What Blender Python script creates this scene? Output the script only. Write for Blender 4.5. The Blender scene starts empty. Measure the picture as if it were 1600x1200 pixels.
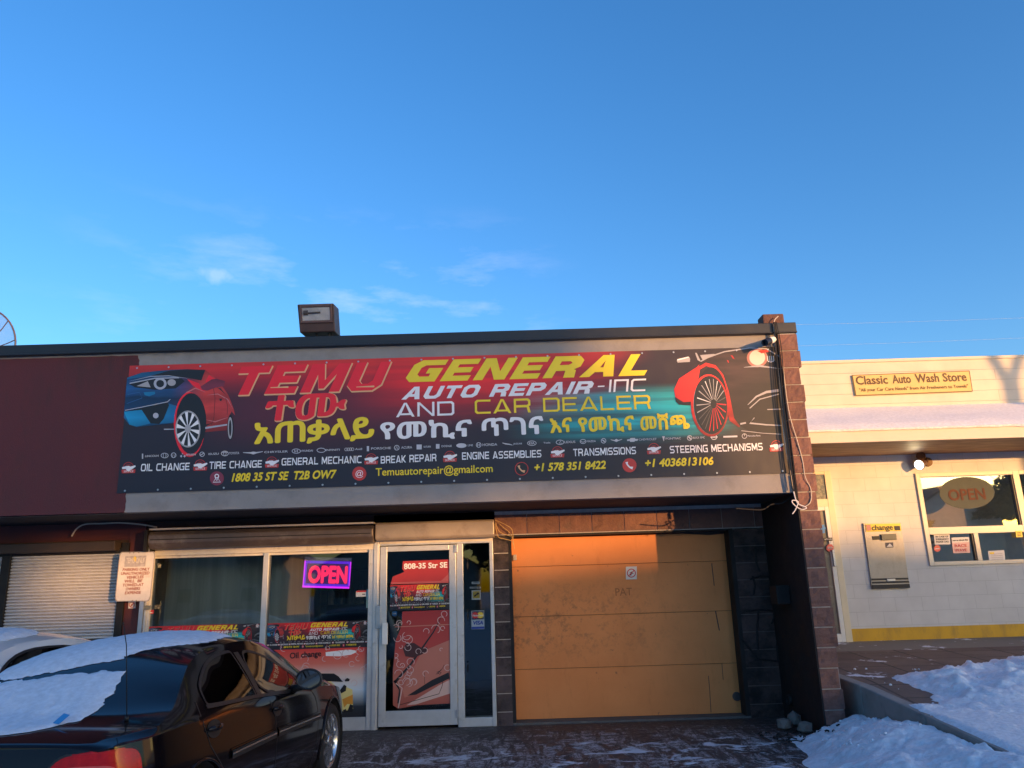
import bpy, bmesh, math, random
import numpy as np
from mathutils import Vector, Matrix, noise
random.seed(7)
SC = bpy.context.scene
COL = SC.collection
R = math.radians
# ------------------------------------------------------------------ camera
F_PX, PITCH, ROLL, YAW0, CAM_H = 1200.0, R(14.79), R(1.742), R(0.18), 1.57
_F = np.array([math.sin(YAW0)*math.cos(PITCH), math.cos(YAW0)*math.cos(PITCH), math.sin(PITCH)])
_R0 = np.array([math.cos(YAW0), -math.sin(YAW0), 0.0]); _U0 = np.cross(_R0, _F)
_RT = _R0*math.cos(ROLL) - _U0*math.sin(ROLL); _UP = _U0*math.cos(ROLL) + _R0*math.sin(ROLL)
cam = bpy.data.cameras.new('camera'); cam.sensor_width = 36; cam.lens = 36*F_PX/1600; cam.clip_end = 3000; cam.clip_start = .05
cam_o = bpy.data.objects.new('camera', cam); COL.objects.link(cam_o)
cam_o.matrix_world = Matrix(((_RT[0], _UP[0], -_F[0], 0), (_RT[1], _UP[1], -_F[1], 0), (_RT[2], _UP[2], -_F[2], CAM_H), (0, 0, 0, 1)))
SC.camera = cam_o
# ------------------------------------------------------------------ sky, sun, exposure
SUN_EL, SUN_AZ = R(3.0), R(42.0)                 # azimuth: to the right of straight behind the camera
SUN_DIR = Vector((math.sin(SUN_AZ)*math.cos(SUN_EL), -math.cos(SUN_AZ)*math.cos(SUN_EL), math.sin(SUN_EL)))
W = bpy.data.worlds.new('World'); SC.world = W; W.use_nodes = True
nt = W.node_tree; nd = nt.nodes; lk = nt.links
bg = nd['Background']; bg.inputs[1].default_value = 0.15
sky = nd.new('ShaderNodeTexSky'); sky.sky_type = 'NISHITA'; sky.sun_disc = False
sky.sun_elevation = SUN_EL; sky.sun_rotation = math.atan2(SUN_DIR.x, SUN_DIR.y)
sky.altitude = 1000; sky.air_density = 1.0; sky.dust_density = 2.6; sky.ozone_density = 2.5
tc = nd.new('ShaderNodeTexCoord'); mp = nd.new('ShaderNodeMapping'); mp.inputs['Scale'].default_value = (4.5, 4.5, 16)
mp.inputs['Location'].default_value = (.35, .2, .15)
nz = nd.new('ShaderNodeTexNoise'); nz.inputs['Scale'].default_value = 1.6; nz.inputs['Detail'].default_value = 7; nz.inputs['Roughness'].default_value = .6
lk.new(tc.outputs['Generated'], mp.inputs['Vector']); lk.new(mp.outputs[0], nz.inputs['Vector'])
cr = nd.new('ShaderNodeValToRGB'); cr.color_ramp.elements[0].position = .52; cr.color_ramp.elements[1].position = .82
lk.new(nz.outputs['Fac'], cr.inputs[0])
sx = nd.new('ShaderNodeSeparateXYZ'); lk.new(tc.outputs['Generated'], sx.inputs[0])
br = nd.new('ShaderNodeValToRGB'); e = br.color_ramp.elements          # clouds only in a low band of the sky
e[0].position = .22; e[0].color = (0, 0, 0, 1); e[1].position = .30; e[1].color = (1, 1, 1, 1)
x_ = e.new(.38); x_.color = (.8, .8, .8, 1); x_ = e.new(.47); x_.color = (0, 0, 0, 1)
lk.new(sx.outputs['Z'], br.inputs[0])
mu = nd.new('ShaderNodeMath'); mu.operation = 'MULTIPLY'; lk.new(cr.outputs[0], mu.inputs[0]); lk.new(br.outputs[0], mu.inputs[1])
m2 = nd.new('ShaderNodeMath'); m2.operation = 'MULTIPLY'; m2.inputs[1].default_value = .34
xr_ = nd.new('ShaderNodeValToRGB'); e = xr_.color_ramp.elements; e[0].position = .0; e[0].color = (.1, .1, .1, 1); e[1].position = .60; e[1].color = (0, 0, 0, 1); x_ = e.new(.22); x_.color = (1, 1, 1, 1); x_ = e.new(.46); x_.color = (1, 1, 1, 1)
ax_ = nd.new('ShaderNodeMath'); ax_.inputs[1].default_value = .5; lk.new(sx.outputs['X'], ax_.inputs[0]); lk.new(ax_.outputs[0], xr_.inputs[0])
m3 = nd.new('ShaderNodeMath'); m3.operation = 'MULTIPLY'; lk.new(mu.outputs[0], m3.inputs[0]); lk.new(xr_.outputs[0], m3.inputs[1]); lk.new(m3.outputs[0], m2.inputs[0])
pf_ = nd.new('ShaderNodeVectorMath'); pf_.operation = 'DISTANCE'; _pd = (_RT*((338-800)/F_PX)-_UP*((430-600)/F_PX)+_F); _pd = _pd/np.linalg.norm(_pd)
pm_ = nd.new('ShaderNodeMapping'); pm_.inputs['Location'].default_value = tuple(-_pd); lk.new(tc.outputs['Generated'], pm_.inputs[0]); ps_ = nd.new('ShaderNodeMapping'); ps_.inputs['Scale'].default_value = (1, 1, 2.2); lk.new(pm_.outputs[0], ps_.inputs[0]); pf_.operation = 'LENGTH'; lk.new(ps_.outputs[0], pf_.inputs[0])
pn_ = nd.new('ShaderNodeTexNoise'); pn_.inputs['Scale'].default_value = 60; pn_.inputs['Detail'].default_value = 5; lk.new(tc.outputs['Generated'], pn_.inputs[0])
pa_ = nd.new('ShaderNodeMath'); pa_.operation = 'MULTIPLY_ADD'; pa_.inputs[1].default_value = -.034; lk.new(pn_.outputs[0], pa_.inputs[0]); lk.new(pf_.outputs['Value'], pa_.inputs[2])
pr0 = nd.new('ShaderNodeMapRange'); pr0.clamp = True; pr0.inputs['From Min'].default_value = .008; pr0.inputs['From Max'].default_value = -.010; pr0.inputs['To Max'].default_value = .20; lk.new(pa_.outputs[0], pr0.inputs[0])
m4 = nd.new('ShaderNodeMath'); m4.operation = 'MAXIMUM'; lk.new(m2.outputs[0], m4.inputs[0]); lk.new(pr0.outputs[0], m4.inputs[1])
mixc = nd.new('ShaderNodeMixRGB'); mixc.inputs['Color2'].default_value = (1.9, 1.85, 2.35, 1)
hs = nd.new('ShaderNodeHueSaturation'); hs.inputs['Saturation'].default_value = 1.17; hs.inputs['Hue'].default_value = .509; lk.new(sky.outputs[0], hs.inputs['Color'])
lk.new(m4.outputs[0], mixc.inputs['Fac']); lk.new(hs.outputs[0], mixc.inputs['Color1']); lk.new(mixc.outputs[0], bg.inputs[0])
sun = bpy.data.lights.new('sun', 'SUN'); sun.energy = 1.5; sun.angle = R(.53); sun.color = (1, .50, .17)
sun_o = bpy.data.objects.new('sun', sun); COL.objects.link(sun_o)
sun_o.rotation_euler = SUN_DIR.to_track_quat('Z', 'Y').to_euler(); sun_o.location = SUN_DIR*60
SC.view_settings.view_transform = 'Standard'; SC.view_settings.look = 'None'; SC.view_settings.gamma = 1; SC.view_settings.exposure = 2.22
SC.view_settings.use_curve_mapping = False
SC.render.engine = 'CYCLES'; SC.cycles.max_bounces = 8; SC.cycles.use_denoising = True; SC.cycles.transparent_max_bounces = 12
SC.cycles.sample_clamp_indirect = 6

# ------------------------------------------------------------------ helpers
def at(px, py, Y):
    """point on the vertical plane y=Y that the photograph shows at (px, py)"""
    d = _RT*((px-800)/F_PX) - _UP*((py-600)/F_PX) + _F
    d = d*(Y/d[1]); return Vector((d[0], d[1], d[2]+CAM_H))
def onz(px, py, Z):
    d = _RT*((px-800)/F_PX) - _UP*((py-600)/F_PX) + _F
    d = d*((Z-CAM_H)/d[2]); return Vector((d[0], d[1], d[2]+CAM_H))

MATS = {}
def mat(name, col, rough=.6, metal=0, var=.12, vscale=6, bump=0, bscale=40, spec=.5, coat=0, emit=None, estr=0, stretch=(1, 1, 1), dirt=None, dscale=3, dthr=(.55, .75), island=0):
    if name in MATS: return MATS[name]
    m = bpy.data.materials.new(name); m.use_nodes = True; n = m.node_tree.nodes; l = m.node_tree.links
    b = n['Principled BSDF']; b.inputs['Roughness'].default_value = rough; b.inputs['Metallic'].default_value = metal
    b.inputs['Specular IOR Level'].default_value = spec; b.inputs['Coat Weight'].default_value = coat; b.inputs['Coat Roughness'].default_value = .03
    b.inputs['Base Color'].default_value = (*col, 1)
    t = n.new('ShaderNodeTexCoord'); mpn = n.new('ShaderNodeMapping'); mpn.inputs['Scale'].default_value = stretch
    l.new(t.outputs['Object'], mpn.inputs[0])
    if var:
        a = n.new('ShaderNodeTexNoise'); a.inputs['Scale'].default_value = vscale; a.inputs['Detail'].default_value = 6; a.inputs['Roughness'].default_value = .65
        l.new(mpn.outputs[0], a.inputs['Vector'])
        mr = n.new('ShaderNodeMapRange'); mr.inputs['From Min'].default_value = .3; mr.inputs['From Max'].default_value = .7
        mr.inputs['To Min'].default_value = 1-var; mr.inputs['To Max'].default_value = 1+var; l.new(a.outputs['Fac'], mr.inputs[0])
        mx = n.new('ShaderNodeVectorMath'); mx.operation = 'SCALE'; mx.inputs[0].default_value = col; l.new(mr.outputs[0], mx.inputs['Scale'])
        out = mx.outputs[0]
        if island:      # every block its own shade
            g = n.new('ShaderNodeNewGeometry'); gr_ = n.new('ShaderNodeMapRange'); gr_.inputs['To Min'].default_value = 1-island; gr_.inputs['To Max'].default_value = 1+island; l.new(g.outputs['Random Per Island'], gr_.inputs[0])
            gs = n.new('ShaderNodeVectorMath'); gs.operation = 'SCALE'; l.new(out, gs.inputs[0]); l.new(gr_.outputs[0], gs.inputs['Scale']); out = gs.outputs[0]
        if dirt:
            d = n.new('ShaderNodeTexNoise'); d.inputs['Scale'].default_value = dscale; d.inputs['Detail'].default_value = 8; d.inputs['Roughness'].default_value = .7
            l.new(mpn.outputs[0], d.inputs['Vector'])
            dr = n.new('ShaderNodeMapRange'); dr.inputs['From Min'].default_value = dthr[0]; dr.inputs['From Max'].default_value = dthr[1]; dr.clamp = True
            l.new(d.outputs['Fac'], dr.inputs[0])
            dm = n.new('ShaderNodeMixRGB'); dm.inputs['Color2'].default_value = (*dirt, 1); l.new(dr.outputs[0], dm.inputs[0]); l.new(out, dm.inputs[1]); out = dm.outputs[0]
        l.new(out, b.inputs['Base Color'])
        rr = n.new('ShaderNodeMapRange'); rr.inputs['From Min'].default_value = .3; rr.inputs['From Max'].default_value = .7
        rr.inputs['To Min'].default_value = max(rough-var*.5, 0); rr.inputs['To Max'].default_value = min(rough+var*.5, 1); l.new(a.outputs['Fac'], rr.inputs[0]); l.new(rr.outputs[0], b.inputs['Roughness'])
    if bump:
        a = n.new('ShaderNodeTexNoise'); a.inputs['Scale'].default_value = bscale; a.inputs['Detail'].default_value = 5
        l.new(mpn.outputs[0], a.inputs['Vector'])
        bp = n.new('ShaderNodeBump'); bp.inputs['Strength'].default_value = bump; bp.inputs['Distance'].default_value = .01
        l.new(a.outputs['Fac'], bp.inputs['Height']); l.new(bp.outputs[0], b.inputs['Normal'])
    if emit:
        b.inputs['Emission Color'].default_value = (*emit, 1); b.inputs['Emission Strength'].default_value = estr
    MATS[name] = m; return m

def nodes_of(name):
    m = bpy.data.materials.new(name); m.use_nodes = True; MATS[name] = m
    return m, m.node_tree.nodes, m.node_tree.links, m.node_tree.nodes['Principled BSDF']

def glass_mat(name, tint=(.75, .8, .8), refl=1.5, base=0.0):
    m = bpy.data.materials.new(name); m.use_nodes = True; n = m.node_tree.nodes; l = m.node_tree.links
    n.remove(n['Principled BSDF']); o = n['Material Output']
    t = n.new('ShaderNodeBsdfTransparent'); t.inputs[0].default_value = (*tint, 1)
    g = n.new('ShaderNodeBsdfGlossy'); g.inputs['Roughness'].default_value = .015; g.inputs['Color'].default_value = (.95, .97, 1, 1)
    f = n.new('ShaderNodeFresnel'); f.inputs[0].default_value = refl
    ad = n.new('ShaderNodeMath'); ad.operation = 'ADD'; ad.use_clamp = True; ad.inputs[1].default_value = base; l.new(f.outputs[0], ad.inputs[0])
    # faint waviness of float glass
    tcn = n.new('ShaderNodeTexCoord'); nn = n.new('ShaderNodeTexNoise'); nn.inputs['Scale'].default_value = 1.3; l.new(tcn.outputs['Object'], nn.inputs['Vector'])
    bp = n.new('ShaderNodeBump'); bp.inputs['Strength'].default_value = .04; bp.inputs['Distance'].default_value = .02; l.new(nn.outputs[0], bp.inputs['Height']); l.new(bp.outputs[0], g.inputs['Normal'])
    mx = n.new('ShaderNodeMixShader'); l.new(ad.outputs[0], mx.inputs[0]); l.new(t.outputs[0], mx.inputs[1]); l.new(g.outputs[0], mx.inputs[2]); l.new(mx.outputs[0], o.inputs[0])
    MATS[name] = m; return m

def tag(o, label=None, cat=None, group=None, kind=None):
    if label: o['label'] = label
    if cat: o['category'] = cat
    if group: o['group'] = group
    if kind: o['kind'] = kind
    return o
def empty(name, loc=(0, 0, 0), label=None, cat=None, group=None, kind=None):
    o = bpy.data.objects.new(name, None); COL.objects.link(o); o.location = loc; o.empty_display_size = .1
    bpy.context.view_layer.update()
    return tag(o, label, cat, group, kind)
def put(name, me, m, parent=None, smooth=False):
    o = bpy.data.objects.new(name, me); COL.objects.link(o)
    if m:
        for k in (m if isinstance(m, (list, tuple)) else [m]): me.materials.append(k)
    if smooth:
        for p in me.polygons: p.use_smooth = True
    if parent:
        o.parent = parent; o.matrix_parent_inverse = wmat(parent).inverted()
    return o
def wmat(o):
    return wmat(o.parent) @ o.matrix_parent_inverse @ o.matrix_basis if o.parent else o.matrix_basis.copy()
def copy_tree(o, parent=None):
    c = o.copy(); COL.objects.link(c)
    if parent: c.parent = parent
    for ch in list(o.children): copy_tree(ch, c)
    return c

class MB:
    def __init__(s): s.v = []; s.f = []; s.mi = []; s.cm = 0
    def add(s, vs, fs):
        b = len(s.v); s.v += [tuple(v) for v in vs]; s.f += [tuple(i+b for i in f) for f in fs]; s.mi += [s.cm]*len(fs); return s
    def box(s, x0, x1, y0, y1, z0, z1):
        x0, x1 = min(x0, x1), max(x0, x1); y0, y1 = min(y0, y1), max(y0, y1); z0, z1 = min(z0, z1), max(z0, z1)
        return s.add([(x0, y0, z0), (x1, y0, z0), (x1, y1, z0), (x0, y1, z0), (x0, y0, z1), (x1, y0, z1), (x1, y1, z1), (x0, y1, z1)],
                     [(0, 3, 2, 1), (4, 5, 6, 7), (0, 1, 5, 4), (1, 2, 6, 5), (2, 3, 7, 6), (3, 0, 4, 7)])
    def poly(s, pts): return s.add(pts, [tuple(range(len(pts)))])
    def prism(s, pts, off):
        """closed outline pts (3-D), pushed along off"""
        n = len(pts); off = Vector(off); a = [Vector(p) for p in pts]
        return s.add(a+[p+off for p in a], [tuple(range(n-1, -1, -1)), tuple(range(n, 2*n))]+[(i, (i+1) % n, n+(i+1) % n, n+i) for i in range(n)])
    def tube(s, path, r, n=8, cap=True):
        path = [Vector(p) for p in path]; rings = []; prev = None
        for i, p in enumerate(path):
            t = (path[min(i+1, len(path)-1)]-path[max(i-1, 0)]).normalized()
            if prev is None: a = t.orthogonal().normalized()
            else:
                a = prev-t*prev.dot(t); a = a.normalized() if a.length > 1e-6 else t.orthogonal().normalized()
            prev = a; b = t.cross(a); rr = r[i] if isinstance(r, (list, tuple)) else r
            rings.append([p+(a*math.cos(2*math.pi*k/n)+b*math.sin(2*math.pi*k/n))*rr for k in range(n)])
        vs = [q for g in rings for q in g]; fs = []
        for i in range(len(path)-1):
            for k in range(n): fs.append((i*n+k, i*n+(k+1) % n, (i+1)*n+(k+1) % n, (i+1)*n+k))
        if cap: fs += [tuple(range(n-1, -1, -1)), tuple((len(path)-1)*n+k for k in range(n))]
        return s.add(vs, fs)
    def lathe(s, c, axis, prof, n=32, cap=True):
        """prof: list of (distance along axis, radius)"""
        c = Vector(c); ax = Vector(axis).normalized(); a = ax.orthogonal().normalized(); b = ax.cross(a)
        vs = []; fs = []
        for d, r in prof: vs += [c+ax*d+(a*math.cos(2*math.pi*k/n)+b*math.sin(2*math.pi*k/n))*r for k in range(n)]
        for i in range(len(prof)-1):
            for k in range(n): fs.append((i*n+k, i*n+(k+1) % n, (i+1)*n+(k+1) % n, (i+1)*n+k))
        if cap: fs += [tuple(range(n-1, -1, -1)), tuple((len(prof)-1)*n+k for k in range(n))]
        return s.add(vs, fs)
    def grid(s, fn, nu, nv):
        vs = [fn(i/nu, j/nv) for i in range(nu+1) for j in range(nv+1)]
        return s.add(vs, [(i*(nv+1)+j, (i+1)*(nv+1)+j, (i+1)*(nv+1)+j+1, i*(nv+1)+j+1) for i in range(nu) for j in range(nv)])
    def mesh(s, name):
        me = bpy.data.meshes.new(name); me.from_pydata([tuple(v) for v in s.v], [], s.f); me.update()
        bm = bmesh.new(); bm.from_mesh(me); bmesh.ops.recalc_face_normals(bm, faces=bm.faces); bm.to_mesh(me); bm.free()
        return me
    def build(s, name, m, parent=None, smooth=False, bevel=0):
        me = s.mesh(name); o = put(name, me, m, parent, smooth)
        if any(s.mi):
            for p, k in zip(me.polygons, s.mi): p.material_index = k
        if bevel:
            bv = o.modifiers.new('bevel', 'BEVEL'); bv.width = bevel; bv.segments = 2; bv.limit_method = 'ANGLE'; bv.angle_limit = R(40)
        if smooth:
            try: me.set_sharp_from_angle(angle=R(40))
            except Exception: pass
        return o
def B(name, m, parent, *box, bevel=.004):
    return MB().box(*box).build(name, m, parent, bevel=bevel)
def offset_origin(o, p):
    """move an unparented object's origin to p, keeping its mesh in place"""
    p = Vector(p); o.data.transform(Matrix.Translation(-p)); o.location = p; return o

# ------------------------------------------------------------------ lettering
def block_font(sv, sh):
    """wide technical capitals on a unit cell: every glyph is (width, [outlines])"""
    a, t, T, m0, m1 = sv, sh, 1-sh, .5-sh/2, .5+sh/2; c = min(sv, .2)
    octo = [(c, 0), (1-c, 0), (1, c), (1, 1-c), (1-c, 1), (c, 1), (0, 1-c), (0, c)]
    ci = c*.55; hole = [(a+ci, t), (1-a-ci, t), (1-a, t+ci), (1-a, T-ci), (1-a-ci, T), (a+ci, T), (a, T-ci), (a, t+ci)]
    g = {}
    g['T'] = (.9, [[(0, 1), (.9, 1), (.9, T), (.45+a/2, T), (.45+a/2, 0), (.45-a/2, 0), (.45-a/2, T), (0, T)]])
    g['E'] = (.88, [[(0, 0), (0, 1), (.88, 1), (.88, T), (a, T), (a, m1), (.8, m1), (.8, m0), (a, m0), (a, t), (.88, t), (.88, 0)]])
    g['F'] = (.85, [[(0, 0), (0, 1), (.85, 1), (.85, T), (a, T), (a, m1), (.78, m1), (.78, m0), (a, m0), (a, 0)]])
    g['M'] = (1.15, [[(0, 0), (0, 1), (a*1.2, 1), (.575, .42), (1.15-a*1.2, 1), (1.15, 1), (1.15, 0), (1.15-a, 0), (1.15-a, .62), (.65, .12), (.5, .12), (a, .62), (a, 0)]])
    g['U'] = (1, [[(0, 1), (a, 1), (a, t+ci), (a+ci, t), (1-a-ci, t), (1-a, t+ci), (1-a, 1), (1, 1), (1, c), (1-c, 0), (c, 0), (0, c)]])
    g['G'] = (1, [[(1, 1), (1, T), (a+ci, T), (a, T-ci), (a, t+ci), (a+ci, t), (1-a, t), (1-a, m0), (.55, m0), (.55, m1), (1, m1), (1, 0), (c, 0), (0, c), (0, 1-c), (c, 1)]])
    g['C'] = (.95, [[(.95, 1), (.95, T), (a+ci, T), (a, T-ci), (a, t+ci), (a+ci, t), (.95, t), (.95, 0), (c, 0), (0, c), (0, 1-c), (c, 1)]])
    g['N'] = (1, [[(0, 0), (0, 1), (a*1.1, 1), (1-a, a*1.3), (1-a, 1), (1, 1), (1, 0), (1-a*1.1, 0), (a, 1-a*1.3), (a, 0)]])
    g['R'] = (1, [[(0, 0), (0, 1), (1-c, 1), (1, 1-c), (1, m0+c*.6), (1-c*.8, m0), (.92, m0-.04), (1, 0), (1-a*1.15, 0), (.92-a*1.1, m0-.06), (a, m0-.06), (a, 0)],
                  [(a, T), (1-a-ci, T), (1-a, T-ci), (1-a, m1+ci-.03), (1-a-ci, m1-.03), (a, m1-.03)]])
    g['P'] = (.98, [[(0, 0), (0, 1), (.98-c, 1), (.98, 1-c), (.98, m0-.05+c), (.98-c, m0-.05), (a, m0-.05), (a, 0)],
                    [(a, T), (.98-a-ci, T), (.98-a, T-ci), (.98-a, m1-.03+ci), (.98-a-ci, m1-.03), (a, m1-.03)]])
    g['B'] = (.98, [[(0, 0), (0, 1), (.95-c, 1), (.95, 1-c), (.95, .6), (.9, .52), (.98, .44), (.98, c), (.98-c, 0)],
                    [(a, T), (.95-a-ci, T), (.95-a, T-ci), (.95-a, m1+ci*.6), (.95-a-ci, m1), (a, m1)], [(a, m0), (.98-a-ci, m0), (.98-a, m0-ci*.6), (.98-a, t+ci), (.98-a-ci, t), (a, t)]])
    q = sv*.95
    g['A'] = (1.08, [[(0, 0), (.54-q*.62, 1), (.54+q*.62, 1), (1.08, 0), (1.08-q*1.12, 0), (1.08-q*1.12-.09, t*.9), (q*1.12+.09, t*.9), (q*1.12, 0)],
                     [(q*1.12+.17, t*1.8), (1.08-q*1.12-.17, t*1.8), (.54, 1-q*.85)]] if q < .5 else [])
    g['L'] = (.82, [[(0, 0), (0, 1), (a, 1), (a, t), (.82, t), (.82, 0)]])
    g['O'] = (1.02, [octo, hole]); g['0'] = g['O']
    g['D'] = (1, [[(0, 0), (0, 1), (1-c, 1), (1, 1-c), (1, c), (1-c, 0)], [(a, t), (1-a-ci, t), (1-a, t+ci), (1-a, T-ci), (1-a-ci, T), (a, T)]])
    g['I'] = (a, [[(0, 0), (0, 1), (a, 1), (a, 0)]])
    g['H'] = (1, [[(0, 0), (0, 1), (a, 1), (a, m1), (1-a, m1), (1-a, 1), (1, 1), (1, 0), (1-a, 0), (1-a, m0), (a, m0), (a, 0)]])
    g['K'] = (.98, [[(0, 0), (0, 1), (a, 1), (a, .6), (.98-a*1.3, 1), (.98, 1), (.45, .5), (.98, 0), (.98-a*1.3, 0), (a, .4), (a, 0)]])
    g['S'] = (.96, [[(c, 1), (.94, 1), (.94, T), (a+ci*.5, T), (a, T-ci*.5), (a, m1+ci*.5), (a+ci*.5, m1), (.96-c, m1), (.96, m1-c), (.96, c), (.96-c, 0), (.02, 0), (.02, t), (.96-a-ci*.5, t), (.96-a, t+ci*.5), (.96-a, m0-ci*.5), (.96-a-ci*.5, m0), (c, m0), (0, m0+c), (0, 1-c)]])
    g['-'] = (.45, [[(0, m0), (0, m1), (.45, m1), (.45, m0)]])
    g['n'] = (.95, [[(0, 0), (0, 1), (.95, 1), (.95, 0), (.95-a, 0), (.95-a, T), (a, T), (a, 0)]])
    return g
FONTS = {'heavy': block_font(.30, .24), 'bold': block_font(.27, .23), 'medium': block_font(.19, .165), 'light': block_font(.135, .14)}

def outline_mesh(loops, name, bevel=0):
    cu = bpy.data.curves.new(name, 'CURVE'); cu.dimensions = '2D'; cu.fill_mode = 'BOTH'
    if bevel: cu.fill_mode = 'NONE' if False else 'BOTH'
    for lp in loops:
        s = cu.splines.new('POLY'); s.points.add(len(lp)-1); s.use_cyclic_u = True
        for p, q in zip(s.points, lp): p.co = (q[0], q[1], 0, 1)
    return curve_to_mesh(cu, name)
def curve_to_mesh(cu, name):
    o = bpy.data.objects.new(name, cu); COL.objects.link(o); dg = bpy.context.evaluated_depsgraph_get()
    me = bpy.data.meshes.new_from_object(o.evaluated_get(dg)); bpy.data.objects.remove(o); bpy.data.curves.remove(cu); me.name = name
    co = np.empty(len(me.vertices)*3); me.vertices.foreach_get('co', co); co = co.reshape(-1, 3)
    co = np.stack([co[:, 0], np.zeros(len(co)), co[:, 1]], 1); me.vertices.foreach_set('co', co.ravel()); me.update()
    me.materials.clear()
    return me
def block_loops(body, font='bold', gap=.16, space=.6, shear=0):
    g = FONTS[font]; x = 0; loops = []
    for ch in body:
        if ch == ' ': x += space; continue
        w, ls = g[ch]
        for lp in ls: loops.append([(x+p[0]+shear*p[1], p[1]) for p in lp])
        x += w+gap
    return loops
_capH = {}
def text_mesh(body, style='plain', shear=0, bold=0, name='lettering', spacing=1):
    """unit-height lettering in the XZ plane, left edge of the baseline at 0"""
    if style in FONTS:
        me = outline_mesh(block_loops(body, style, shear=shear), name); cap = 1.0
    else:
        cu = bpy.data.curves.new(name, 'FONT'); cu.body = body; cu.shear = shear; cu.size = 1; cu.resolution_u = 3; cu.space_character = spacing
        me = curve_to_mesh(cu, name); cap = .70
        if style == 'ethiopic': cap = max((v.co.z for v in me.vertices), default=1)
    if bold:
        bm = bmesh.new()
        offs = [(0, 0)]+[(math.cos(k*math.pi/4)*bold, math.sin(k*math.pi/4)*bold) for k in range(8)]
        for i, (dx, dz) in enumerate(offs):
            n0 = len(bm.verts); bm.from_mesh(me); bm.verts.ensure_lookup_table()
            for v in bm.verts[n0:]: v.co += Vector((dx, -.0004*i, dz))
        bm.to_mesh(me); bm.free()
    return me, cap
class Plane:
    """a vertical print surface facing the viewer; px() gives metres on it from photograph coordinates"""
    def __init__(s, Y, origin): s.Y = Y; s.o = origin
    def __call__(s, q): p = at(q[0], q[1], s.Y); return (p.x-s.o.x, p.z-s.o.z)
def add_text(body, P, pl, pr, hpx, m, parent, dy=-.002, style='plain', shear=0, bold=0, name='lettering', fit=True, spacing=1):
    """lettering whose baseline runs pl -> pr (photo px on plane P) and whose capitals are hpx tall"""
    a = P(pl); b = P(pr); c = P((pl[0], pl[1]-hpx)); hgt = c[1]-a[1]
    me, cap = text_mesh(body, style, shear, bold, name, spacing)
    xs = [v.co.x for v in me.vertices]
    if not xs: return None
    x0, x1 = min(xs), max(xs); L = math.hypot(b[0]-a[0], b[1]-a[1]); ang = math.atan2(b[1]-a[1], b[0]-a[0])
    sx_ = L/(x1-x0); sz = hgt/cap
    for v in me.vertices:
        x = (v.co.x-x0)*sx_; z = v.co.z*sz
        v.co = (a[0]+x*math.cos(ang)-z*math.sin(ang), dy+v.co.y, a[1]+x*math.sin(ang)+z*math.cos(ang))
    o = bpy.data.objects.new(name, me); COL.objects.link(o); me.materials.append(m); o.parent = parent
    return o
def add_shape(loops, P, m, parent, dy, name, mirror=False):
    """flat printed shape; loops in photo px (a second loop is a hole)"""
    me = outline_mesh([[P(q) for q in lp] for lp in loops], name)
    for v in me.vertices: v.co.y = dy
    o = bpy.data.objects.new(name, me); COL.objects.link(o); me.materials.append(m); o.parent = parent
    return o
def ell(cx, cy, rx, ry, n=28, rot=0, a0=0, a1=360):
    return [(cx+rx*math.cos(t)*math.cos(rot)-ry*math.sin(t)*math.sin(rot), cy+rx*math.cos(t)*math.sin(rot)+ry*math.sin(t)*math.cos(rot)) for t in [R(a0+(a1-a0)*k/n) for k in range(n+(0 if a1-a0 == 360 else 1))]]
def stroke(pts, w):
    """a line of width w (px) as a closed outline"""
    pts = [Vector(p) for p in pts]; Lf, Rt = [], []
    ws = w if isinstance(w, (list, tuple)) else [w]*len(pts)
    for i, p in enumerate(pts):
        t = (pts[min(i+1, len(pts)-1)]-pts[max(i-1, 0)]).normalized(); n = Vector((-t.y, t.x))*ws[i]/2
        Lf.append(tuple(p+n)); Rt.append(tuple(p-n))
    return Lf+Rt[::-1]
def ring(cx, cy, rx, ry, w, n=28): return [ell(cx, cy, rx, ry, n), ell(cx, cy, rx-w, ry-w, n)]
# ------------------------------------------------------------------ materials of the place
YW, YG, YF, YP, YC = 9.74, 9.95, 8.55, 8.50, 12.18      # storefront wall, garage door, fascia, end pillar, car wash wall
alu = mat('aluminium_frame', (.52, .53, .54), .42, .35, .10, 5, dirt=(.30, .28, .25), dscale=9, dthr=(.58, .8))
alu_beige = mat('painted_header', (.60, .56, .50), .5, .0, .10, 5, dirt=(.32, .28, .24), dscale=8, dthr=(.56, .8))
dark_metal = mat('dark_coping', (.020, .021, .026), .38, .2, .15, 3)
stucco = mat('grey_stucco', (.27, .255, .25), .85, 0, .10, 2.5, bump=.35, bscale=160, dirt=(.19, .175, .17), dscale=2.2, dthr=(.5, .75))
red_paint = mat('oxblood_paint', (.10, .020, .024), .75, 0, .12, 2.5, bump=.3, bscale=160, dirt=(.062, .022, .022), dscale=1.8, dthr=(.5, .7), stretch=(1, 1, .3))
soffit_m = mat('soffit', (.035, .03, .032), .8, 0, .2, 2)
black_paint = mat('black_paint', (.008, .007, .008), .75, 0, .25, 3, bump=.2, bscale=60)
mortar = mat('mortar', (.42, .39, .38), .9, 0, .15, 20)
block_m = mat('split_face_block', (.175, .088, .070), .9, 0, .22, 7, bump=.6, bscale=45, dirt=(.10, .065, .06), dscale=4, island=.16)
block_d = mat('blotched_dark_block', (.085, .06, .06), .9, 0, .3, 6, bump=.6, bscale=45, dirt=(.012, .010, .011), dscale=2.6, dthr=(.42, .62), island=.3)  # darker block with near-black blotches at random
dark_int = mat('dark_interior', (.020, .020, .019), .9, 0, .2, 2)
rubber = mat('black_rubber', (.012, .012, .013), .7, 0, .2, 8)
steel = mat('galvanised_steel', (.42, .43, .45), .4, .7, .12, 10)
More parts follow.
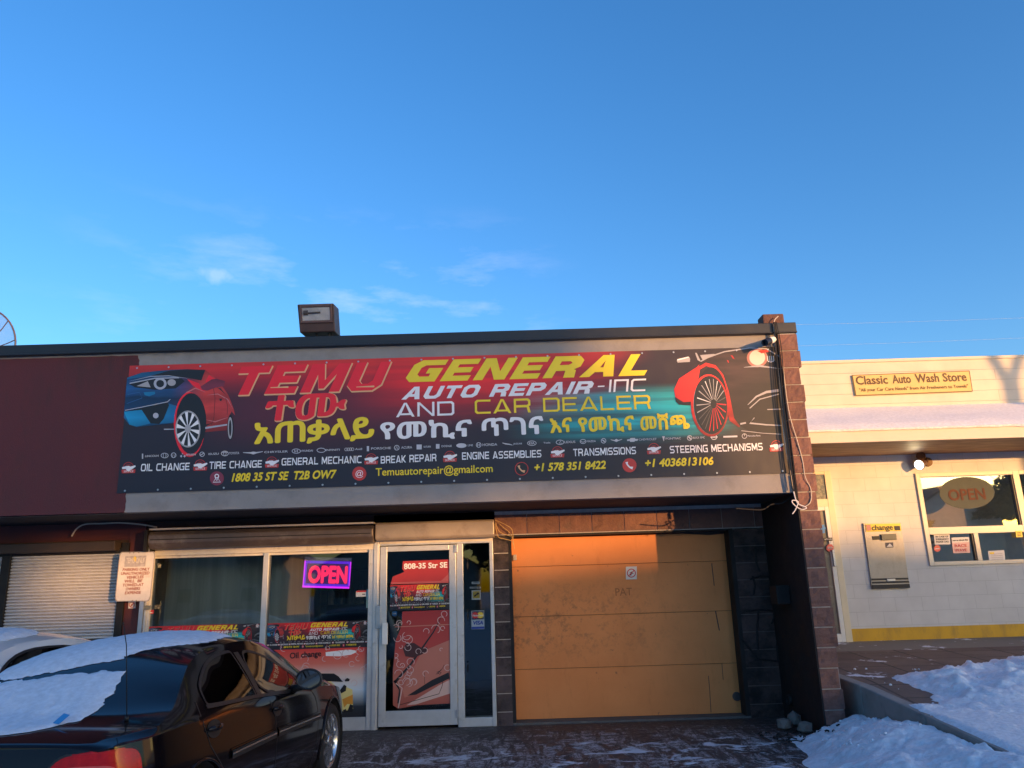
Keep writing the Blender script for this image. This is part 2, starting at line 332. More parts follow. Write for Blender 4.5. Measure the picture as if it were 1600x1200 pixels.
brown_metal = mat('bronze_metal', (.10, .055, .045), .5, .2, .15, 8)
white_pl = mat('white_plastic', (.72, .72, .70), .4, 0, .06, 8)
shop_glass = glass_mat('shop_glass', (.88, .90, .89), 1.5, .0)
wash_glass = glass_mat('wash_glass', (.90, .91, .88), 1.6, .34)
ink = mat('black_ink', (.02, .018, .02), .6, 0, .05)
concrete = mat('concrete', (.25, .235, .22), .88, 0, .18, 3, bump=.3, bscale=70, dirt=(.15, .14, .135), dscale=4)

# ------------------------------------------------------------------ snow
def snow_mat(name, col=(.80, .83, .88), bump=.6):
    m, n, l, b = nodes_of(name); b.inputs['Base Color'].default_value = (*col, 1); b.inputs['Roughness'].default_value = .75
    b.inputs['Subsurface Weight'].default_value = .0
    t = n.new('ShaderNodeTexCoord'); a = n.new('ShaderNodeTexNoise'); a.inputs['Scale'].default_value = 24; a.inputs['Detail'].default_value = 9; a.inputs['Roughness'].default_value = .62
    l.new(t.outputs['Object'], a.inputs['Vector']); bp = n.new('ShaderNodeBump'); bp.inputs['Strength'].default_value = bump; bp.inputs['Distance'].default_value = .03
    l.new(a.outputs[0], bp.inputs['Height']); l.new(bp.outputs[0], b.inputs['Normal'])
    c = n.new('ShaderNodeMapRange'); c.inputs['From Min'].default_value = .35; c.inputs['From Max'].default_value = .7; c.inputs['To Min'].default_value = .82; c.inputs['To Max'].default_value = 1.05
    l.new(a.outputs[0], c.inputs[0]); v = n.new('ShaderNodeVectorMath'); v.operation = 'SCALE'; v.inputs[0].default_value = col; l.new(c.outputs[0], v.inputs['Scale']); l.new(v.outputs[0], b.inputs['Base Color'])
    return m
snow_m = snow_mat('snow')

# ------------------------------------------------------------------ ground
def gz(x, y):
    s = min(max((x+.5)/2.8, 0), 1); s = s*s*(3-2*s)
    d = min(max(YW-y, 0), 14.0)
    return -.022*min(d, 6)*(1-s) - .004*max(d-6, 0)
def ground_mat():
    m, n, l, b = nodes_of('winter_lot'); t = n.new('ShaderNodeTexCoord')
    def noise_(sc, det, ro, stretch=(1, 1, 1), dist=0, rot=0):
        mp_ = n.new('ShaderNodeMapping'); mp_.inputs['Scale'].default_value = stretch; mp_.inputs['Rotation'].default_value = (0, 0, rot); l.new(t.outputs['Object'], mp_.inputs[0])
        a = n.new('ShaderNodeTexNoise'); a.inputs['Scale'].default_value = sc; a.inputs['Detail'].default_value = det; a.inputs['Roughness'].default_value = ro; a.inputs['Distortion'].default_value = dist
        l.new(mp_.outputs[0], a.inputs[0]); return a.outputs['Fac']
    def ramp(v, a, c):
        r = n.new('ShaderNodeMapRange'); r.clamp = True; r.inputs['From Min'].default_value = a; r.inputs['From Max'].default_value = c; l.new(v, r.inputs[0]); return r.outputs[0]
    def math_(op, a, c=None, k=None):
        q = n.new('ShaderNodeMath'); q.operation = op; q.use_clamp = op in('MULTIPLY',) and False
        l.new(a, q.inputs[0])
        if c is not None: l.new(c, q.inputs[1])
        if k is not None: q.inputs[1].default_value = k
        return q.outputs[0]
    def mix(f, a, c):
        q = n.new('ShaderNodeMixRGB'); l.new(f, q.inputs[0])
        for s_, v in ((1, a), (2, c)):
            if isinstance(v, tuple): q.inputs[s_].default_value = (*v, 1)
            else: l.new(v, q.inputs[s_])
        return q.outputs[0]
    big = noise_(1.1, 5, .6); fine = noise_(14, 8, .7); grit = noise_(70, 4, .7)
    streak = noise_(3.6, 10, .80, (.5, 2.8, 1), .5); tracks = noise_(2.4, 10, .80, (2.4, .55, 1), .6, R(38))
    base = mix(ramp(big, .35, .65), (.026, .020, .019), (.062, .048, .044))
    base = mix(ramp(fine, .45, .7), base, (.10, .082, .076))
    base = mix(ramp(grit, .62, .75), base, (.22, .19, .18))
    # trodden snow and ice: more of it towards the viewer, none right under the wall
    sp = n.new('ShaderNodeSeparateXYZ'); l.new(t.outputs['Object'], sp.inputs[0])
    far = n.new('ShaderNodeMapRange'); far.clamp = True; far.inputs['From Min'].default_value = 9.6; far.inputs['From Max'].default_value = 8.3; far.inputs['To Min'].default_value = -.10; far.inputs['To Max'].default_value = .085
    l.new(sp.outputs['Y'], far.inputs[0])
    s1 = ramp(math_('ADD', streak, far.outputs[0]), .47, .53); s2 = ramp(math_('ADD', tracks, far.outputs[0]), .48, .55)
    wet = ramp(noise_(2.0, 9, .76, (2.6, .6, 1), 1.0, R(-34)), .53, .47); dusty = math_('MULTIPLY', math_('MAXIMUM', s1, s2), wet); brk = ramp(math_('ADD', fine, math_('MULTIPLY', grit, None, .8)), .84, .95); grey = math_('MULTIPLY', dusty, brk)
    col = mix(math_('MULTIPLY', grey, None, .9), base, (.50, .47, .49))
    street = n.new('ShaderNodeMapRange'); street.clamp = True; street.inputs['From Min'].default_value = 6.3; street.inputs['From Max'].default_value = 3.5; street.inputs['To Max'].default_value = .38; l.new(sp.outputs['Y'], street.inputs[0])  # extra unseen snow added nearer the viewer to bounce light onto the shops
    thick = ramp(math_('ADD', math_('ADD', noise_(2.7, 10, .74, (.8, 1.2, 1), .4), far.outputs[0]), street.outputs[0]), .62, .67)
    col = mix(thick, col, (.74, .77, .84))
    l.new(col, b.inputs['Base Color'])
    rr = n.new('ShaderNodeMapRange'); rr.inputs['To Min'].default_value = .28; rr.inputs['To Max'].default_value = .8; l.new(ramp(fine, .3, .6), rr.inputs[0]); l.new(rr.outputs[0], b.inputs['Roughness'])
    h = math_('ADD', math_('MULTIPLY', thick, None, .9), math_('ADD', math_('MULTIPLY', grey, None, .35), math_('MULTIPLY', fine, None, .5)))
    bp = n.new('ShaderNodeBump'); bp.inputs['Strength'].default_value = .8; bp.inputs['Distance'].default_value = .025; l.new(h, bp.inputs['Height']); l.new(bp.outputs[0], b.inputs['Normal'])
    return m
gm = ground_mat()
def ground_pt(u, v):
    # denser towards the shop front
    x = (u-.5)*2; x = 300*x**5+12*x; y = -320+ (1-(1-v)**4)*0
    w = v; y = 10.4-((1-w)*16+ (1-w)**5*330)
    return (x, y, gz(x, y))
tag(MB().grid(ground_pt, 120, 120).build('ground', gm, smooth=True), kind='structure')
far = MB().grid(lambda u, v: ((u-.5)*700, 10.39+v**2*320, -.02), 8, 8)
tag(far.build('ground_behind_buildings', snow_m), kind='structure')

# ------------------------------------------------------------------ repair shop building
shop = empty('repair_shop', (-1.5, YW, 0), 'low repair shop with wide grey fascia, split-face block pillar and dark flat roof edge', 'building')
zs = 2.49; zt = 4.43; xe = 3.13; xo = 3.335
# fascia (a stucco face over the overhang), oxblood part on the left
MB().box(-4.63, xe-.015, YF, YF+.14, zs, zt-.09).build('fascia', stucco, shop)
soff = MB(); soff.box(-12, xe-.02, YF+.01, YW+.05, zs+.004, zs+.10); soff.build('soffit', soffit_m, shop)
cp = MB(); cp.box(-12, xo+.025, YF-.05, YF+.22, zt-.10, zt+.03); cp.box(-12, xo+.025, YF-.062, YF-.05, zt-.10, zt-.08)
cp.build('roof_edge', dark_metal, shop, bevel=.006)
MB().box(-12, xo, YF+.22, 20, 4.2, 4.4).build('roof', mat('roof_felt', (.06, .06, .065), .9), shop)
# end wall / pillar: courses of rough blocks, painted black on its inner face
pil = MB(); rnd = random.Random(3); x0p, x1p = xe, xo
zc_ = -.15; k = 0
def rough_block(m, x0, x1, y0, y1, z0, z1, amp, seed):
    nx, nz = 6, 6
    def f(u, v):
        d = noise.noise(Vector((x0+u*(x1-x0), seed*3.1, z0+v*(z1-z0)))*9)*amp+noise.noise(Vector((x0+u*.3, seed*1.7, z0+v*.25))*30)*amp*.5
        ed = min(u, 1-u, v, 1-v); d *= min(1, ed*6+.25)
        return (x0+u*(x1-x0), y0-max(.006, .006+d+amp*.5), z0+v*(z1-z0))
    m.grid(f, nx, nz); m.box(x0, x1, y0-.004, y1, z0, z1)
while zc_ < zt-.13:
    z1 = min(zc_+.1912, zt-.105); j = rnd.uniform(-.016, .022)
    rough_block(pil, x0p, x1p+j, YP, YP+.40, zc_, z1, .022, k)
    # the split right-hand edge bulges
    pil.box(x1p+j-.004, x1p+j+rnd.uniform(.004, .016), YP+.03, YP+.38, zc_+.02, z1-.02)
    zc_ += .2032; k += 1
pillar = pil.build('block_pillar', block_m, shop)
MB().box(x0p+.006, x1p-.006, YP-.004, YP+.39, -.15, zt-.11).build('mortar', mortar, pillar)
MB().box(xe+.02, xo-.02, YP+.40, 20, -.2, 4.2).build('end_wall', block_m, shop)
MB().box(xe-.016, xe, YP-.012, YW, -.15, zs+.0).build('black_side_panel', black_paint, shop)
bk = MB(); bk.box(xe-.13, xe+.12, YF-.0, YF+.2, zt+.032, zt+.16); bk.build('parapet_block', mat('brown_block', (.12, .06, .05), .9, 0, .2, 9, bump=.5), shop, bevel=.015)

# wall of split-face blocks round the garage opening
gx0, gx1 = at(801, 960, YW).x, at(1151, 960, YW).x-.012; gz1 = 2.195
lint = MB(); x = at(773, 820, YW).x; hd = []
while x < xe-.02:
    w = min(.3985, xe-.02-x)
    rough_block(lint, x, x+w, YW, YW+.20, gz1+.01, 2.445, .014, int(x*10)); x += .4064
lintel = lint.build('lintel', block_m, shop)
MB().box(at(773, 820, YW).x, xe-.02, YW-.003, YW+.21, gz1, zs).build('mortar', mortar, lintel)
def block_wall(name, xa, xb, m, nc, parent, y=YW, mort=None):
    w = MB(); z = -.05
    for i in range(nc):
        x = xa; half = (i % 2)*.203
        first = True
        while x < xb-.01:
            ww = .398-(half*0); ww = min(ww, xb-x); first = False
            rough_block(w, x, x+ww, y, y+.19, z, z+.1922, .012, i*7+int(x*9)); x += ww+.010
        z += .2032
    o = w.build(name, m, parent); MB().box(xa+.004, xb-.004, y-.003, y+.18, -.05, z-.01).build('mortar', mort or mortar, o); return o
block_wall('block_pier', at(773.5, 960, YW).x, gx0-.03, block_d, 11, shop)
block_wall('block_wall', gx1+.06, xe-.02, mat('dark_block', (.075, .046, .042), .9, 0, .3, 6, bump=.6, bscale=45, dirt=(.012, .011, .012), dscale=2.2, dthr=(.45, .6)), 11, shop, mort=mat('shaded_mortar', (.13, .105, .10), .9, 0, .3, 6))  # mortar copy darkened, the shade on this wall put into its colour
# black jambs of the opening
jb = MB(); jb.box(gx0-.03, gx0+.008, YW-.01, YG+.05, 0, gz1); jb.box(gx1+.01, gx1+.06, YW-.012, YG+.05, 0, gz1); jb.box(gx0-.03, gx1+.06, YW+.015, YG+.05, gz1-.022, gz1+.008)
jb.build('door_jamb', black_paint, shop)
MB().box(gx0-.03, gx1+.06, YW-.02, YG+.1, -.05, .024).build('threshold', mat('worn_threshold', (.10, .095, .09), .8, 0, .35, 9), shop, bevel=.006)
# graffiti strokes on the dark blocks
gr = MB()
def wpt(px_, py_, y): p = at(px_, py_, y); return (p.x, y, p.z)
for st in ([(1180, 855), (1182, 880), (1187, 893)], [(1176, 900), (1180, 915), (1177, 930)], [(1172, 905), (1190, 900), (1215, 903)], [(1165, 955), (1190, 953), (1214, 955)], [(1185, 953), (1183, 985), (1184, 1015)], [(1213, 958), (1205, 975)], [(1216, 980), (1214, 1010), (1216, 1035)], [(1160, 1000), (1185, 1030), (1213, 1033)]):
    gr.tube([wpt(a, b_, YW-.012) for a, b_ in st], .012, 6)
gr.build('graffiti', black_paint, shop)
mb = MB(); p = at(1232, 925, 9.3); mb.box(xe-.17, xe-.017, 9.05, 9.3, p.z-.13, p.z+.08); mb.build('meter_box', black_paint, shop, bevel=.01)
mb = MB(); p = at(1232, 1093, 9.5); mb.lathe((xe-.02, 9.45, p.z), (-1, 0, 0), [(0, .06), (.03, .06), (.034, .045), (.02, .042)], 20); mb.build('pipe_cap', rubber, shop, smooth=True)

# ---- garage door: four plywood-faced sections
def garage_mat():
    m, n, l, b = nodes_of('orange_plywood'); t = n.new('ShaderNodeTexCoord')
    def nz_(sc, det, ro, st=(1, 1, 1)):
        q = n.new('ShaderNodeMapping'); q.inputs['Scale'].default_value = st; l.new(t.outputs['Object'], q.inputs[0])
        a = n.new('ShaderNodeTexNoise'); a.inputs['Scale'].default_value = sc; a.inputs['Detail'].default_value = det; a.inputs['Roughness'].default_value = ro; l.new(q.outputs[0], a.inputs[0]); return a.outputs['Fac']
    def rp(v, a, c):
        r = n.new('ShaderNodeMapRange'); r.clamp = True; r.inputs['From Min'].default_value = a; r.inputs['From Max'].default_value = c; l.new(v, r.inputs[0]); return r.outputs[0]
    def mx(f, a, c):
        q = n.new('ShaderNodeMixRGB'); l.new(f, q.inputs[0])
        for s_, v in ((1, a), (2, c)):
            if isinstance(v, tuple): q.inputs[s_].default_value = (*v, 1)
            else: l.new(v, q.inputs[s_])
        return q.outputs[0]
    def mlt(a, c):
        q = n.new('ShaderNodeMath'); q.operation = 'MULTIPLY'; l.new(a, q.inputs[0])
        if isinstance(c, float): q.inputs[1].default_value = c
        else: l.new(c, q.inputs[1])
        return q.outputs[0]
    c = mx(rp(nz_(1.3, 5, .6), .35, .68), (.62, .210, .055), (.70, .255, .074))
    c = mx(mlt(rp(nz_(9, 8, .75, (1, 1, .25)), .56, .72), .35), c, (.44, .14, .034))
    c = mx(mlt(rp(nz_(26, 6, .7, (.35, 1, 2.5)), .6, .75), .3), c, (.36, .12, .035))
    # oily smudges: a band a little above the middle, heavier on the left
    sp = n.new('ShaderNodeSeparateXYZ'); l.new(t.outputs['Object'], sp.inputs[0])
    bz = rp(sp.outputs['Z'], .55, .95); bz2 = rp(sp.outputs['Z'], 1.75, 1.3)
    bx = rp(sp.outputs['X'], 2.6, .2)
    band = mlt(mlt(bz, bz2), bx)
    sm = mlt(rp(nz_(8.5, 9, .80), .50, .62), band)
    c = mx(mlt(sm, .55), c, (.085, .05, .03))
    sp2 = rp(nz_(13, 5, .6), .69, .74); c = mx(mlt(sp2, .6), c, (.13, .06, .03))
    l.new(c, b.inputs['Base Color']); b.inputs['Roughness'].default_value = .62
    bp = n.new('ShaderNodeBump'); bp.inputs['Strength'].default_value = .15; bp.inputs['Distance'].default_value = .006; l.new(nz_(40, 5, .6, (.3, 1, 1.5)), bp.inputs['Height']); l.new(bp.outputs[0], b.inputs['Normal'])
    return m
gdm = garage_mat()
gd = empty('garage_door', (gx0, YG, .02), None, None); gd.parent = shop; gd.matrix_parent_inverse = wmat(shop).inverted()
zl = [.026, at(985, 1041, YG).z, at(978, 959, YG).z, at(972, 881, YG).z, gz1-.03]
for i in range(4):
    o = MB().box(gx0+.008, gx1+.012, YG, YG+.045, zl[i]+(.002 if i else 0), zl[i+1]-.002).build('door_section', gdm, gd, bevel=.003)
sl = MB(); sl.box(gx0, gx1+.01, YG+.012, YG+.04, .02, gz1-.02); sl.build('seam_backing', black_paint, gd)
wv = MB()
p = at(1151, 1088, YG); wv.lathe((p.x, YG-.001, p.z), (0, -1, 0), [(0, .052), (.012, .052), (.014, .04), (.006, .038)], 24); wv.build('vent_cap', mat('vent_rubber', (.05, .045, .045), .6), gd, smooth=True)
cr_ = MB()      # torn weather strip hanging from the top edge, scratches and a split near the right
cr_.add([wpt(1035, 832, YG-.01), wpt(1142, 827, YG-.01), wpt(1140, 833, YG-.012), wpt(1108, 836, YG-.015)], [(0, 1, 2, 3)])
cr_.tube([wpt(1107, 1056, YG-.002), wpt(1109, 1080, YG-.002), wpt(1111, 1113, YG-.002)], .0035, 5)
cr_.tube([wpt(1128, 1037, YG-.002), wpt(1130, 1062, YG-.002)], .003, 5); cr_.tube([wpt(1118, 955, YG-.002), wpt(1124, 985, YG-.002)], .006, 5); cr_.tube([wpt(1112, 880, YG-.002), wpt(1116, 915, YG-.002)], .005, 5)
cr_.build('scratches', ink, gd)
GP = Plane(YG-.003, Vector((0, YG-.003, 0)))
def wobj(name, o): return o
pat = empty('scrawl', (0, YG-.003, 0)); pat.parent = gd; pat.matrix_parent_inverse = wmat(gd).inverted()
add_text('PAT', GP, (962, 931), (988, 930), 12, mat('scratched_wood', (.33, .115, .035), .7), pat, -.001, name='scratched_letters')

# ---- storefront
sf = empty('storefront_window', (-4.0, YW, 0)); sf.parent = shop; sf.matrix_parent_inverse = wmat(shop).inverted()
xl = at(218, 960, YW).x; xl2 = at(236, 960, YW).x; xm = at(413.5, 940, YW).x; xr = at(588, 960, YW).x
zh1, zh0 = at(410, 851, YW).z, at(410, 864, YW).z
fr = MB(); fr.box(xl, xl+.09, YW-.03, YW+.10, -.08, zh1)
fr.box(xr-.10, xr, YW-.03, YW+.10, -.05, zh1+.03); fr.box(xr-.035, xr+.02, YW-.045, YW-.028, -.05, zh1); fr.box(xm-.034, xm+.034, YW-.025, YW+.10, .14, zh0)
fr.box(xl+.09, xr-.10, YW-.02, YW+.1, -.08, .14); fr.build('frame', alu, sf, bevel=.004)
hd_ = MB(); hd_.box(xl+.02, xr+.0, YW-.035, YW+.10, zh0, zh1); hd_.box(xl+.09, xl+.125, YW-.02, YW+.1, .14, zh0); hd_.box(xl+.09, xr-.1, YW-.0, YW+.1, zh0-.03, zh0); hd_.build('header', alu_beige, sf, bevel=.004)
MB().box(xl+.12, xm-.03, YW+.02, YW+.026, .14, zh0).build('pane', shop_glass, sf); MB().box(xm+.03, xr-.1, YW+.02, YW+.026, .14, zh0).build('pane', shop_glass, sf)
rh = MB(); za, zb_ = at(410, 827, YW-.25).z, at(410, 850, YW-.25).z
yq = YW-.26; prof = [(yq, zb_+.05), (yq, za-.03), (yq+.05, za+.01), (YW, za+.01), (YW, zb_-.02), (yq+.06, zb_-.02)]
x0_, x1_ = at(234, 845, YW-.2).x, at(584, 835, YW-.2).x
rh.prism([(x0_, a, c) for a, c in prof], (x1_-x0_, 0, 0))
sfs = rh.build('shutter_box', mat('shutter_brown', (.12, .095, .09), .45, .3, .15, 5, dirt=(.20, .18, .17), dscale=5), sf, bevel=.012)
ln = MB(); ln.box(x0_+.03, x1_-.03, yq-.004, yq, (za+zb_)/2-.004, (za+zb_)/2+.006); ln.box(x0_-.035, x0_, yq-.02, YW, zb_-.05, za+.03); ln.build('shutter_guide', black_paint, sfs)
MB().box(x0_, x1_, yq-.0+.02, YW-.02, za+.03, za+.05).build('shutter_lip', alu_beige, sfs)

door = empty('entrance_door', (-1.0, YW, 0)); door.parent = shop; door.matrix_parent_inverse = wmat(shop).inverted()
dx0, dx1, dx2, dx3, dz = at(597, 980, YW).x, at(714, 980, YW).x, at(722, 980, YW).x, at(773, 980, YW).x, at(680, 841, YW).z
f2 = MB(); f2.box(xr+.005, xr+.035, YW-.03, YW+.1, 0, dz); f2.box(dx3-.045, dx3, YW-.035, YW+.1, 0, dz); f2.box(xr+.035, dx3-.045, YW-.03, YW+.1, dz-.075, dz)
f2.box(dx1+.005, dx1+.085, YW-.03, YW+.1, 0, dz-.075); f2.box(dx1+.085, dx3-.045, YW-.025, YW+.1, .0, .10); f2.build('door_frame', alu, door, bevel=.004)
MB().box(xr+.035, dx3-.0, YW-.04, YW-.028, dz-.055, dz).build('header_trim', alu_beige, door)
lf = MB(); a, c = xr+.045, dx1; t1, t0 = dz-.085, .03; lf.box(a, a+.085, YW-.045, YW+.0, t0, t1); lf.box(c-.085, c, YW-.045, YW+.0, t0, t1); lf.box(a+.085, c-.085, YW-.045, YW, t0, .20); lf.box(a+.085, c-.085, YW-.045, YW, t1-.065, t1)
leaf = lf.build('door_leaf', alu, door, bevel=.005)
MB().box(a+.08, c-.08, YW-.026, YW-.02, .19, t1-.06).build('door_glass', shop_glass, leaf)
hn = MB(); p = at(604, 985, YW); q0, q1 = at(604, 973, YW-.1).z, at(604, 1007, YW-.1).z
hn.box(p.x-.035, p.x+.03, YW-.115, YW-.085, q1, q0); hn.box(p.x-.01, p.x+.01, YW-.09, YW-.04, q0-.05, q0-.03); hn.box(p.x-.01, p.x+.01, YW-.09, YW-.04, q1+.03, q1+.05); hn.build('handle', white_pl, leaf, bevel=.006)
hn = MB(); z1_, z0_ = at(602, 946, YW).z, at(602, 982, YW).z; hn.box(xr-.0, xr+.065, YW-.06, YW-.046, z0_, z1_); hn.build('lock_plate', steel, leaf, bevel=.004)
hg = MB()
for zz in (.11, 2.0): hg.box(c-.02, c+.02, YW-.06, YW-.04, zz, zz+.09)
hg.build('hinge', steel, leaf, bevel=.003)
MB().box(dx1+.085, dx3-.045, YW+.0, YW+.006, .1, dz-.075).build('side_glass', shop_glass, door)
for yy in (884, 963, 1044):
    k = MB(); p = at(731, yy, YW); k.prism([(p.x+u, YW-.032, p.z+w) for u, w in ((-.012, .0), (0, -.055), (.012, 0), (.008, .035), (0, .05), (-.008, .035))], (0, -.01, 0)); k.lathe((p.x, YW-.03, p.z+.075), (0, -1, 0), [(0, .012), (.01, .012)], 12)
    k.build('latch_cover', rubber, door)
rb = MB(); za, zb_ = at(680, 814, YW-.2).z, at(680, 838, YW-.2).z; x0_, x1_ = at(586, 826, YW-.2).x, at(772, 826, YW-.2).x; yq = YW-.2
rb.prism([(x0_, yq, zb_), (x0_, yq, za-.02), (x0_, yq+.03, za), (x0_, YW, za), (x0_, YW, zb_-.03), (x0_, yq+.03, zb_-.03)], (x1_-x0_, 0, 0)); rb.build('shutter_box', mat('shutter_tan', (.36, .30, .25), .45, .1, .1, 5, dirt=(.25, .2, .17), dscale=4), door, bevel=.012)
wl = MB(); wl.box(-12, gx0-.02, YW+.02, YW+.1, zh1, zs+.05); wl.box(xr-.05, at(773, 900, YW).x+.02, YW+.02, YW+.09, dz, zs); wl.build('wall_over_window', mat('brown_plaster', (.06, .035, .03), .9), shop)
# room behind the glass
rm = MB(); rm.box(-4.6, gx0-.06, YW+4.6, YW+4.7, -.1, 2.9); rm.box(-4.7, -4.6, YW+.12, YW+4.7, -.1, 2.9); rm.box(gx0-.05, gx0-.0, YG+.12, YW+4.7, -.1, 2.9); rm.box(-4.7, gx0, YW+.12, YW+4.7, 2.6, 2.7)
rm.build('interior_walls', mat('interior_grey', (.13, .135, .125), .9, 0, .15, 2), shop)
MB().box(-4.6, gx0-.05, YW+.1, YW+4.6, -.05, -.0).build('interior_floor', dark_int, shop)
xp = at(487, 900, YW+.7).x
MB().box(-4.6, xp, YW+.7, YW+.72, 0, 2.6).build('hanging_sheet', mat('dusty_sheet', (.34, .35, .30), .9, 0, .22, 3, stretch=(4, 1, .15)), shop)
sh = MB(); xs_, xe_ = at(505, 900, YW+3).x, at(600, 900, YW+3).x
for z in (.2, .8, 1.35, 1.9): sh.box(xs_, xe_, YW+2.8, YW+3.2, z, z+.03)
for x in (xs_, xe_): sh.box(x-.02, x+.02, YW+2.8, YW+3.2, 0, 2.1)
shelf = sh.build('shelf_unit', mat('dull_shelf', (.09, .09, .09), .6), None); offset_origin(shelf, (xs_, YW+3, 0)); tag(shelf, 'dim grey shelf unit inside the shop behind the right window', 'shelf')
for i in range(7):
    b_ = MB(); h = rnd.uniform(.2, .34); r_ = rnd.uniform(.04, .06); b_.lathe((0, 0, 0), (0, 0, 1), [(0, r_), (h*.7, r_), (h*.85, r_*.45), (h, r_*.45)], 14)
    o = b_.build('bottle', mat('fluid_bottle_%d' % (i % 3), [(.35, .33, .30), (.10, .12, .16), (.22, .20, .19)][i % 3], .4), None, smooth=True); o.location = (xs_+.15+i*.16, YW+2.95, 1.38+.001); tag(o, 'fluid bottle standing on the dim shelf behind the shop window', 'bottle', 'bottles on the shop shelf')

# ------------------------------------------------------------------ left neighbour: oxblood paint and roller shutters
nb = empty('neighbouring_shop', (-6, YW, 0), 'oxblood red painted shop front with closed grey roller shutters left of the repair shop', 'building')
# ragged edge of the red paint over the grey stucco
rp = MB(); xr_t = at(218, 560, YF).x
def red_edge(z): return xr_t+.02*noise.noise(Vector((0, 5, z*6)))+.012*noise.noise(Vector((0, 2, z*20)))
zz = [zs+(zt-.125-zs)*i/60 for i in range(61)]
top_e = [(xr_t-.02-.1*i, zt-.125+.010*noise.noise(Vector((i*.9, 1, 0)))) for i in range(1, 20)]
edge = [(red_edge(z)-(.02 if z > zt-.17 else 0), z) for z in zz]
rp.prism([(-12, YF-.004, zs), ]+[(x, YF-.004, z) for x, z in edge]+[(x, YF-.004, z) for x, z in top_e]+[(-12, YF-.004, zt-.125)], (0, .10, 0)); rp.build('painted_fascia', red_paint, nb)
MB().box(-12, -4.63, YF+.006, YF+.14, zs, zt-.09).build('fascia', stucco, nb)
nw = MB(); sx0, sx1 = at(13, 930, YW).x, at(186, 930, YW).x; sz1, sz0 = at(110, 866, YW).z, at(110, 1000, YW).z
nw.box(sx1+.07, xl-.01, YW-.02, YW+.1, -.2, zs); nw.box(-12, sx1+.1, YW-.0, YW+.1, -.2, sz0-.06); nw.box(-12, sx1+.1, YW, YW+.1, 2.28, zs); nw.build('wall', mat('oxblood_wall', (.085, .018, .018), .7, 0, .15, 3), nb)
bx = MB(); bx.box(-12, sx1-.03, YW-.16, YW, sz1+.02, 2.26); bx.build('shutter_housing', mat('sooty_brown', (.045, .030, .025), .7, 0, .2, 4), nb, bevel=.01)
sf2 = MB(); sf2.box(sx1, sx1+.09, YW-.05, YW+.05, sz0-.06, sz1+.12); sf2.box(sx0-.11, sx0, YW-.05, YW+.05, sz0-.06, sz1+.04); sf2.box(-12, sx1+.09, YW-.06, YW+.05, sz0-.06, sz0); sf2.box(-12, sx1+.09, YW-.04, YW+.05, sz1-.01, sz1+.06); sf2.build('shutter_frame', black_paint, nb, bevel=.004)
def shutter(xa, xb, seed):
    m = MB(); n = 27; dzz = (sz1-sz0)/n; pr = []
    for i in range(n):
        z = sz0+i*dzz; pr += [(YW+.006, z), (YW-.014, z+.006), (YW-.026, z+dzz*.35), (YW-.022, z+dzz*.7), (YW+.004, z+dzz*.94)]
    pr.append((YW, sz1))
    m.add([(x, y, z) for x in (xa, xb) for y, z in pr], [(i, i+1, len(pr)+i+1, len(pr)+i) for i in range(len(pr)-1)])
    return m.build('roller_shutter', mat('shutter_grey', (.50, .50, .52), .5, .25, .08, 6, dirt=(.28, .27, .27), dscale=7, dthr=(.6, .85), stretch=(1, 1, 5)), nb)
shutter(sx0, sx1, 1); shutter(-12, sx0-.11, 2)
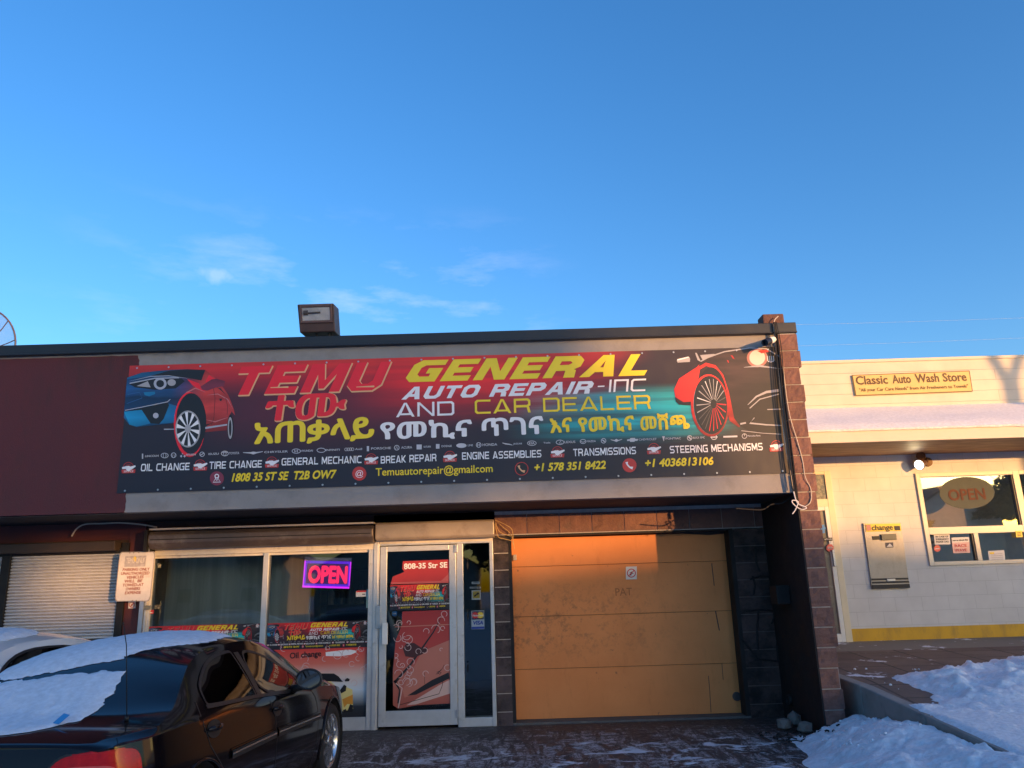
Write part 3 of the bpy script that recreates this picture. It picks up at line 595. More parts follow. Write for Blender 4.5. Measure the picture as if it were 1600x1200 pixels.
# ------------------------------------------------------------------ the printed banner
YB = YF-.012
b0 = at(183, 772, YB); b1 = at(1231, 738.5, YB); t0_ = at(202, 572, YB); t1_ = at(1217, 541, YB)
BX0, BX1 = (b0.x+t0_.x)/2, min((b1.x+t1_.x)/2+.02, xe-.03); BZ0, BZ1 = (b0.z+b1.z)/2, (t0_.z+t1_.z)/2
BO = Vector((BX0, YB, BZ0)); BW_, BH_ = BX1-BX0, BZ1-BZ0
def banner_print():
    m, n, l, b = nodes_of('banner_print'); b.inputs['Roughness'].default_value = .42
    t = n.new('ShaderNodeTexCoord'); s = n.new('ShaderNodeSeparateXYZ'); l.new(t.outputs['Object'], s.inputs[0])
    def mr(v, a, c, o0=0, o1=1, smooth=True):
        r = n.new('ShaderNodeMapRange'); r.clamp = True
        if smooth: r.interpolation_type = 'SMOOTHSTEP'
        for k, x in (('From Min', a), ('From Max', c), ('To Min', o0), ('To Max', o1)): r.inputs[k].default_value = x
        l.new(v, r.inputs[0]); return r.outputs[0]
    def op(o, a, c):
        q = n.new('ShaderNodeMath'); q.operation = o; l.new(a, q.inputs[0])
        if isinstance(c, (int, float)): q.inputs[1].default_value = c
        else: l.new(c, q.inputs[1])
        return q.outputs[0]
    def mix(f, a, c):
        q = n.new('ShaderNodeMixRGB'); l.new(f, q.inputs[0])
        for k, v in ((1, a), (2, c)):
            if isinstance(v, tuple): q.inputs[k].default_value = (*v, 1)
            else: l.new(v, q.inputs[k])
        return q.outputs[0]
    u = op('DIVIDE', s.outputs['X'], BW_); v = op('DIVIDE', s.outputs['Z'], BH_)
    mp_ = n.new('ShaderNodeMapping'); mp_.inputs['Scale'].default_value = (.35, 1, 9); l.new(t.outputs['Object'], mp_.inputs[0])
    nz = n.new('ShaderNodeTexNoise'); nz.inputs['Scale'].default_value = 1.2; nz.inputs['Detail'].default_value = 4; l.new(mp_.outputs[0], nz.inputs[0])
    st = mr(nz.outputs[0], .35, .68)
    c = mix(v, (.012, .009, .020), (.030, .016, .026))
    c = mix(op('MULTIPLY', mr(u, .72, .98), .8), c, (.024, .013, .013))
    # purple-red haze in the middle left, hot red along the top
    vl = mr(v, .70, 1.02); vr2 = mr(v, .40, .84); bl = mr(u, .30, .48)
    vv = op('ADD', op('MULTIPLY', vl, op('SUBTRACT', op('MULTIPLY', bl, 0), op('SUBTRACT', bl, 1))), op('MULTIPLY', vr2, bl))
    red = op('MULTIPLY', op('MULTIPLY', vv, mr(u, .0, .16, .5, 1)), mr(u, .80, .60))
    hz = op('MULTIPLY', op('MULTIPLY', mr(v, .18, .6), mr(u, .62, .3)), mr(u, .05, .25))
    c = mix(op('MULTIPLY', hz, .8), c, (.13, .012, .030))
    c = mix(op('MULTIPLY', red, op('ADD', op('MULTIPLY', st, .35), .65)), c, (.95, .018, .020))
    c = mix(op('MULTIPLY', op('MULTIPLY', mr(v, .86, 1), mr(u, .82, .7)), .6), c, (.60, .03, .02))
    # teal light trail on the right
    tl = op('MULTIPLY', op('MULTIPLY', mr(u, .56, .74), mr(u, .95, .84)), op('MULTIPLY', mr(v, .24, .42), mr(v, .74, .60)))
    c = mix(op('MULTIPLY', tl, op('ADD', op('MULTIPLY', st, .75), .2)), c, (.02, .52, .55))
    l.new(c, b.inputs['Base Color'])
    w = n.new('ShaderNodeTexNoise'); w.inputs['Scale'].default_value = 2.2; l.new(t.outputs['Object'], w.inputs[0])
    bp = n.new('ShaderNodeBump'); bp.inputs['Strength'].default_value = .22; bp.inputs['Distance'].default_value = .04; l.new(w.outputs[0], bp.inputs['Height']); l.new(bp.outputs[0], b.inputs['Normal'])
    return m
banner = MB().grid(lambda u, v: (u*BW_, .003*math.sin(u*40)*math.sin(v*math.pi), v*BH_), 60, 4).build('banner', banner_print(), smooth=True)
banner.location = BO
tag(banner, 'wide printed repair shop banner with red, yellow and white lettering stretched across the fascia', 'banner')
P = Plane(YB, BO)
def pr_(name, c, rough=.42): return mat('print_'+name, c, rough, 0, .05, 3)
YEL, WHT, RED_, LINE = pr_('yellow', (.92, .66, .02)), pr_('white', (.86, .82, .82)), pr_('red', (.86, .012, .028)), pr_('pale_orange', (.80, .42, .20))
DRK, CHR = pr_('near_black', (.010, .009, .012)), pr_('grey', (.40, .37, .38))
# headline
def italic(body, pl, pr, h, m, dy, sh=.38, style='heavy', name='lettering'): return add_text(body, P, pl, pr, h, m, banner, dy, style, sh, name=name)
def grow(o, d, dy=0, sh=(0, 0)):
    """outline copy: the same lettering pushed out by d metres in eight directions"""
    bm = bmesh.new(); me = o.data
    for i in range(8):
        n0 = len(bm.verts); bm.from_mesh(me); bm.verts.ensure_lookup_table()
        for v in bm.verts[n0:]: v.co += Vector((math.cos(i*math.pi/4)*d+sh[0], dy-.00015*i, math.sin(i*math.pi/4)*d+sh[1]))
    m2 = bpy.data.meshes.new('lettering'); bm.to_mesh(m2); bm.free(); return m2
tm = italic('TEMU', (371, 617.5), (611, 609), 44, RED_, -.0065, .36, name='headline_letters')
put('letter_outline', grow(tm, .009, .0022, (.006, -.009)), LINE).parent = banner
g_ = italic('GENERAL', (634, 597.5), (1012, 586.5), 33.5, YEL, -.005, .45, name='headline_letters')
italic('AUTO REPAIR', (627, 624.6), (929, 614.8), 19.5, WHT, -.004, .40, 'bold')
italic('-', (934, 608), (945, 607.5), 8, WHT, -.004, .1, 'bold')
italic('InC', (951, 613), (1011, 611), 19.5, WHT, -.004, .12, 'light')
add_text('AND', P, (619, 652), (710, 648.8), 22, WHT, banner, -.004, 'light')
add_text('CAR DEALER', P, (742, 647), (1017, 639), 22, YEL, banner, -.004, 'light')
# spanner gaps under the E and U of the headline
for cx, cy in ((437, 605), (571, 604)): add_shape([stroke([(cx-14, cy+1), (cx+14, cy)], [1, 2.6])], P, LINE, banner, -.0092, 'spanner_mark')
def eth(s, pl, pr, h, m, bold=.035, sh=0, dy=-.004):
    return add_text(s, P, pl, pr, h, m, banner, dy, 'ethiopic', sh, bold, name='ethiopic_letters')
e_ = eth('ተሙ', (414, 657), (541, 651.5), 37, RED_, .03, .08, -.007); put('letter_outline', grow(e_, .008, .003, (.006, -.007)), LINE).parent = banner
eth('አጠቃላይ', (397, 693), (585, 683), 31, YEL); eth('የመኪና', (594, 686), (738, 681), 26, WHT, .03); eth('ጥገና', (753, 681), (850, 677), 26, WHT, .03)
eth('እና', (860, 676), (895, 674), 21, YEL); eth('የመኪና', (904, 674.5), (992, 671), 22, YEL); eth('መሸጫ', (1001, 672), (1078, 669), 24, YEL)
# service line with its badges
for s, pl, pr in (('OIL CHANGE', (220, 736.5), (296, 734.5)), ('TIRE CHANGE', (327, 733), (409, 730.5)), ('GENERAL MECHANIC', (440, 727.5), (565, 723.5)), ('BREAK REPAIR', (595, 724.5), (682, 720.5)),
                  ('ENGINE ASSEMBLIES', (722, 718.5), (846, 714.5)), ('TRANSMISSIONS', (896, 713), (994, 709.5)), ('STEERING MECHANISMS', (1047, 708.5), (1192, 703.5))):
    add_text(s, P, pl, pr, 11.5, WHT, banner, -.004, 'medium')
BADGE = pr_('badge_red', (.55, .035, .03))
for cx, cy in ((201, 731), (313, 727), (425, 722.5), (580, 717.5), (703, 713.5), (871, 706.5), (1021.5, 701.4), (1213, 697)):
    add_shape([[(cx-11, cy+3), (cx+11, cy+2.4), (cx+10, cy+8), (cx-10, cy+8.6)]], P, BADGE, banner, -.0035, 'badge')
    add_shape([stroke(ell(cx, cy-.5, 8, 8, 14, 0, 190, 350), 1.0)], P, BADGE, banner, -.003, 'badge'); add_shape([ell(cx, cy-1, 5.4, 5.2, 14)], P, pr_('badge_dark', (.22, .02, .022)), banner, -.003, 'badge')
    add_shape([stroke([(cx-10, cy+.5), (cx-3, cy-.5), (cx+4, cy+.5), (cx+11, cy-3)], [3, 4.5, 5, 2.2])], P, WHT, banner, -.0045, 'spanner_mark')
    add_shape([ell(cx, cy+1, 4.2, 4, 12)], P, WHT, banner, -.0048, 'spanner_mark')
    add_text('SERVICE', P, (cx-7.5, cy+7.2), (cx+7.5, cy+6.7), 3, WHT, banner, -.005, 'plain')
# contact line
add_text('1808 35 ST SE  T2B OW7', P, (362, 752.5), (526, 746.8), 12.5, YEL, banner, -.004, 'plain', .22, .035)
add_text('Temuautorepair@gmailcom', P, (587, 743.6), (770, 737.6), 12, YEL, banner, -.004, 'plain', 0, .012)
add_text('+1 578 351 8422', P, (835, 736.5), (947, 732), 12, YEL, banner, -.004, 'plain', .22, .035)
add_text('+1 4036813106', P, (1008, 729.8), (1115, 726), 12, YEL, banner, -.004, 'plain', .22, .035)
for cx, cy, col, kind in ((339, 747.5, pr_('badge_plum', (.24, .03, .06)), 'pin'), (561.5, 740, BADGE, '@'), (815, 732.5, DRK, 'phone'), (983.5, 727, BADGE, 'phone')):
    add_shape([ell(cx, cy, 11, 11, 24)], P, col, banner, -.0035, 'contact_icon')
    if col is DRK: add_shape(ring(cx, cy, 10.6, 10.6, 1.1), P, BADGE, banner, -.0042, 'contact_icon')
    if kind == 'phone': add_shape([stroke([(cx-4.5, cy-5), (cx-3.5, cy-1), (cx, cy+3), (cx+5, cy+4.5)], [4.2, 2.2, 2.2, 4.4])], P, WHT if col is BADGE else LINE, banner, -.0048, 'contact_icon')
    elif kind == '@': add_text('@', P, (cx-6, cy+4), (cx+6, cy+4), 9, WHT, banner, -.0045, 'plain')
    else:
        add_shape(ring(cx, cy-3.5, 3.6, 3.6, 1.5), P, WHT, banner, -.0045, 'contact_icon'); add_shape([stroke([(cx-2.6, cy-1), (cx, cy+3.5), (cx+2.6, cy-1)], 1.3)], P, WHT, banner, -.0047, 'contact_icon')
        add_shape([stroke([(cx-2.5, cy+1.5), (cx-6, cy+6), (cx+6, cy+5.7), (cx+2.5, cy+1.5)], 1.1)], P, WHT, banner, -.0049, 'contact_icon')
# row of maker's marks
def ly(x): return 713-.0335*(x-222)
LOGO = pr_('logo_white', (.55, .53, .56))
lg = []
def lt(s, a, b_, h=4.6, style='plain', bold=.02): add_text(s, P, (a, ly(a)+h/2), (b_, ly(b_)+h/2), h, LOGO, banner, -.004, style, 0, bold)
def lr(x, rx, ry, w=1.0): add_shape(ring(x, ly(x), rx, ry, w), P, LOGO, banner, -.004, 'maker_mark')
def ls(pts, w): add_shape([stroke([(x, ly(x)+y) for x, y in pts], w)], P, LOGO, banner, -.0043, 'maker_mark')
ls([(223, -4), (223, 4)], 2); lt('LINCOLN', 227, 248, 3)
lr(257.5, 6, 4.2); lr(257.5, 2.6, 4, .8); lr(271.5, 4.2, 4.2); ls([(268.5, -2.5), (270.2, 2.5), (271.5, -1), (272.8, 2.5), (274.5, -2.5)], .8)
for q in ((0, -2.6), (-2.6, 2), (2.6, 2)): add_shape([[(286+q[0]-1.9, ly(286)+q[1]), (286+q[0], ly(286)+q[1]-2.2), (286+q[0]+1.9, ly(286)+q[1]), (286+q[0], ly(286)+q[1]+2.2)]], P, LOGO, banner, -.004, 'maker_mark')
lt('MITSUBISHI', 291, 306, 2.8); lr(316, 4, 3.9); ls([(313.5, 1.5), (318.5, -1.5)], 1.2); lt('ISUZU', 326, 342, 3); lr(351.5, 6, 4.2); lr(351.5, 2.4, 3.8, .8); ls([(347, -1.5), (356, -1.5)], .8); lt('TOYOTA', 358, 374, 3.6)
ls([(380, -.5), (391, .4), (396, .8), (401, .4), (411, -1)], [.8, 2, 4.4, 2, .8]); lt('CHRYSLER', 413, 450, 3); lr(463, 7, 3.9); ls([(460.5, -2.2), (461, 2.2)], 1); ls([(465, -2.2), (465, 2.2)], 1); ls([(461, .3), (465, -.4)], .9); lt('HYUNDAI', 470, 489, 3)
lr(502, 7, 3.8); lt('INFINITI', 509, 531, 2.8)
for k in range(4): lr(541+k*3.3, 2.6, 2.6, .8)
lt('Audi', 555, 566, 3); ls([(575, -4), (575, 4)], 3.4); lt('PORSCHE', 580, 611, 3.4); lr(620, 4.2, 4.2); ls([(618.2, 2.4), (620, -2.4), (621.8, 2.4)], .9); lt('ACURA', 627, 644, 3.6)
add_shape([[(651, ly(655)-3.8), (659, ly(655)-3.8), (659, ly(655)+3.8), (651, ly(655)+3.8)]], P, LOGO, banner, -.004, 'maker_mark'); lt('SATURN', 662, 673, 2.8); ls([(684, -3.6), (684, 3.6)], 5.5); lt('DODGE', 690, 706, 3)
add_shape([ell(721, ly(721), 8, 3.6)], P, LOGO, banner, -.004, 'maker_mark'); lt('LINE', 731, 739, 3); lr(748, 4.2, 4.2); ls([(746.3, -2.2), (746.3, 2.2)], 1); ls([(749.7, -2.2), (749.7, 2.2)], 1); ls([(746, 0), (750, 0)], .9); lt('HONDA', 754, 777, 3.8)
ls([(785, -2), (790, -.4), (796, .6), (801, 2)], [.8, 1.8, 1.6, .6]); lt('JAGUAR', 802, 816, 2.5); lr(831, 7.3, 4, .9); lt('KIA', 826.5, 835.5, 3.6); lt('Tesla', 849, 860, 2.4)
lr(875, 6.5, 3.9); ls([(876.5, -2.2), (873.5, 1.5), (878, 1.6)], .9); lt('LEXUS', 882, 899, 3.4); lr(911, 5, 3.7); ls([(907.5, -.5), (911, 1.4), (914.5, -.5)], .9); lt('MAZDA', 917, 931, 3); lr(943, 4.1, 4.1); ls([(941, -1.6), (945, 1.6)], 1.8)
ls([(954, -1.4), (960, .2), (963, 0), (966, .2), (972, -1.4)], [.6, 1.6, 5, 1.6, .6]); add_shape([[(980, ly(988)-.6), (984, ly(988)-1), (985, ly(988)-2.8), (992, ly(988)-3), (992.6, ly(988)-1.4), (997, ly(988)-1.6), (996, ly(988)+1.6), (992, ly(988)+1.7), (991, ly(988)+3), (984.6, ly(988)+3.2), (984, ly(988)+1.6), (979.6, ly(988)+1.8)]], P, LOGO, banner, -.004, 'maker_mark')
lt('CHEVROLET', 998, 1026, 3.2); ls([(1036.5, -4), (1037, 3.5)], [4, .8]); lt('PONTIAC', 1040, 1064, 3.2); lr(1077.5, 4.1, 4.1); ls([(1075.5, -2), (1079.5, 2)], 2); lt('BUICK GMC', 1083, 1101, 3); lr(1115.5, 4.8, 4.2); ls([(1110, 0), (1121, 0)], 1.6); ls([(1130, 0), (1152, 0)], 2.6); lr(1163, 4, 4, .8); ls([(1163, -3.4), (1163, 0)], .8); lt('Mercedes-Benz', 1168, 1188, 2.5)

# pictured cars: flat printed shapes
def gmat(name, stops, x0, x1):
    m, n, l, b = nodes_of(name); b.inputs['Roughness'].default_value = .42; t = n.new('ShaderNodeTexCoord'); s = n.new('ShaderNodeSeparateXYZ'); l.new(t.outputs['Object'], s.inputs[0])
    r = n.new('ShaderNodeMapRange'); r.inputs['From Min'].default_value = x0; r.inputs['From Max'].default_value = x1; l.new(s.outputs['X'], r.inputs[0])
    c = n.new('ShaderNodeValToRGB'); e = c.color_ramp.elements; e[0].position, e[0].color = stops[0][0], (*stops[0][1], 1); e[1].position, e[1].color = stops[-1][0], (*stops[-1][1], 1)
    for p, k in stops[1:-1]: q = e.new(p); q.color = (*k, 1)
    l.new(r.outputs[0], c.inputs[0]); l.new(c.outputs[0], b.inputs['Base Color']); return m
def C1(*pts): return [(170+x/4.571, 530+y/4.571) for x, y in pts]
xq = lambda px_: P((px_, 650))[0]
def gmat2(name, stops, x0, x1, zst, z0, z1, st=.25):
    m = gmat(name, stops, x0, x1); n, l = m.node_tree.nodes, m.node_tree.links; b = n['Principled BSDF']; src = b.inputs['Base Color'].links[0].from_socket
    s = [q for q in n if q.bl_idname == 'ShaderNodeSeparateXYZ'][0]; r = n.new('ShaderNodeMapRange'); r.inputs['From Min'].default_value = z0; r.inputs['From Max'].default_value = z1; l.new(s.outputs['Z'], r.inputs[0])
    t = [q for q in n if q.bl_idname == 'ShaderNodeTexCoord'][0]; mp_ = n.new('ShaderNodeMapping'); mp_.inputs['Scale'].default_value = (.7, 1, 3.5); mp_.inputs['Rotation'].default_value = (0, R(25), 0); l.new(t.outputs['Object'], mp_.inputs[0]); nz = n.new('ShaderNodeTexNoise'); nz.inputs['Scale'].default_value = 2.6; nz.inputs['Detail'].default_value = 3; l.new(mp_.outputs[0], nz.inputs[0])
    a = n.new('ShaderNodeMath'); a.operation = 'MULTIPLY_ADD'; a.inputs[1].default_value = st*2; a.inputs[2].default_value = -st; l.new(nz.outputs[0], a.inputs[0]); ad = n.new('ShaderNodeMath'); l.new(a.outputs[0], ad.inputs[0]); l.new(r.outputs[0], ad.inputs[1])
    c = n.new('ShaderNodeValToRGB'); e = c.color_ramp.elements; e[0].position = zst[0][0]; e[0].color = (zst[0][1],)*3+(1,); e[1].position = zst[-1][0]; e[1].color = (zst[-1][1],)*3+(1,)
    for p_, k in zst[1:-1]: q = e.new(p_); q.color = (k, k, k, 1)
    l.new(ad.outputs[0], c.inputs[0]); mx = n.new('ShaderNodeMixRGB'); mx.blend_type = 'MULTIPLY'; mx.inputs[0].default_value = 1; l.new(src, mx.inputs[1]); l.new(c.outputs[0], mx.inputs[2]); l.new(mx.outputs[0], b.inputs['Base Color']); return m
zq = lambda py_: P((280, py_))[1]
suv = gmat2('print_suv', [(0, (.012, .16, .36)), (.42, (.014, .11, .26)), (.58, (.26, .04, .06)), (.72, (.72, .05, .04)), (1, (.55, .04, .04))], xq(196), xq(366), [(0, .25), (.25, .5), (.42, 1.0), (.58, .6), (.75, .95), (1, .45)], zq(690), zq(575))
def c1(pts, m, dy, name='pictured_car'): return add_shape([C1(*pts)], P, m, banner, dy, name)
c1([(132, 275), (240, 238), (400, 222), (560, 214), (690, 220), (745, 262), (800, 320), (855, 400), (893, 500), (902, 545), (878, 515), (855, 560), (842, 650), (690, 664), (660, 700), (560, 700), (490, 640), (470, 600), (200, 627), (148, 612), (108, 560), (112, 500), (120, 400)], suv, -.003)
BLU = gmat2('print_bright_blue', [(0, (.010, .34, .62)), (1, (.006, .14, .34))], xq(192), xq(280), [(0, .5), (.5, 1), (1, .7)], zq(670), zq(630), .15)
BLU2 = gmat2('print_deep_blue', [(0, (.010, .075, .22)), (.6, (.012, .06, .17)), (1, (.16, .02, .04))], xq(196), xq(310), [(0, .6), (.35, .35), (.6, 1.3), (.8, .8), (1, .4)], zq(640), zq(586), .3)
SKYB = pr_('pale_grey2', (.42, .42, .48)); _u = None
c1([(300, 262), (430, 226), (560, 217), (690, 220), (662, 296), (560, 276), (420, 262)], DRK, -.0034)
c1([(132, 285), (260, 270), (420, 268), (560, 282), (640, 310), (560, 372), (500, 480), (430, 460), (240, 490), (112, 515), (120, 400)], BLU2, -.0036)
c1([(140, 318), (330, 282), (520, 282), (545, 300), (480, 352), (330, 362), (190, 345)], DRK, -.0040)
c1([(150, 312), (330, 276), (500, 272), (505, 279), (330, 284), (150, 320)], SKYB, -.0044)
add_shape([[(170+x/4.571, 530+y/4.571) for x, y in lp] for lp in (ell(368, 318, 46, 42), ell(368, 318, 28, 26))], P, SKYB, banner, -.0046, 'pictured_car')
add_shape([[(170+x/4.571, 530+y/4.571) for x, y in ell(450, 310, 30, 24)]], P, CHR, banner, -.0046, 'pictured_car')
c1([(200, 335), (280, 300), (300, 345)], CHR, -.0045)
c1([(110, 520), (238, 505), (300, 602), (200, 625), (148, 610)], BLU, -.0038); c1([(112, 515), (240, 490), (420, 453), (432, 470), (392, 570), (362, 606), (298, 600), (236, 505)], DRK, -.0042)
c1([(362, 606), (392, 570), (436, 470), (500, 480), (486, 560), (470, 595)], BLU, -.0038); c1([(250, 380), (330, 375), (332, 392), (290, 408), (258, 400)], BLU, -.0042)
add_shape([[(170+x/4.571, 530+y/4.571) for x, y in ell(337, 546, 20, 20)]], P, SKYB, banner, -.0048, 'pictured_car')
add_shape([[(170+x/4.571, 530+y/4.571) for x, y in ell(590, 590, 108, 205, 32)]], P, DRK, banner, -.0044, 'pictured_wheel')
add_shape([[(170+x/4.571, 530+y/4.571) for x, y in ring(578, 610, 112, 232, 12)[0]], [(170+x/4.571, 530+y/4.571) for x, y in ell(586, 606, 102, 215, 28)]], P, RED_, banner, -.0042, 'pictured_wheel')
add_shape([[(170+x/4.571, 530+y/4.571) for x, y in lp] for lp in (ell(566, 642, 90, 132), ell(566, 642, 79, 120))], P, CHR, banner, -.0048, 'pictured_wheel')
for k in range(10):
    a = 2*math.pi*(k+.3)/10; c1([(566+math.cos(a-.10)*20, 642+math.sin(a-.10)*30), (566+math.cos(a-.13)*82, 642+math.sin(a-.13)*122), (566+math.cos(a+.13)*82, 642+math.sin(a+.13)*122), (566+math.cos(a+.10)*20, 642+math.sin(a+.10)*30)], WHT, -.005, 'pictured_wheel')
add_shape([[(170+x/4.571, 530+y/4.571) for x, y in ell(566, 640, 22, 32)]], P, CHR, banner, -.0053, 'pictured_wheel')
add_shape([[(170+x/4.571, 530+y/4.571) for x, y in ell(870, 630, 22, 92)]], P, DRK, banner, -.0044, 'pictured_wheel')
add_shape([[(170+x/4.571, 530+y/4.571) for x, y in lp] for lp in (ell(868, 635, 17, 78), ell(868, 635, 9, 58))], P, CHR, banner, -.0048, 'pictured_wheel')
c1([(655, 340), (735, 288), (770, 282), (832, 300), (826, 335), (765, 346), (705, 368), (668, 362)], BLU2, -.0048); c1([(692, 300), (716, 255), (760, 285), (740, 300), (700, 320)], RED_, -.0044)
c1([(690, 628), (845, 606), (847, 616), (690, 642)], SKYB, -.0046); c1([(690, 610), (740, 600), (690, 625)], DRK, -.0045)
c1([(770, 346), (778, 346), (840, 400), (800, 352)], DRK, -.0045); c1([(790, 425), (812, 425), (805, 442), (795, 442)], DRK, -.0045); c1([(560, 285), (640, 312), (690, 375), (660, 372), (600, 330)], RED_, -.0039)
def C3(*pts): return [(830+x/3.81, 530+y/3.81) for x, y in pts]
def c3(pts, m, dy, name='pictured_car'): return add_shape([C3(*pts)], P, m, banner, dy, name)
BRN = gmat2('print_dark_body', [(0, (.012, .008, .010)), (.45, (.05, .024, .022)), (.75, (.035, .018, .016)), (1, (.02, .011, .011))], xq(1085), xq(1222), [(0, .3), (.4, .7), (.62, 1.5), (.8, .6), (1, .9)], zq(680), zq(548), .35)
HOT = gmat2('print_hot_red', [(0, (.55, .015, .014)), (.5, (.85, .03, .025)), (1, (.60, .015, .012))], xq(1052), xq(1160), [(0, .3), (.35, .9), (.6, 1.1), (.8, .75), (1, 1)], zq(690), zq(560), .3)
c3([(985, 80), (1060, 100), (1200, 55), (1380, 58), (1478, 105), (1490, 570), (1300, 545), (1180, 480), (1000, 170)], BRN, -.003)
c3([(988, 165), (1000, 150), (985, 260), (960, 320), (950, 372), (905, 375), (858, 345), (850, 300), (880, 235)], HOT, -.0034); c3([(858, 345), (905, 375), (950, 372), (948, 395), (880, 390), (860, 370)], DRK, -.0036)
add_shape([C3(*stroke([(985, 260), (995, 175), (1040, 150), (1090, 165), (1130, 220), (1160, 320), (1180, 420), (1195, 480), (1240, 522)], [10, 22, 20, 24, 30, 34, 34, 30, 10]))], P, HOT, banner, -.0042, 'pictured_car')
add_shape([[(830+x/3.81, 530+y/3.81) for x, y in ell(1078, 345, 88, 178, 32, -.06)]], P, DRK, banner, -.0043, 'pictured_wheel')
add_shape([[(830+x/3.81, 530+y/3.81) for x, y in lp] for lp in (ell(1062, 395, 112, 186, 32, -.06), ell(1066, 393, 100, 174, 32, -.06))], P, HOT, banner, -.0046, 'pictured_wheel')
add_shape([[(830+x/3.81, 530+y/3.81) for x, y in ell(1068, 393, 98, 172, 32, -.06)]], P, DRK, banner, -.0044, 'pictured_wheel')
for k in range(22):
    a = 2*math.pi*k/22; c3([(1085+math.cos(a-.05)*18, 385+math.sin(a-.05)*28), (1072+math.cos(a-.030)*88, 392+math.sin(a-.030)*156), (1072+math.cos(a+.012)*88, 392+math.sin(a+.012)*156), (1085+math.cos(a+.05)*18, 385+math.sin(a+.05)*28)], (CHR if k % 3 else WHT) if 9 < k < 21 else (RED_ if k < 7 else pr_('dim_spoke', (.10, .09, .09))), -.005, 'pictured_wheel')
c3([(865, 128), (940, 106), (946, 118), (944, 136), (872, 140)], CHR, -.004); c3([(868, 120), (935, 104), (940, 110), (870, 128)], WHT, -.0043); c3([(1005, 95), (1090, 88), (1100, 96), (1020, 125)], CHR, -.0036); c3([(975, 82), (985, 82), (1010, 135), (990, 125)], CHR, -.004)
for pts, w in (([(1010, 132), (1060, 105), (1150, 75), (1300, 52), (1400, 58), (1478, 104)], 7), ([(1265, 168), (1360, 160), (1480, 176)], [2, 12, 2]), ([(1288, 392), (1340, 342), (1400, 315), (1482, 304)], [3, 10, 14, 16]), ([(1300, 412), (1360, 358), (1482, 325)], 6), ([(1405, 419), (1500, 416)], 5),
               ([(1328, 468), (1300, 500), (1400, 510), (1488, 514)], [5, 10, 8, 5]), ([(1244, 505), (1278, 498)], 10), ([(1250, 545), (1380, 560), (1488, 566)], 4)):
    add_shape([C3(*stroke(pts, w))], P, CHR, banner, -.0045, 'pictured_car')
add_shape([[(830+x/3.81, 530+y/3.81) for x, y in ell(1345, 112, 62, 56)]], P, pr_('lamp_halo', (.42, .16, .13)), banner, -.004, 'pictured_lamp')
add_shape([[(830+x/3.81, 530+y/3.81) for x, y in ell(1345, 110, 47, 45)]], P, pr_('lamp_pink', (.85, .62, .52)), banner, -.0047, 'pictured_lamp')
c3([(1345, 70), (1400, 62), (1420, 75), (1370, 85)], HOT, -.0049)
for k in range(4): add_shape([C3(*stroke([(1404+k*12, 100), (1408+k*12, 130)], 4))], P, WHT, banner, -.0048, 'pictured_lamp')
add_shape([C3(*stroke([(1408, 132), (1425, 137), (1444, 130)], 4))], P, WHT, banner, -.005, 'pictured_lamp')
c3([(1186, 95), (1198, 98), (1210, 118), (1200, 116)], HOT, -.004); c3([(1165, 125), (1172, 126), (1178, 142), (1170, 138)], HOT, -.004)
for pts, w, m_ in (([(150, 300), (300, 266), (430, 262), (560, 280)], [1, 5, 5, 1], SKYB), ([(500, 480), (520, 420), (560, 380), (620, 350), (690, 378)], [2, 8, 10, 8, 2], pr_('rose', (.55, .16, .16))), ([(700, 400), (780, 392), (850, 430), (888, 500)], [1, 7, 7, 1], pr_('rose', (.55, .16, .16))), ([(745, 330), (760, 420), (752, 560), (735, 610)], 3, DRK), ([(835, 420), (850, 480), (846, 540)], 3, DRK), ([(690, 575), (760, 590), (850, 560)], [1, 9, 2], pr_('rose', (.55, .16, .16))), ([(118, 508), (240, 485), (420, 448), (440, 430)], 5, SKYB), ([(135, 395), (220, 380), (240, 420), (130, 460)], 3, pr_('blue_line', (.03, .12, .30)))):
    c1(stroke(pts, w), m_, -.0041)
c1([(395, 640), (480, 640), (470, 646), (395, 648)], SKYB, -.0041)
# eyelets along both hems
ey = MB()
for k in range(21):
    u = .012+.976*k/20
    for v in (.018, .978): ey.lathe((u*BW_, -.004, v*BH_), (0, -1, 0), [(0, .011), (.004, .010)], 10)
ey.build('eyelets', steel, None).parent = banner

# ------------------------------------------------------------------ smaller prints of the banner behind the windows
FULL = {c.name.split('.')[0] for c in banner.children}
def small_banner(label, xa, xb, za, zb, Y, keep_low=True):
    r = banner.copy(); COL.objects.link(r); r.location = (xa, Y, za); r.scale = ((xb-xa)/BW_, 1, (zb-za)/BH_); r['label'] = label; r['category'] = 'poster'; r.name = 'window_poster'
    for ch in banner.children:
        if ch.name.startswith(('eyelets', 'maker_mark')): continue
        c = ch.copy(); COL.objects.link(c); c.parent = r
    return r
YI = YW+.034
def rect(px0, py0, px1, py1, Y): a = at(px0, py0, Y); b_ = at(px1, py1, Y); return a.x, b_.x, b_.z, a.z
x0_, x1_, z0_, z1_ = rect(419, 974, 580, 1008, YI); small_banner('dim copy of the shop banner behind the right window, above the oil change poster', x0_, xr-.10, z0_-.02, z1_, YW+.016)
small_banner('dim copy of the shop banner behind the left window, partly hidden by the black car', xl+.125, xm-.036, z0_-.02, z1_+.005, YW+.016)
a, c = at(611, 930, YI).x, at(707, 930, YI).x
small_banner('small copy of the shop banner behind the glass of the entrance door', a, c, at(660, 952, YI).z, at(660, 913, YI).z, YW-.030)
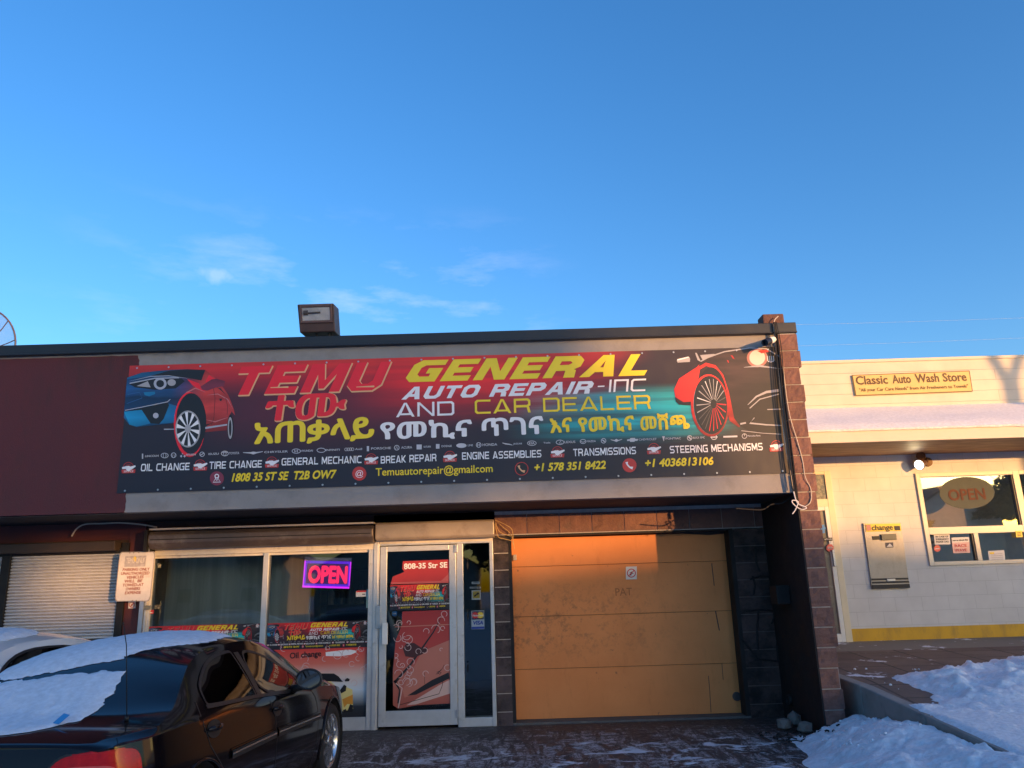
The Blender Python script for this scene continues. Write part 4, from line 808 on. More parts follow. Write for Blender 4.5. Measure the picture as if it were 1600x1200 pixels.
# flat poster builder
def poster(name, label, pts, Y, m):
    o_ = at(*pts[0], Y); me_pts = [(at(*q, Y).x-o_.x, at(*q, Y).z-o_.z) for q in pts]
    o = MB().prism([(x, 0, z) for x, z in me_pts], (0, .001, 0)).build(name, m); o.location = o_; tag(o, label, 'poster'); return o, Plane(Y, o_)
def vgrad(name, stops, z0, z1):
    m = gmat(name, stops, z0, z1)
    for l in list(m.node_tree.links):
        if l.from_socket.name == 'X': sep = l.from_node; to = l.to_socket; m.node_tree.links.remove(l); m.node_tree.links.new(sep.outputs['Z'], to)
    return m
zz0 = at(500, 1118, YI).z-at(500, 1010, YI).z
og = vgrad('print_oil_poster', [(0, (.02, .02, .025)), (.12, (.03, .035, .045)), (.36, (.55, .64, .7)), (.55, (.66, .55, .5)), (.75, (.66, .16, .11)), (1, (.68, .03, .025))], zz0, 0)
op_, OP = poster('oil_change_poster', 'red to grey oil change poster with bubbles and yellow car in the right window', [(416, 1013), (580, 1008), (577, 1122), (413, 1126)], YW+.017, og)
add_text('Oil change', OP, (453, 1029), (502, 1025), 9, DRK, op_, -.003, 'plain', 0, .02)
add_shape([stroke([(509, 1022), (530, 1021), (548, 1019), (556, 1018)], [6, 9, 8, 3])], OP, WHT, op_, -.003, 'white_smear')
BUB = pr_('bubble', (.62, .45, .42))
rb_ = random.Random(5)
for k in range(26):
    x, y = rb_.uniform(425, 576), rb_.uniform(1012, 1068); r_ = rb_.uniform(2.5, 6.5); a0 = rb_.uniform(0, 360)
    add_shape([stroke(ell(x, y, r_, r_, 14, 0, a0, a0+rb_.uniform(190, 330)), [.3]+[.9]*13+[.3])], OP, BUB, op_, -.003-.0001*k, 'bubble')
YC1, YC2 = pr_('car_yellow', (.68, .58, .22)), pr_('car_orange', (.62, .26, .03))
def q2(*pts): return [(280+x/5.333, 980+y/5.333) for x, y in pts]
add_shape([q2((1140, 450), (1250, 440), (1340, 520), (1400, 500), (1445, 520), (1450, 680), (1370, 700), (1280, 690), (1140, 600))], OP, YC1, op_, -.006, 'pictured_car'); add_shape([q2((1360, 600), (1448, 560), (1448, 640), (1400, 640), (1375, 670))], OP, YC2, op_, -.0064, 'pictured_car')
add_shape([q2((1140, 385), (1290, 385), (1330, 410), (1365, 455), (1250, 450), (1140, 460))], OP, DRK, op_, -.0066, 'pictured_car'); add_shape([q2((1340, 525), (1375, 478), (1395, 490), (1390, 530), (1350, 552))], OP, DRK, op_, -.0068, 'pictured_car'); add_shape([q2((1380, 440), (1400, 422), (1422, 430), (1418, 450), (1385, 452))], OP, DRK, op_, -.0068, 'pictured_car')
add_shape([q2((1365, 690), (1390, 680), (1400, 705), (1425, 640), (1450, 650), (1445, 705), (1370, 710))], OP, DRK, op_, -.0069, 'pictured_car')
# door: two red car posters
def d6(*pts): return [(560+x*.3, 790+y*.3) for x, y in pts]
dr, DP = poster('red_hood_poster', 'torn red poster with the street number behind the top of the door glass', d6((232, 290), (490, 280), (486, 330), (470, 400), (168, 408), (180, 370), (240, 345), (228, 330)), YW-.029, pr_('poster_red', (.42, .03, .03)))
add_shape([d6((170, 400), (430, 392), (465, 360), (478, 330), (484, 336), (470, 402), (168, 410))], DP, pr_('poster_rose', (.50, .10, .09)), dr, -.003, 'pictured_bonnet')
add_text('808-35 Str SE', DP, (631, 889), (699, 886.5), 8.2, WHT, dr, -.004, 'plain', 0, .035, name='street_number')
YP2 = YW-.029
pg = vgrad('print_red_car', [(0, (.36, .08, .055)), (.3, (.48, .14, .10)), (.62, (.44, .05, .042)), (1, (.38, .022, .022))], at(660, 1105, YP2).z-at(629, 956, YP2).z, 0)
dp_, D2 = poster('red_car_poster', 'big red poster of a car nose with mirror and bubbles behind the lower door glass', d6((228, 552), (494, 542), (494, 760), (480, 1030), (300, 1040), (208, 1058), (180, 1040), (180, 860), (195, 700), (226, 625)), YP2, pg)
ROS, PAL = pr_('poster_salmon', (.50, .17, .12)), pr_('poster_pale', (.62, .42, .36))
add_shape([d6((330, 760), (475, 700), (478, 860), (420, 900), (350, 960), (240, 1000), (230, 960))], D2, ROS, dp_, -.0022, 'pictured_bonnet')
add_shape([d6((430, 930), (490, 900), (488, 975), (300, 1035), (250, 1040))], D2, PAL, dp_, -.0027, 'pictured_bumper')
add_shape([d6((255, 990), (380, 910), (470, 868), (475, 900), (390, 940), (300, 985))], D2, DRK, dp_, -.0032, 'pictured_grille')
for pts, w in ((((430, 585), (390, 660), (330, 745), (270, 830), (190, 920)), [2, 7, 9, 10, 14]), (((208, 1040), (420, 980), (436, 940), (440, 915)), 3), (((188, 910), (215, 960), (210, 1030)), [14, 6, 14]), (((345, 870), (345, 930)), 2)):
    add_shape([d6(*stroke(pts, w))], D2, DRK, dp_, -.0036, 'pictured_line')
add_shape([d6(*stroke([(190, 632), (494, 618)], 5))], D2, ROS, dp_, -.0034, 'pictured_line'); add_shape([d6(*stroke([(208, 1054), (228, 950), (195, 925)], 6))], D2, PAL, dp_, -.0038, 'pictured_line')
add_shape([d6((232, 745), (250, 718), (290, 715), (325, 738), (345, 745), (360, 735), (355, 760), (330, 775), (290, 792), (245, 785))], D2, pr_('poster_maroon', (.06, .015, .015)), dp_, -.0042, 'pictured_mirror')
for k in range(36):
    x, y = (rb_.uniform(195, 290), rb_.uniform(600, 930)) if k < 26 else (rb_.uniform(290, 480), rb_.uniform(560, 880)); r_ = rb_.uniform(7, 22); a0 = rb_.uniform(0, 360)
    add_shape([d6(*stroke(ell(x, y, r_, r_, 14, 0, a0, a0+rb_.uniform(190, 330)), [1]+[3]*13+[1]))], D2, BUB, dp_, -.0045-.0001*k, 'bubble')
for k in range(8):
    x, y = 415+rb_.uniform(-14, 28), 872+rb_.uniform(-30, 14); add_shape([d6(*stroke([(x, y), (x+rb_.uniform(6, 20), y-rb_.uniform(6, 25))], 2))], D2, DRK, dp_, -.0085, 'scribble')
def merge_children(root):
    """printed pieces of one kind and one ink become one mesh"""
    g = {}
    for c in list(root.children):
        if c.type == 'MESH' and not c.children and c.data.materials: g.setdefault((c.name.split('.')[0], c.data.materials[0].name), []).append(c)
    for (nm, mm), cs in g.items():
        if len(cs) < 2: continue
        bm = bmesh.new()
        for c in cs:
            n0 = len(bm.verts); bm.from_mesh(c.data); bm.verts.ensure_lookup_table()
        me = bpy.data.meshes.new(nm); bm.to_mesh(me); bm.free(); me.materials.append(MATS[mm])
        keep = cs[0]; keep.data = me
        for c in cs[1:]: bpy.data.objects.remove(c)
# ------------------------------------------------------------------ stickers and signs on the shop
def flat(name, label, cat, pts, Y, m, th=.002, group=None):
    o_ = at(*pts[0], Y); o = MB().prism([(at(*q, Y).x-o_.x, 0, at(*q, Y).z-o_.z) for q in pts], (0, th, 0)).build(name, m); o.location = o_
    tag(o, label, cat, group); return o, Plane(Y, o_)
paper = mat('paper_white', (.66, .64, .62), .7, 0, .05, 6)
redp = mat('sticker_red', (.50, .03, .03), .5, 0, .05)
yelp = mat('sticker_yellow', (.72, .52, .04), .5, 0, .05)
def no_smoking(label, cx, cy, w, h, Y, sk=0):
    o, PP = flat('no_smoking_sticker', label, 'sticker', [(cx-w, cy-h), (cx+w, cy-h-.5), (cx+w+sk, cy+h-.5), (cx-w+sk, cy+h)], Y, paper)
    r_ = min(w, h)*.82
    add_shape(ring(cx+sk/2, cy, r_, r_, r_*.2), PP, redp, o, -.002, 'ban_ring'); add_shape([stroke([(cx+sk/2-r_*.6, cy+r_*.6), (cx+sk/2+r_*.6, cy-r_*.6)], r_*.2)], PP, redp, o, -.0024, 'ban_ring')
    add_shape([stroke([(cx+sk/2-r_*.2, cy+r_*.5), (cx+sk/2+r_*.1, cy-r_*.3)], r_*.28)], PP, ink, o, -.0018, 'figure'); add_shape([stroke([(cx+sk/2-r_*.35, cy-r_*.1), (cx+sk/2+r_*.45, cy+.1*r_)], r_*.16)], PP, ink, o, -.0017, 'figure')
    return o
no_smoking('white no smoking sticker stuck on the orange garage door', 986.5, 895.5, 8.5, 10, YG-.006)
no_smoking('small white no smoking sticker on the red pier below the parking sign', 206.5, 945, 5.6, 5.8, YW-.026, -.5)
# OPEN light box hung inside the right window
YO = YW+.10
ob = empty('open_sign', at(511, 920, YO), 'lit pink and purple open sign hanging inside the right shop window', 'sign')
def OB(q): p = at(q[0], q[1], YO); return (p.x-ob.location.x, p.z-ob.location.z)
def opr(name, pts, y, m, th=.01, bevel=0):
    o = MB().prism([(OB(q)[0], y, OB(q)[1]) for q in pts], (0, th, 0)).build(name, m, bevel=bevel); o.parent = ob; return o
neon_p = mat('glow_pink', (.5, .03, .12), .5, 0, 0, emit=(1, .02, .10), estr=.30); neon_m = mat('glow_magenta', (.3, .02, .4), .5, 0, 0, emit=(.7, .02, .9), estr=.32); neon_v = mat('glow_violet', (.1, .02, .4), .5, 0, 0, emit=(.10, .015, .6), estr=.26)
opr('housing', [(476, 871), (549, 872.5), (546, 919), (473, 917)], 0, mat('sign_back', (.03, .02, .05), .4, 0, 0, emit=(.06, .008, .13), estr=.16), .03)
opr('top_rail', [(477, 870.5), (550, 872), (549.5, 876.5), (476.5, 875.5)], -.012, mat('clear_rail', (.35, .33, .40), .4), .01)
opr('edge_glow', [(473, 915), (546, 917), (545.6, 919.8), (472.4, 917.8)], -.012, neon_m); opr('edge_glow', [(476.3, 876), (478, 876), (474.6, 915), (473.2, 915)], -.010, neon_m, .006); opr('edge_glow', [(547.6, 878), (549, 878), (546.3, 916), (545, 916)], -.010, neon_m, .006)
opr('violet_band', [(478, 876), (548, 877.5), (547.8, 881.5), (477.8, 880)], -.008, neon_v, .004); opr('violet_band', [(475, 911.5), (545.4, 913.5), (545, 917), (474.6, 915)], -.008, neon_v, .004); opr('violet_band', [(478, 880), (480.4, 880), (477.4, 912), (474.8, 912)], -.008, neon_v, .004); opr('violet_band', [(545, 881), (547.5, 881), (545.3, 914), (543, 914)], -.008, neon_v, .004)
OPl = lambda q: OB(q)
o = add_text('OPEN', OPl, (481, 909.5), (542.5, 910.5), 25, neon_p, ob, -.012, 'plain', 0, .05, name='glowing_letters')
YS = YW+.014
o, PP = flat('card_sticker', 'white sticker with a red band at the right edge of the shop window', 'sticker', [(556.5, 923), (572.5, 922.5), (572, 932), (556, 932.5)], YS, paper); add_shape([[(557, 923), (572.4, 922.4), (572.4, 925), (557, 925.6)]], PP, redp, o, -.002, 'red_band'); add_shape([stroke([(566, 928.5), (570.5, 928.3)], 1.4)], PP, ink, o, -.002, 'small_print')
o, PP = flat('strip_sticker', 'pale green and blue strip sticker beside the window frame, right of the white one', 'sticker', [(573, 921), (579.5, 920.7), (578.5, 949.5), (572, 950)], YS, mat('sticker_cyan', (.30, .50, .52), .5)); add_shape([[(572.6, 937), (579, 936.6), (578.5, 949.5), (572.2, 950)]], PP, mat('sticker_green', (.45, .52, .38), .5), o, -.002, 'green_part'); add_shape([stroke([(575, 942), (577, 944)], 1.5)], PP, ink, o, -.0025, 'small_print')
o, PP = flat('red_sticker', 'tiny red and white sticker at the left edge of the left shop window', 'sticker', [(231, 953.5), (240.5, 953), (240, 959), (230.5, 959.6)], YS, redp); add_shape([stroke([(232.5, 957.4), (238.5, 957)], 1.6)], PP, paper, o, -.002, 'white_mark')
o, PP = flat('blue_tag', 'tiny blue sticker at the left edge of the door glass', 'sticker', [(613, 955.5), (620.5, 955), (620, 962), (612.7, 962.5)], YS-.03, mat('sticker_blue', (.05, .22, .55), .5)); add_shape([stroke([(614.5, 959), (618.5, 958.8)], 1.5)], PP, paper, o, -.002, 'white_mark')
o, PP = flat('yellow_sticker', 'white sticker with a yellow square in the narrow side window', 'sticker', [(737, 922.5), (751, 922), (751, 936.8), (737, 937.3)], YS-.012, paper); add_shape([[(738.7, 924), (749.5, 923.6), (749.5, 934.5), (738.7, 935)]], PP, yelp, o, -.002, 'yellow_square'); add_shape([stroke([(741, 932), (744.5, 929), (748, 926.5)], [3, 2, 3.5])], PP, ink, o, -.0025, 'black_mark')
o, PP = flat('payment_sticker', 'white and blue payment card sticker in the narrow side window', 'sticker', [(736.5, 954.3), (756.5, 953.5), (757, 983), (736.8, 983.5)], YS-.012, paper)
add_shape([[(737.5, 955.3), (755.6, 954.6), (755.8, 967.5), (737.6, 968.2)]], PP, mat('sticker_navy', (.02, .035, .16), .5), o, -.002, 'dark_panel'); add_shape([ell(742.5, 961.5, 5, 5, 18)], PP, redp, o, -.0026, 'red_disc'); add_shape([ell(750.5, 961.2, 5, 5, 18)], PP, yelp, o, -.0024, 'yellow_disc'); add_text('MasterCard', PP, (738.6, 963), (754.5, 962.6), 2.6, paper, o, -.0032, 'plain', 0, .03)
add_text('VISA', PP, (739.5, 976), (755, 975.5), 5.6, mat('visa_blue', (.02, .05, .30), .5), o, -.0026, 'plain', .2, .04); add_shape([[(737, 979.4), (756.6, 978.7), (756.8, 982.4), (737, 983)]], PP, MATS['visa_blue'], o, -.0026, 'blue_band')
for y0, y1, xa, xb, lb in ((909, 912.6, 737, 749.5, 'upper'), (917, 919.6, 734, 751.5, 'lower')):
    o, PP = flat('label_strip', 'narrow grey paper label, %s of the two in the side window above the yellow sticker' % lb, 'sticker', [(xa, y0), (xb, y0-.3), (xb, y1-.3), (xa, y1)], YS-.012, mat('label_grey', (.45, .45, .43), .6))
    add_shape([stroke([(xa+2, (y0+y1)/2), (xb-2, (y0+y1)/2-.3)], .8)], PP, ink, o, -.002, 'small_print')
# parking sign
YPk = YW-.22
ps = empty('parking_sign', at(210, 940, YPk), 'weathered white parking only sign with faded red lettering left of the shop window', 'sign')
def PK(q): p = at(q[0], q[1], YPk); return (p.x-ps.location.x, p.z-ps.location.z)
def rounded(c4, r=.12, n=5):
    out = []
    for i in range(4):
        p0, p1, p2 = Vector(c4[i-1]), Vector(c4[i]), Vector(c4[(i+1) % 4]); a = p1+(p0-p1)*r*(.6 if i % 2 else 1); b_ = p1+(p2-p1)*r*(1 if i % 2 else .6)
        for k in range(n+1): t = k/n; out.append(tuple((1-t)**2*a+2*t*(1-t)*p1+t*t*b_))
    return out
c4 = [(187, 862.5), (243, 861.5), (234.5, 939.5), (179, 940)]
sgm = mat('old_enamel', (.62, .57, .53), .45, .0, .12, 5, dirt=(.40, .30, .26), dscale=9, dthr=(.55, .8))
o = MB().prism([(PK(q)[0], 0, PK(q)[1]) for q in rounded(c4)], (0, .006, 0)).build('sign_panel', sgm); o.parent = ps
rim = add_shape([rounded(c4), [(210.8+(x-210.8)*.955, 901+(y-901)*.968) for x, y in rounded(c4)]], PK, mat('sign_rim', (.30, .26, .24), .5), ps, -.0012, 'rim')
fade = mat('faded_red', (.30, .10, .075), .6, 0, .3, 30); fg = mat('faded_grey', (.40, .36, .36), .6, 0, .25, 30)
for i, (s, xa, xb) in enumerate((('PARKING ONLY', 191.5, 234), ('UNAUTHORIZED', 189, 233.5), ('VEHICLES', 198, 224.5), ('WILL  BE', 194.5, 222.5), ('TOWED-AT', 191.5, 224.5), ('OWNERS', 196.5, 219), ('EXPENSE', 195, 220.5))):
    y = 892.3+i*6.05; sk = -.0*i; add_text(s, PK, (xa, y), (xb, y-1.0), 4.4, fade, ps, -.0016, 'plain', .12, .025)
add_shape([[(196, 869), (229, 868), (227, 885), (194, 886)]], PK, fg, ps, -.0012, 'faded_patch'); add_text('TEMU ONLY', PK, (197, 880), (226, 879), 8, sgm, ps, -.0016, 'plain', 0, .02); add_shape([ell(211, 873.5, 2.4, 4, 12)], PK, yelp, ps, -.002, 'yellow_spot')
bk = MB()
for q in ((209, 863.8), (203, 864), (217, 863.5), (207, 938.5), (213, 938.3)): bk.lathe((PK(q)[0], -.001, PK(q)[1]), (0, -1, 0), [(0, .006), (.004, .005)], 8)
bk.build('bolts', brown_metal).parent = ps
w0 = at(232, 868, YPk); pst = MB(); pst.box(.06, .11, .007, .04, -.75, .66); pst.box(.06, .11, .04, .20, -.10, -.05); pst.box(.06, .11, .04, .20, .40, .45); pst.build('post', steel).parent = ps
# car aerial like antenna is on the black car; floodlight on the roof edge
YL = 8.72
fl = empty('roof_floodlight', at(497, 524, YL), 'bronze box floodlight standing unlit on the dark roof edge', 'floodlight')
p0, p1 = at(469, 476, YL), at(524, 519, YL); w_, h_ = p1.x-p0.x, p0.z-p1.z; cx_ = (p0.x+p1.x)/2; cz_ = (p0.z+p1.z)/2
bx = MB(); a = cx_-w_/2; c = cx_+w_/2; zb0, zt0 = cz_-h_/2, cz_+h_/2
yf_b, yf_t = YL-.02, YL-.13   # the face leans forward
bx.add([(a+.015, yf_b, zb0), (c-.0, yf_b, zb0), (c, YL+.28, zb0+.03), (a+.015, YL+.28, zb0+.03), (a, yf_t, zt0-.045), (c, yf_t, zt0-.045), (c-.02, YL+.22, zt0+.02), (a+.03, YL+.22, zt0+.02)], [(0, 3, 2, 1), (4, 5, 6, 7), (0, 1, 5, 4), (1, 2, 6, 5), (2, 3, 7, 6), (3, 0, 4, 7)])
bx.build('housing', brown_metal, fl, bevel=.012)
def ff(u, v, off): # point on the leaning face
    z = zb0+(zt0-.045-zb0)*v; y = yf_b+(yf_t-yf_b)*v; return (a+.008+(c-a-.008)*u, y-off, z)
dr_ = MB()
for u0, u1, v0, v1 in ((.05, .95, .86, .95), (.05, .95, .30, .38), (.05, .115, .38, .86), (.885, .95, .38, .86)):
    dr_.prism([ff(u0, v0, .0), ff(u1, v0, .0), ff(u1, v1, .0), ff(u0, v1, .0)], (0, -.022, .006))
dr_.build('lens_frame', mat('bronze_light', (.17, .095, .08), .45, .2, .15, 8), fl, bevel=.004)
MB().prism([ff(.11, .37, .004), ff(.89, .37, .004), ff(.89, .87, .004), ff(.11, .87, .004)], (0, .002, 0)).build('reflector', mat('reflector', (.80, .72, .66), .4, .0, .2, 9), fl)
tb = MB(); tb.tube([ff(.18, .66, .012), ff(.62, .68, .012)], .012, 8); tb.lathe(ff(.16, .68, .01), (1, 0, 0), [(0, .03), (.05, .03)], 12); tb.build('bulb', mat('dark_socket', (.08, .06, .05), .5), fl, smooth=True)
MB().prism([ff(.10, .36, .016), ff(.90, .36, .016), ff(.90, .88, .016), ff(.10, .88, .016)], (0, .002, 0)).build('lens', glass_mat('lamp_lens', (.97, .96, .95), 1.3), fl)
for px_ in (493, 512.5):
    q = at(px_, 520, YL); lg_ = MB(); lg_.tube([(q.x, YL+.05, zb0+.01), (q.x, YL+.05, 4.38)], .014, 8); lg_.lathe((q.x, YL+.05, 4.398), (0, 0, 1), [(0, .04), (.012, .04)], 12); lg_.build('leg', rubber, fl)
cb = MB(); q = at(518, 518, YL); cb.tube([(q.x-.02, YL+.06, zb0+.01), (q.x+.02, YL+.08, zb0-.05), (q.x+.07, YL+.10, 4.41)], .007, 6); cb.build('cable', rubber, fl)
# security camera by the pillar
sc = empty('security_camera', at(1207, 531, YF-.06), 'small white bullet security camera with dark hood above the right end of the banner', 'camera')
pa, pb_ = at(1207, 531, YF-.08), at(1190, 537.5, YF-.30)
d = (pb_-pa).normalized(); m_ = MB(); m_.lathe(pa-d*.03, d, [(0, .028), (.01, .038), (.13, .040), (.14, .034)], 18); m_.build('camera_body', white_pl, sc, smooth=True)
m_ = MB(); m_.lathe(pa+d*.10, d, [(0, .042), (.05, .043), (.13, .040), (.13, .03), (.09, .02)], 18); m_.build('hood', mat('camera_hood', (.015, .018, .03), .35), sc, smooth=True)
m_ = MB(); m_.tube([pa-d*.02, pa-d*.02+Vector((.03, .03, .02)), (xe-.02, YF-.0, pa.z+.02)], .014, 8); m_.build('bracket', white_pl, sc)
# cables down the pillar
def cable(name, label, pts, r, m, group=None, Y=None):
    path = [Vector(p) for p in pts]; fine_ = []
    for i in range(len(path)-1):
        p0 = path[max(i-1, 0)]; p1 = path[i]; p2 = path[i+1]; p3 = path[min(i+2, len(path)-1)]
        for k in range(6):
            t = k/6; fine_.append(.5*((2*p1)+(p2-p0)*t+(2*p0-5*p1+4*p2-p3)*t*t+(3*p1-p0-3*p2+p3)*t**3))
    fine_.append(path[-1]); c = path[0].copy()
    o = MB().tube([p-c for p in fine_], r, 6).build(name, m, smooth=True); o.location = c; tag(o, label, 'cable', group); return o
wire_w = mat('wire_cream', (.55, .47, .38), .6); wire_y = mat('wire_tan', (.50, .33, .14), .6)
def pl(pts, Y): return [at(x, y, Y) for x, y in pts]
for i, (dx, m, r) in enumerate(((0, rubber, .0065), (4, rubber, .006), (8, rubber, .005))):
    cable('cable', 'black cable of the bundle running down the corner between banner and block pillar', pl([(1209+dx*.5, 503), (1213+dx, 545), (1219+dx, 620), (1228+dx, 690), (1236+dx*.8, 750), (1242+dx*.5, 778)], YP-.035-.004*i), r, m, 'black cables down the pillar corner')
cable('cable', 'cream cable looping from the roof edge down along the right end of the banner', pl([(1216, 494), (1209, 505), (1212, 540), (1218, 600), (1225, 680), (1235, 740), (1239, 765)], YF-.05), .006, wire_w)
cable('cable', 'loose pale wire hanging in a curve down the face of the block pillar', pl([(1222, 560), (1232, 640), (1246, 690), (1254, 720), (1258, 745), (1267, 765), (1266, 785), (1254, 793)], YP-.03), .0055, wire_w)
cable('cable', 'white knotted cable ends dangling at the bottom corner of the fascia', pl([(1240, 768), (1246, 786), (1260, 793), (1252, 796), (1240, 788), (1238, 782), (1247, 784), (1243, 796), (1238, 803)], YP-.05), .006, mat('wire_white', (.68, .66, .66), .6))
cable('cable', 'thin dark wire sagging under the fascia near the pillar', pl([(1236, 776), (1222, 786), (1206, 788), (1192, 796), (1172, 796), (1150, 794)], YF+.15), .008, rubber)
for i, pts in enumerate(([(774, 812), (784, 822), (796, 832), (801, 842), (803, 852)], [(774, 815), (780, 830), (792, 836), (801, 838)], [(774, 818), (778, 838), (788, 842), (800, 846), (804, 858)], [(774, 813), (790, 820), (800, 828), (802, 846)])):
    cable('cable', 'tan wire of the loose tangle above the narrow block pier', pl(pts, YW-.05-.012*i), .004, wire_y, 'tan wires above the pier')
jb_ = MB(); p = at(804.5, 870, YW-.05); jb_.box(-.022, .022, -.02, .0, -.035, .035); o = jb_.build('switch_box', mat('switch_grey', (.42, .36, .32), .6), bevel=.005); o.location = (p.x, YG-.04, p.z); tag(o, 'small pale switch box on the left edge of the garage door frame', 'switch box')
cable('cable', 'pale conduit sagging under the fascia above the left shutters', pl([(112, 838), (120, 826), (134, 819), (160, 818), (190, 817), (225, 820), (245, 824)], YW-.14), .009, wire_w)
# satellite dish on the far roof, cut by the frame
pc = at(-46, 545, 11.0); dish = empty('satellite_dish', (pc.x, 11.0, 4.4), 'round mesh satellite dish on the roof at the left edge of the picture', 'satellite dish')
rr_ = (at(24, 540, 11.0)-pc).length; q = MB(); q.tube([(pc.x+rr_*math.cos(2*math.pi*k/48), 11.0, pc.z+rr_*math.sin(2*math.pi*k/48)) for k in range(49)], .014, 6, cap=False); q.build('rim', mat('dish_grey', (.10, .08, .10), .5), dish, smooth=True)
q = MB()
for k in range(12):
    a = 2*math.pi*(k+.35)/12; q.tube([(pc.x+t*rr_*math.cos(a), 11.0+.16*(1-t*t), pc.z+t*rr_*math.sin(a)) for t in (0, .25, .5, .75, 1)], .008, 5)
q.build('ribs', MATS['dish_grey'], dish)
def dm():
    m = bpy.data.materials.new('dish_mesh'); m.use_nodes = True; n = m.node_tree.nodes; l = m.node_tree.links; b = n['Principled BSDF']; b.inputs['Base Color'].default_value = (.25, .24, .27, 1)
    t = n.new('ShaderNodeBsdfTransparent'); x = n.new('ShaderNodeMixShader'); x.inputs[0].default_value = .35; l.new(t.outputs[0], x.inputs[1]); l.new(b.outputs[0], x.inputs[2]); l.new(x.outputs[0], n['Material Output'].inputs[0]); return m
MB().lathe((pc.x, 11.16, pc.z), (0, -1, 0), [(.16*t*t, max(rr_*t, .001)) for t in (0, .2, .4, .6, .8, .98)], 40, cap=False).build('mesh_bowl', dm(), dish, smooth=True)
q = MB(); q.tube([(pc.x, 11.1, pc.z), (pc.x, 11.3, pc.z-.3), (pc.x, 11.3, 4.4)], .04, 8); q.build('mast', steel, dish)
# broken block pieces at the pillar foot
for i, (cx, cy, s, lb) in enumerate(((1226, 1129, .085, 'grey broken concrete lump at the foot of the black wall, leftmost of three'), (1245, 1123, .09, 'grey upright concrete lump at the foot of the black wall, middle of three'), (1258, 1134, .085, 'grey leaning concrete lump nearest the front edge of the black wall'))):
    p = onz(cx, cy+9, .02); bm = bmesh.new(); bmesh.ops.create_icosphere(bm, subdivisions=1, radius=s*.9)
    for v in bm.verts: v.co = Vector((max(-.75*s, min(.75*s, v.co.x)), max(-.7*s, min(.7*s, v.co.y)), max(-.8*s, min((.6+.3*(i == 1))*s, v.co.z))))*1.1+Vector((0, 0, s*.8)); v.co += Vector((noise.noise(v.co*9+Vector((i, 0, 0))), noise.noise(v.co*8), 0))*.02
    me = bpy.data.meshes.new('concrete_lump'); bm.to_mesh(me); bm.free(); o = put('concrete_lump', me, mat('broken_concrete', (.17, .155, .14), .9, 0, .25, 14, bump=.5)); o.location = (min(p.x, xe-.12), p.y, gz(p.x, p.y)); o.rotation_euler = (0, 0, i*1.1); tag(o, lb, 'rubble')

# ------------------------------------------------------------------ car wash store on the right
wash = empty('car_wash_store', (7, YC, .62), 'low white block car wash store with snowy canopy roof and yellow base band', 'building')
WZ0 = at(1450, 1001, YC).z; yb = at(1450, 979, YC).z; sof = at(1400, 711, YC).z; WX0, WX1 = 3.75, 16.0
def course_mat(name, col, bw=.4064, bh=.2032, z0=0, gap=.004, dark=.72, bump=.25, x_off=0):
    m, n, l, b = nodes_of(name); b.inputs['Roughness'].default_value = .62; t = n.new('ShaderNodeTexCoord'); s = n.new('ShaderNodeSeparateXYZ'); l.new(t.outputs['Object'], s.inputs[0]); c = n.new('ShaderNodeCombineXYZ')
    ad = n.new('ShaderNodeMath'); ad.inputs[1].default_value = -z0+bh*20; l.new(s.outputs['Z'], ad.inputs[0]); ax = n.new('ShaderNodeMath'); ax.inputs[1].default_value = 20.3*bw+x_off; l.new(s.outputs['X'], ax.inputs[0]); l.new(ax.outputs[0], c.inputs[0]); l.new(ad.outputs[0], c.inputs[1])
    br_ = n.new('ShaderNodeTexBrick'); br_.inputs['Scale'].default_value = 1; br_.inputs['Brick Width'].default_value = bw; br_.inputs['Row Height'].default_value = bh; br_.inputs['Mortar Size'].default_value = gap; br_.inputs['Mortar Smooth'].default_value = .4
    br_.inputs['Color1'].default_value = (*col, 1); br_.inputs['Color2'].default_value = (*[x*.97 for x in col], 1); br_.inputs['Mortar'].default_value = (*[x*dark for x in col], 1); l.new(c.outputs[0], br_.inputs['Vector'])
    nz_ = n.new('ShaderNodeTexNoise'); nz_.inputs['Scale'].default_value = 3; nz_.inputs['Detail'].default_value = 7; l.new(t.outputs['Object'], nz_.inputs[0]); r = n.new('ShaderNodeMapRange'); r.inputs['From Min'].default_value = .3; r.inputs['From Max'].default_value = .7; r.inputs['To Min'].default_value = .9; r.inputs['To Max'].default_value = 1.05; l.new(nz_.outputs[0], r.inputs[0])
    v = n.new('ShaderNodeVectorMath'); v.operation = 'SCALE'; l.new(br_.outputs['Color'], v.inputs[0]); l.new(r.outputs[0], v.inputs['Scale']); l.new(v.outputs[0], b.inputs['Base Color'])
    bp = n.new('ShaderNodeBump'); bp.invert = True; bp.inputs['Strength'].default_value = bump; bp.inputs['Distance'].default_value = .01; l.new(br_.outputs['Fac'], bp.inputs['Height']); l.new(bp.outputs[0], b.inputs['Normal']); return m
zj = at(1440, 720+530/5, YC).z
wb = course_mat('white_blocks', (.60, .59, .58), z0=zj, dark=.80, bump=.35)
wxa, wxb, wza, wzb = at(1447, 810, YC).x-.06, at(1594, 810, YC).x+2.06, at(1500, 882.5, YC).z+.02, at(1500, 738, YC).z-.02
o = MB(); o.box(WX0, wxa, YC, YC+.2, yb, sof+.15); o.box(wxb, WX1, YC, YC+.2, yb, sof+.15); o.box(wxa, wxb, YC, YC+.2, yb, wza); o.box(wxa, wxb, YC, YC+.2, wzb, sof+.15); o.build('wall', wb, wash)
MB().box(WX0, WX1, YC-.006, YC+.2, -.3, yb+.0).build('yellow_band', mat('yellow_paint', (.60, .33, .015), .6, 0, .12, 4, dirt=(.34, .20, .04), dscale=5, dthr=(.52, .75), stretch=(1, 1, .35)), wash)
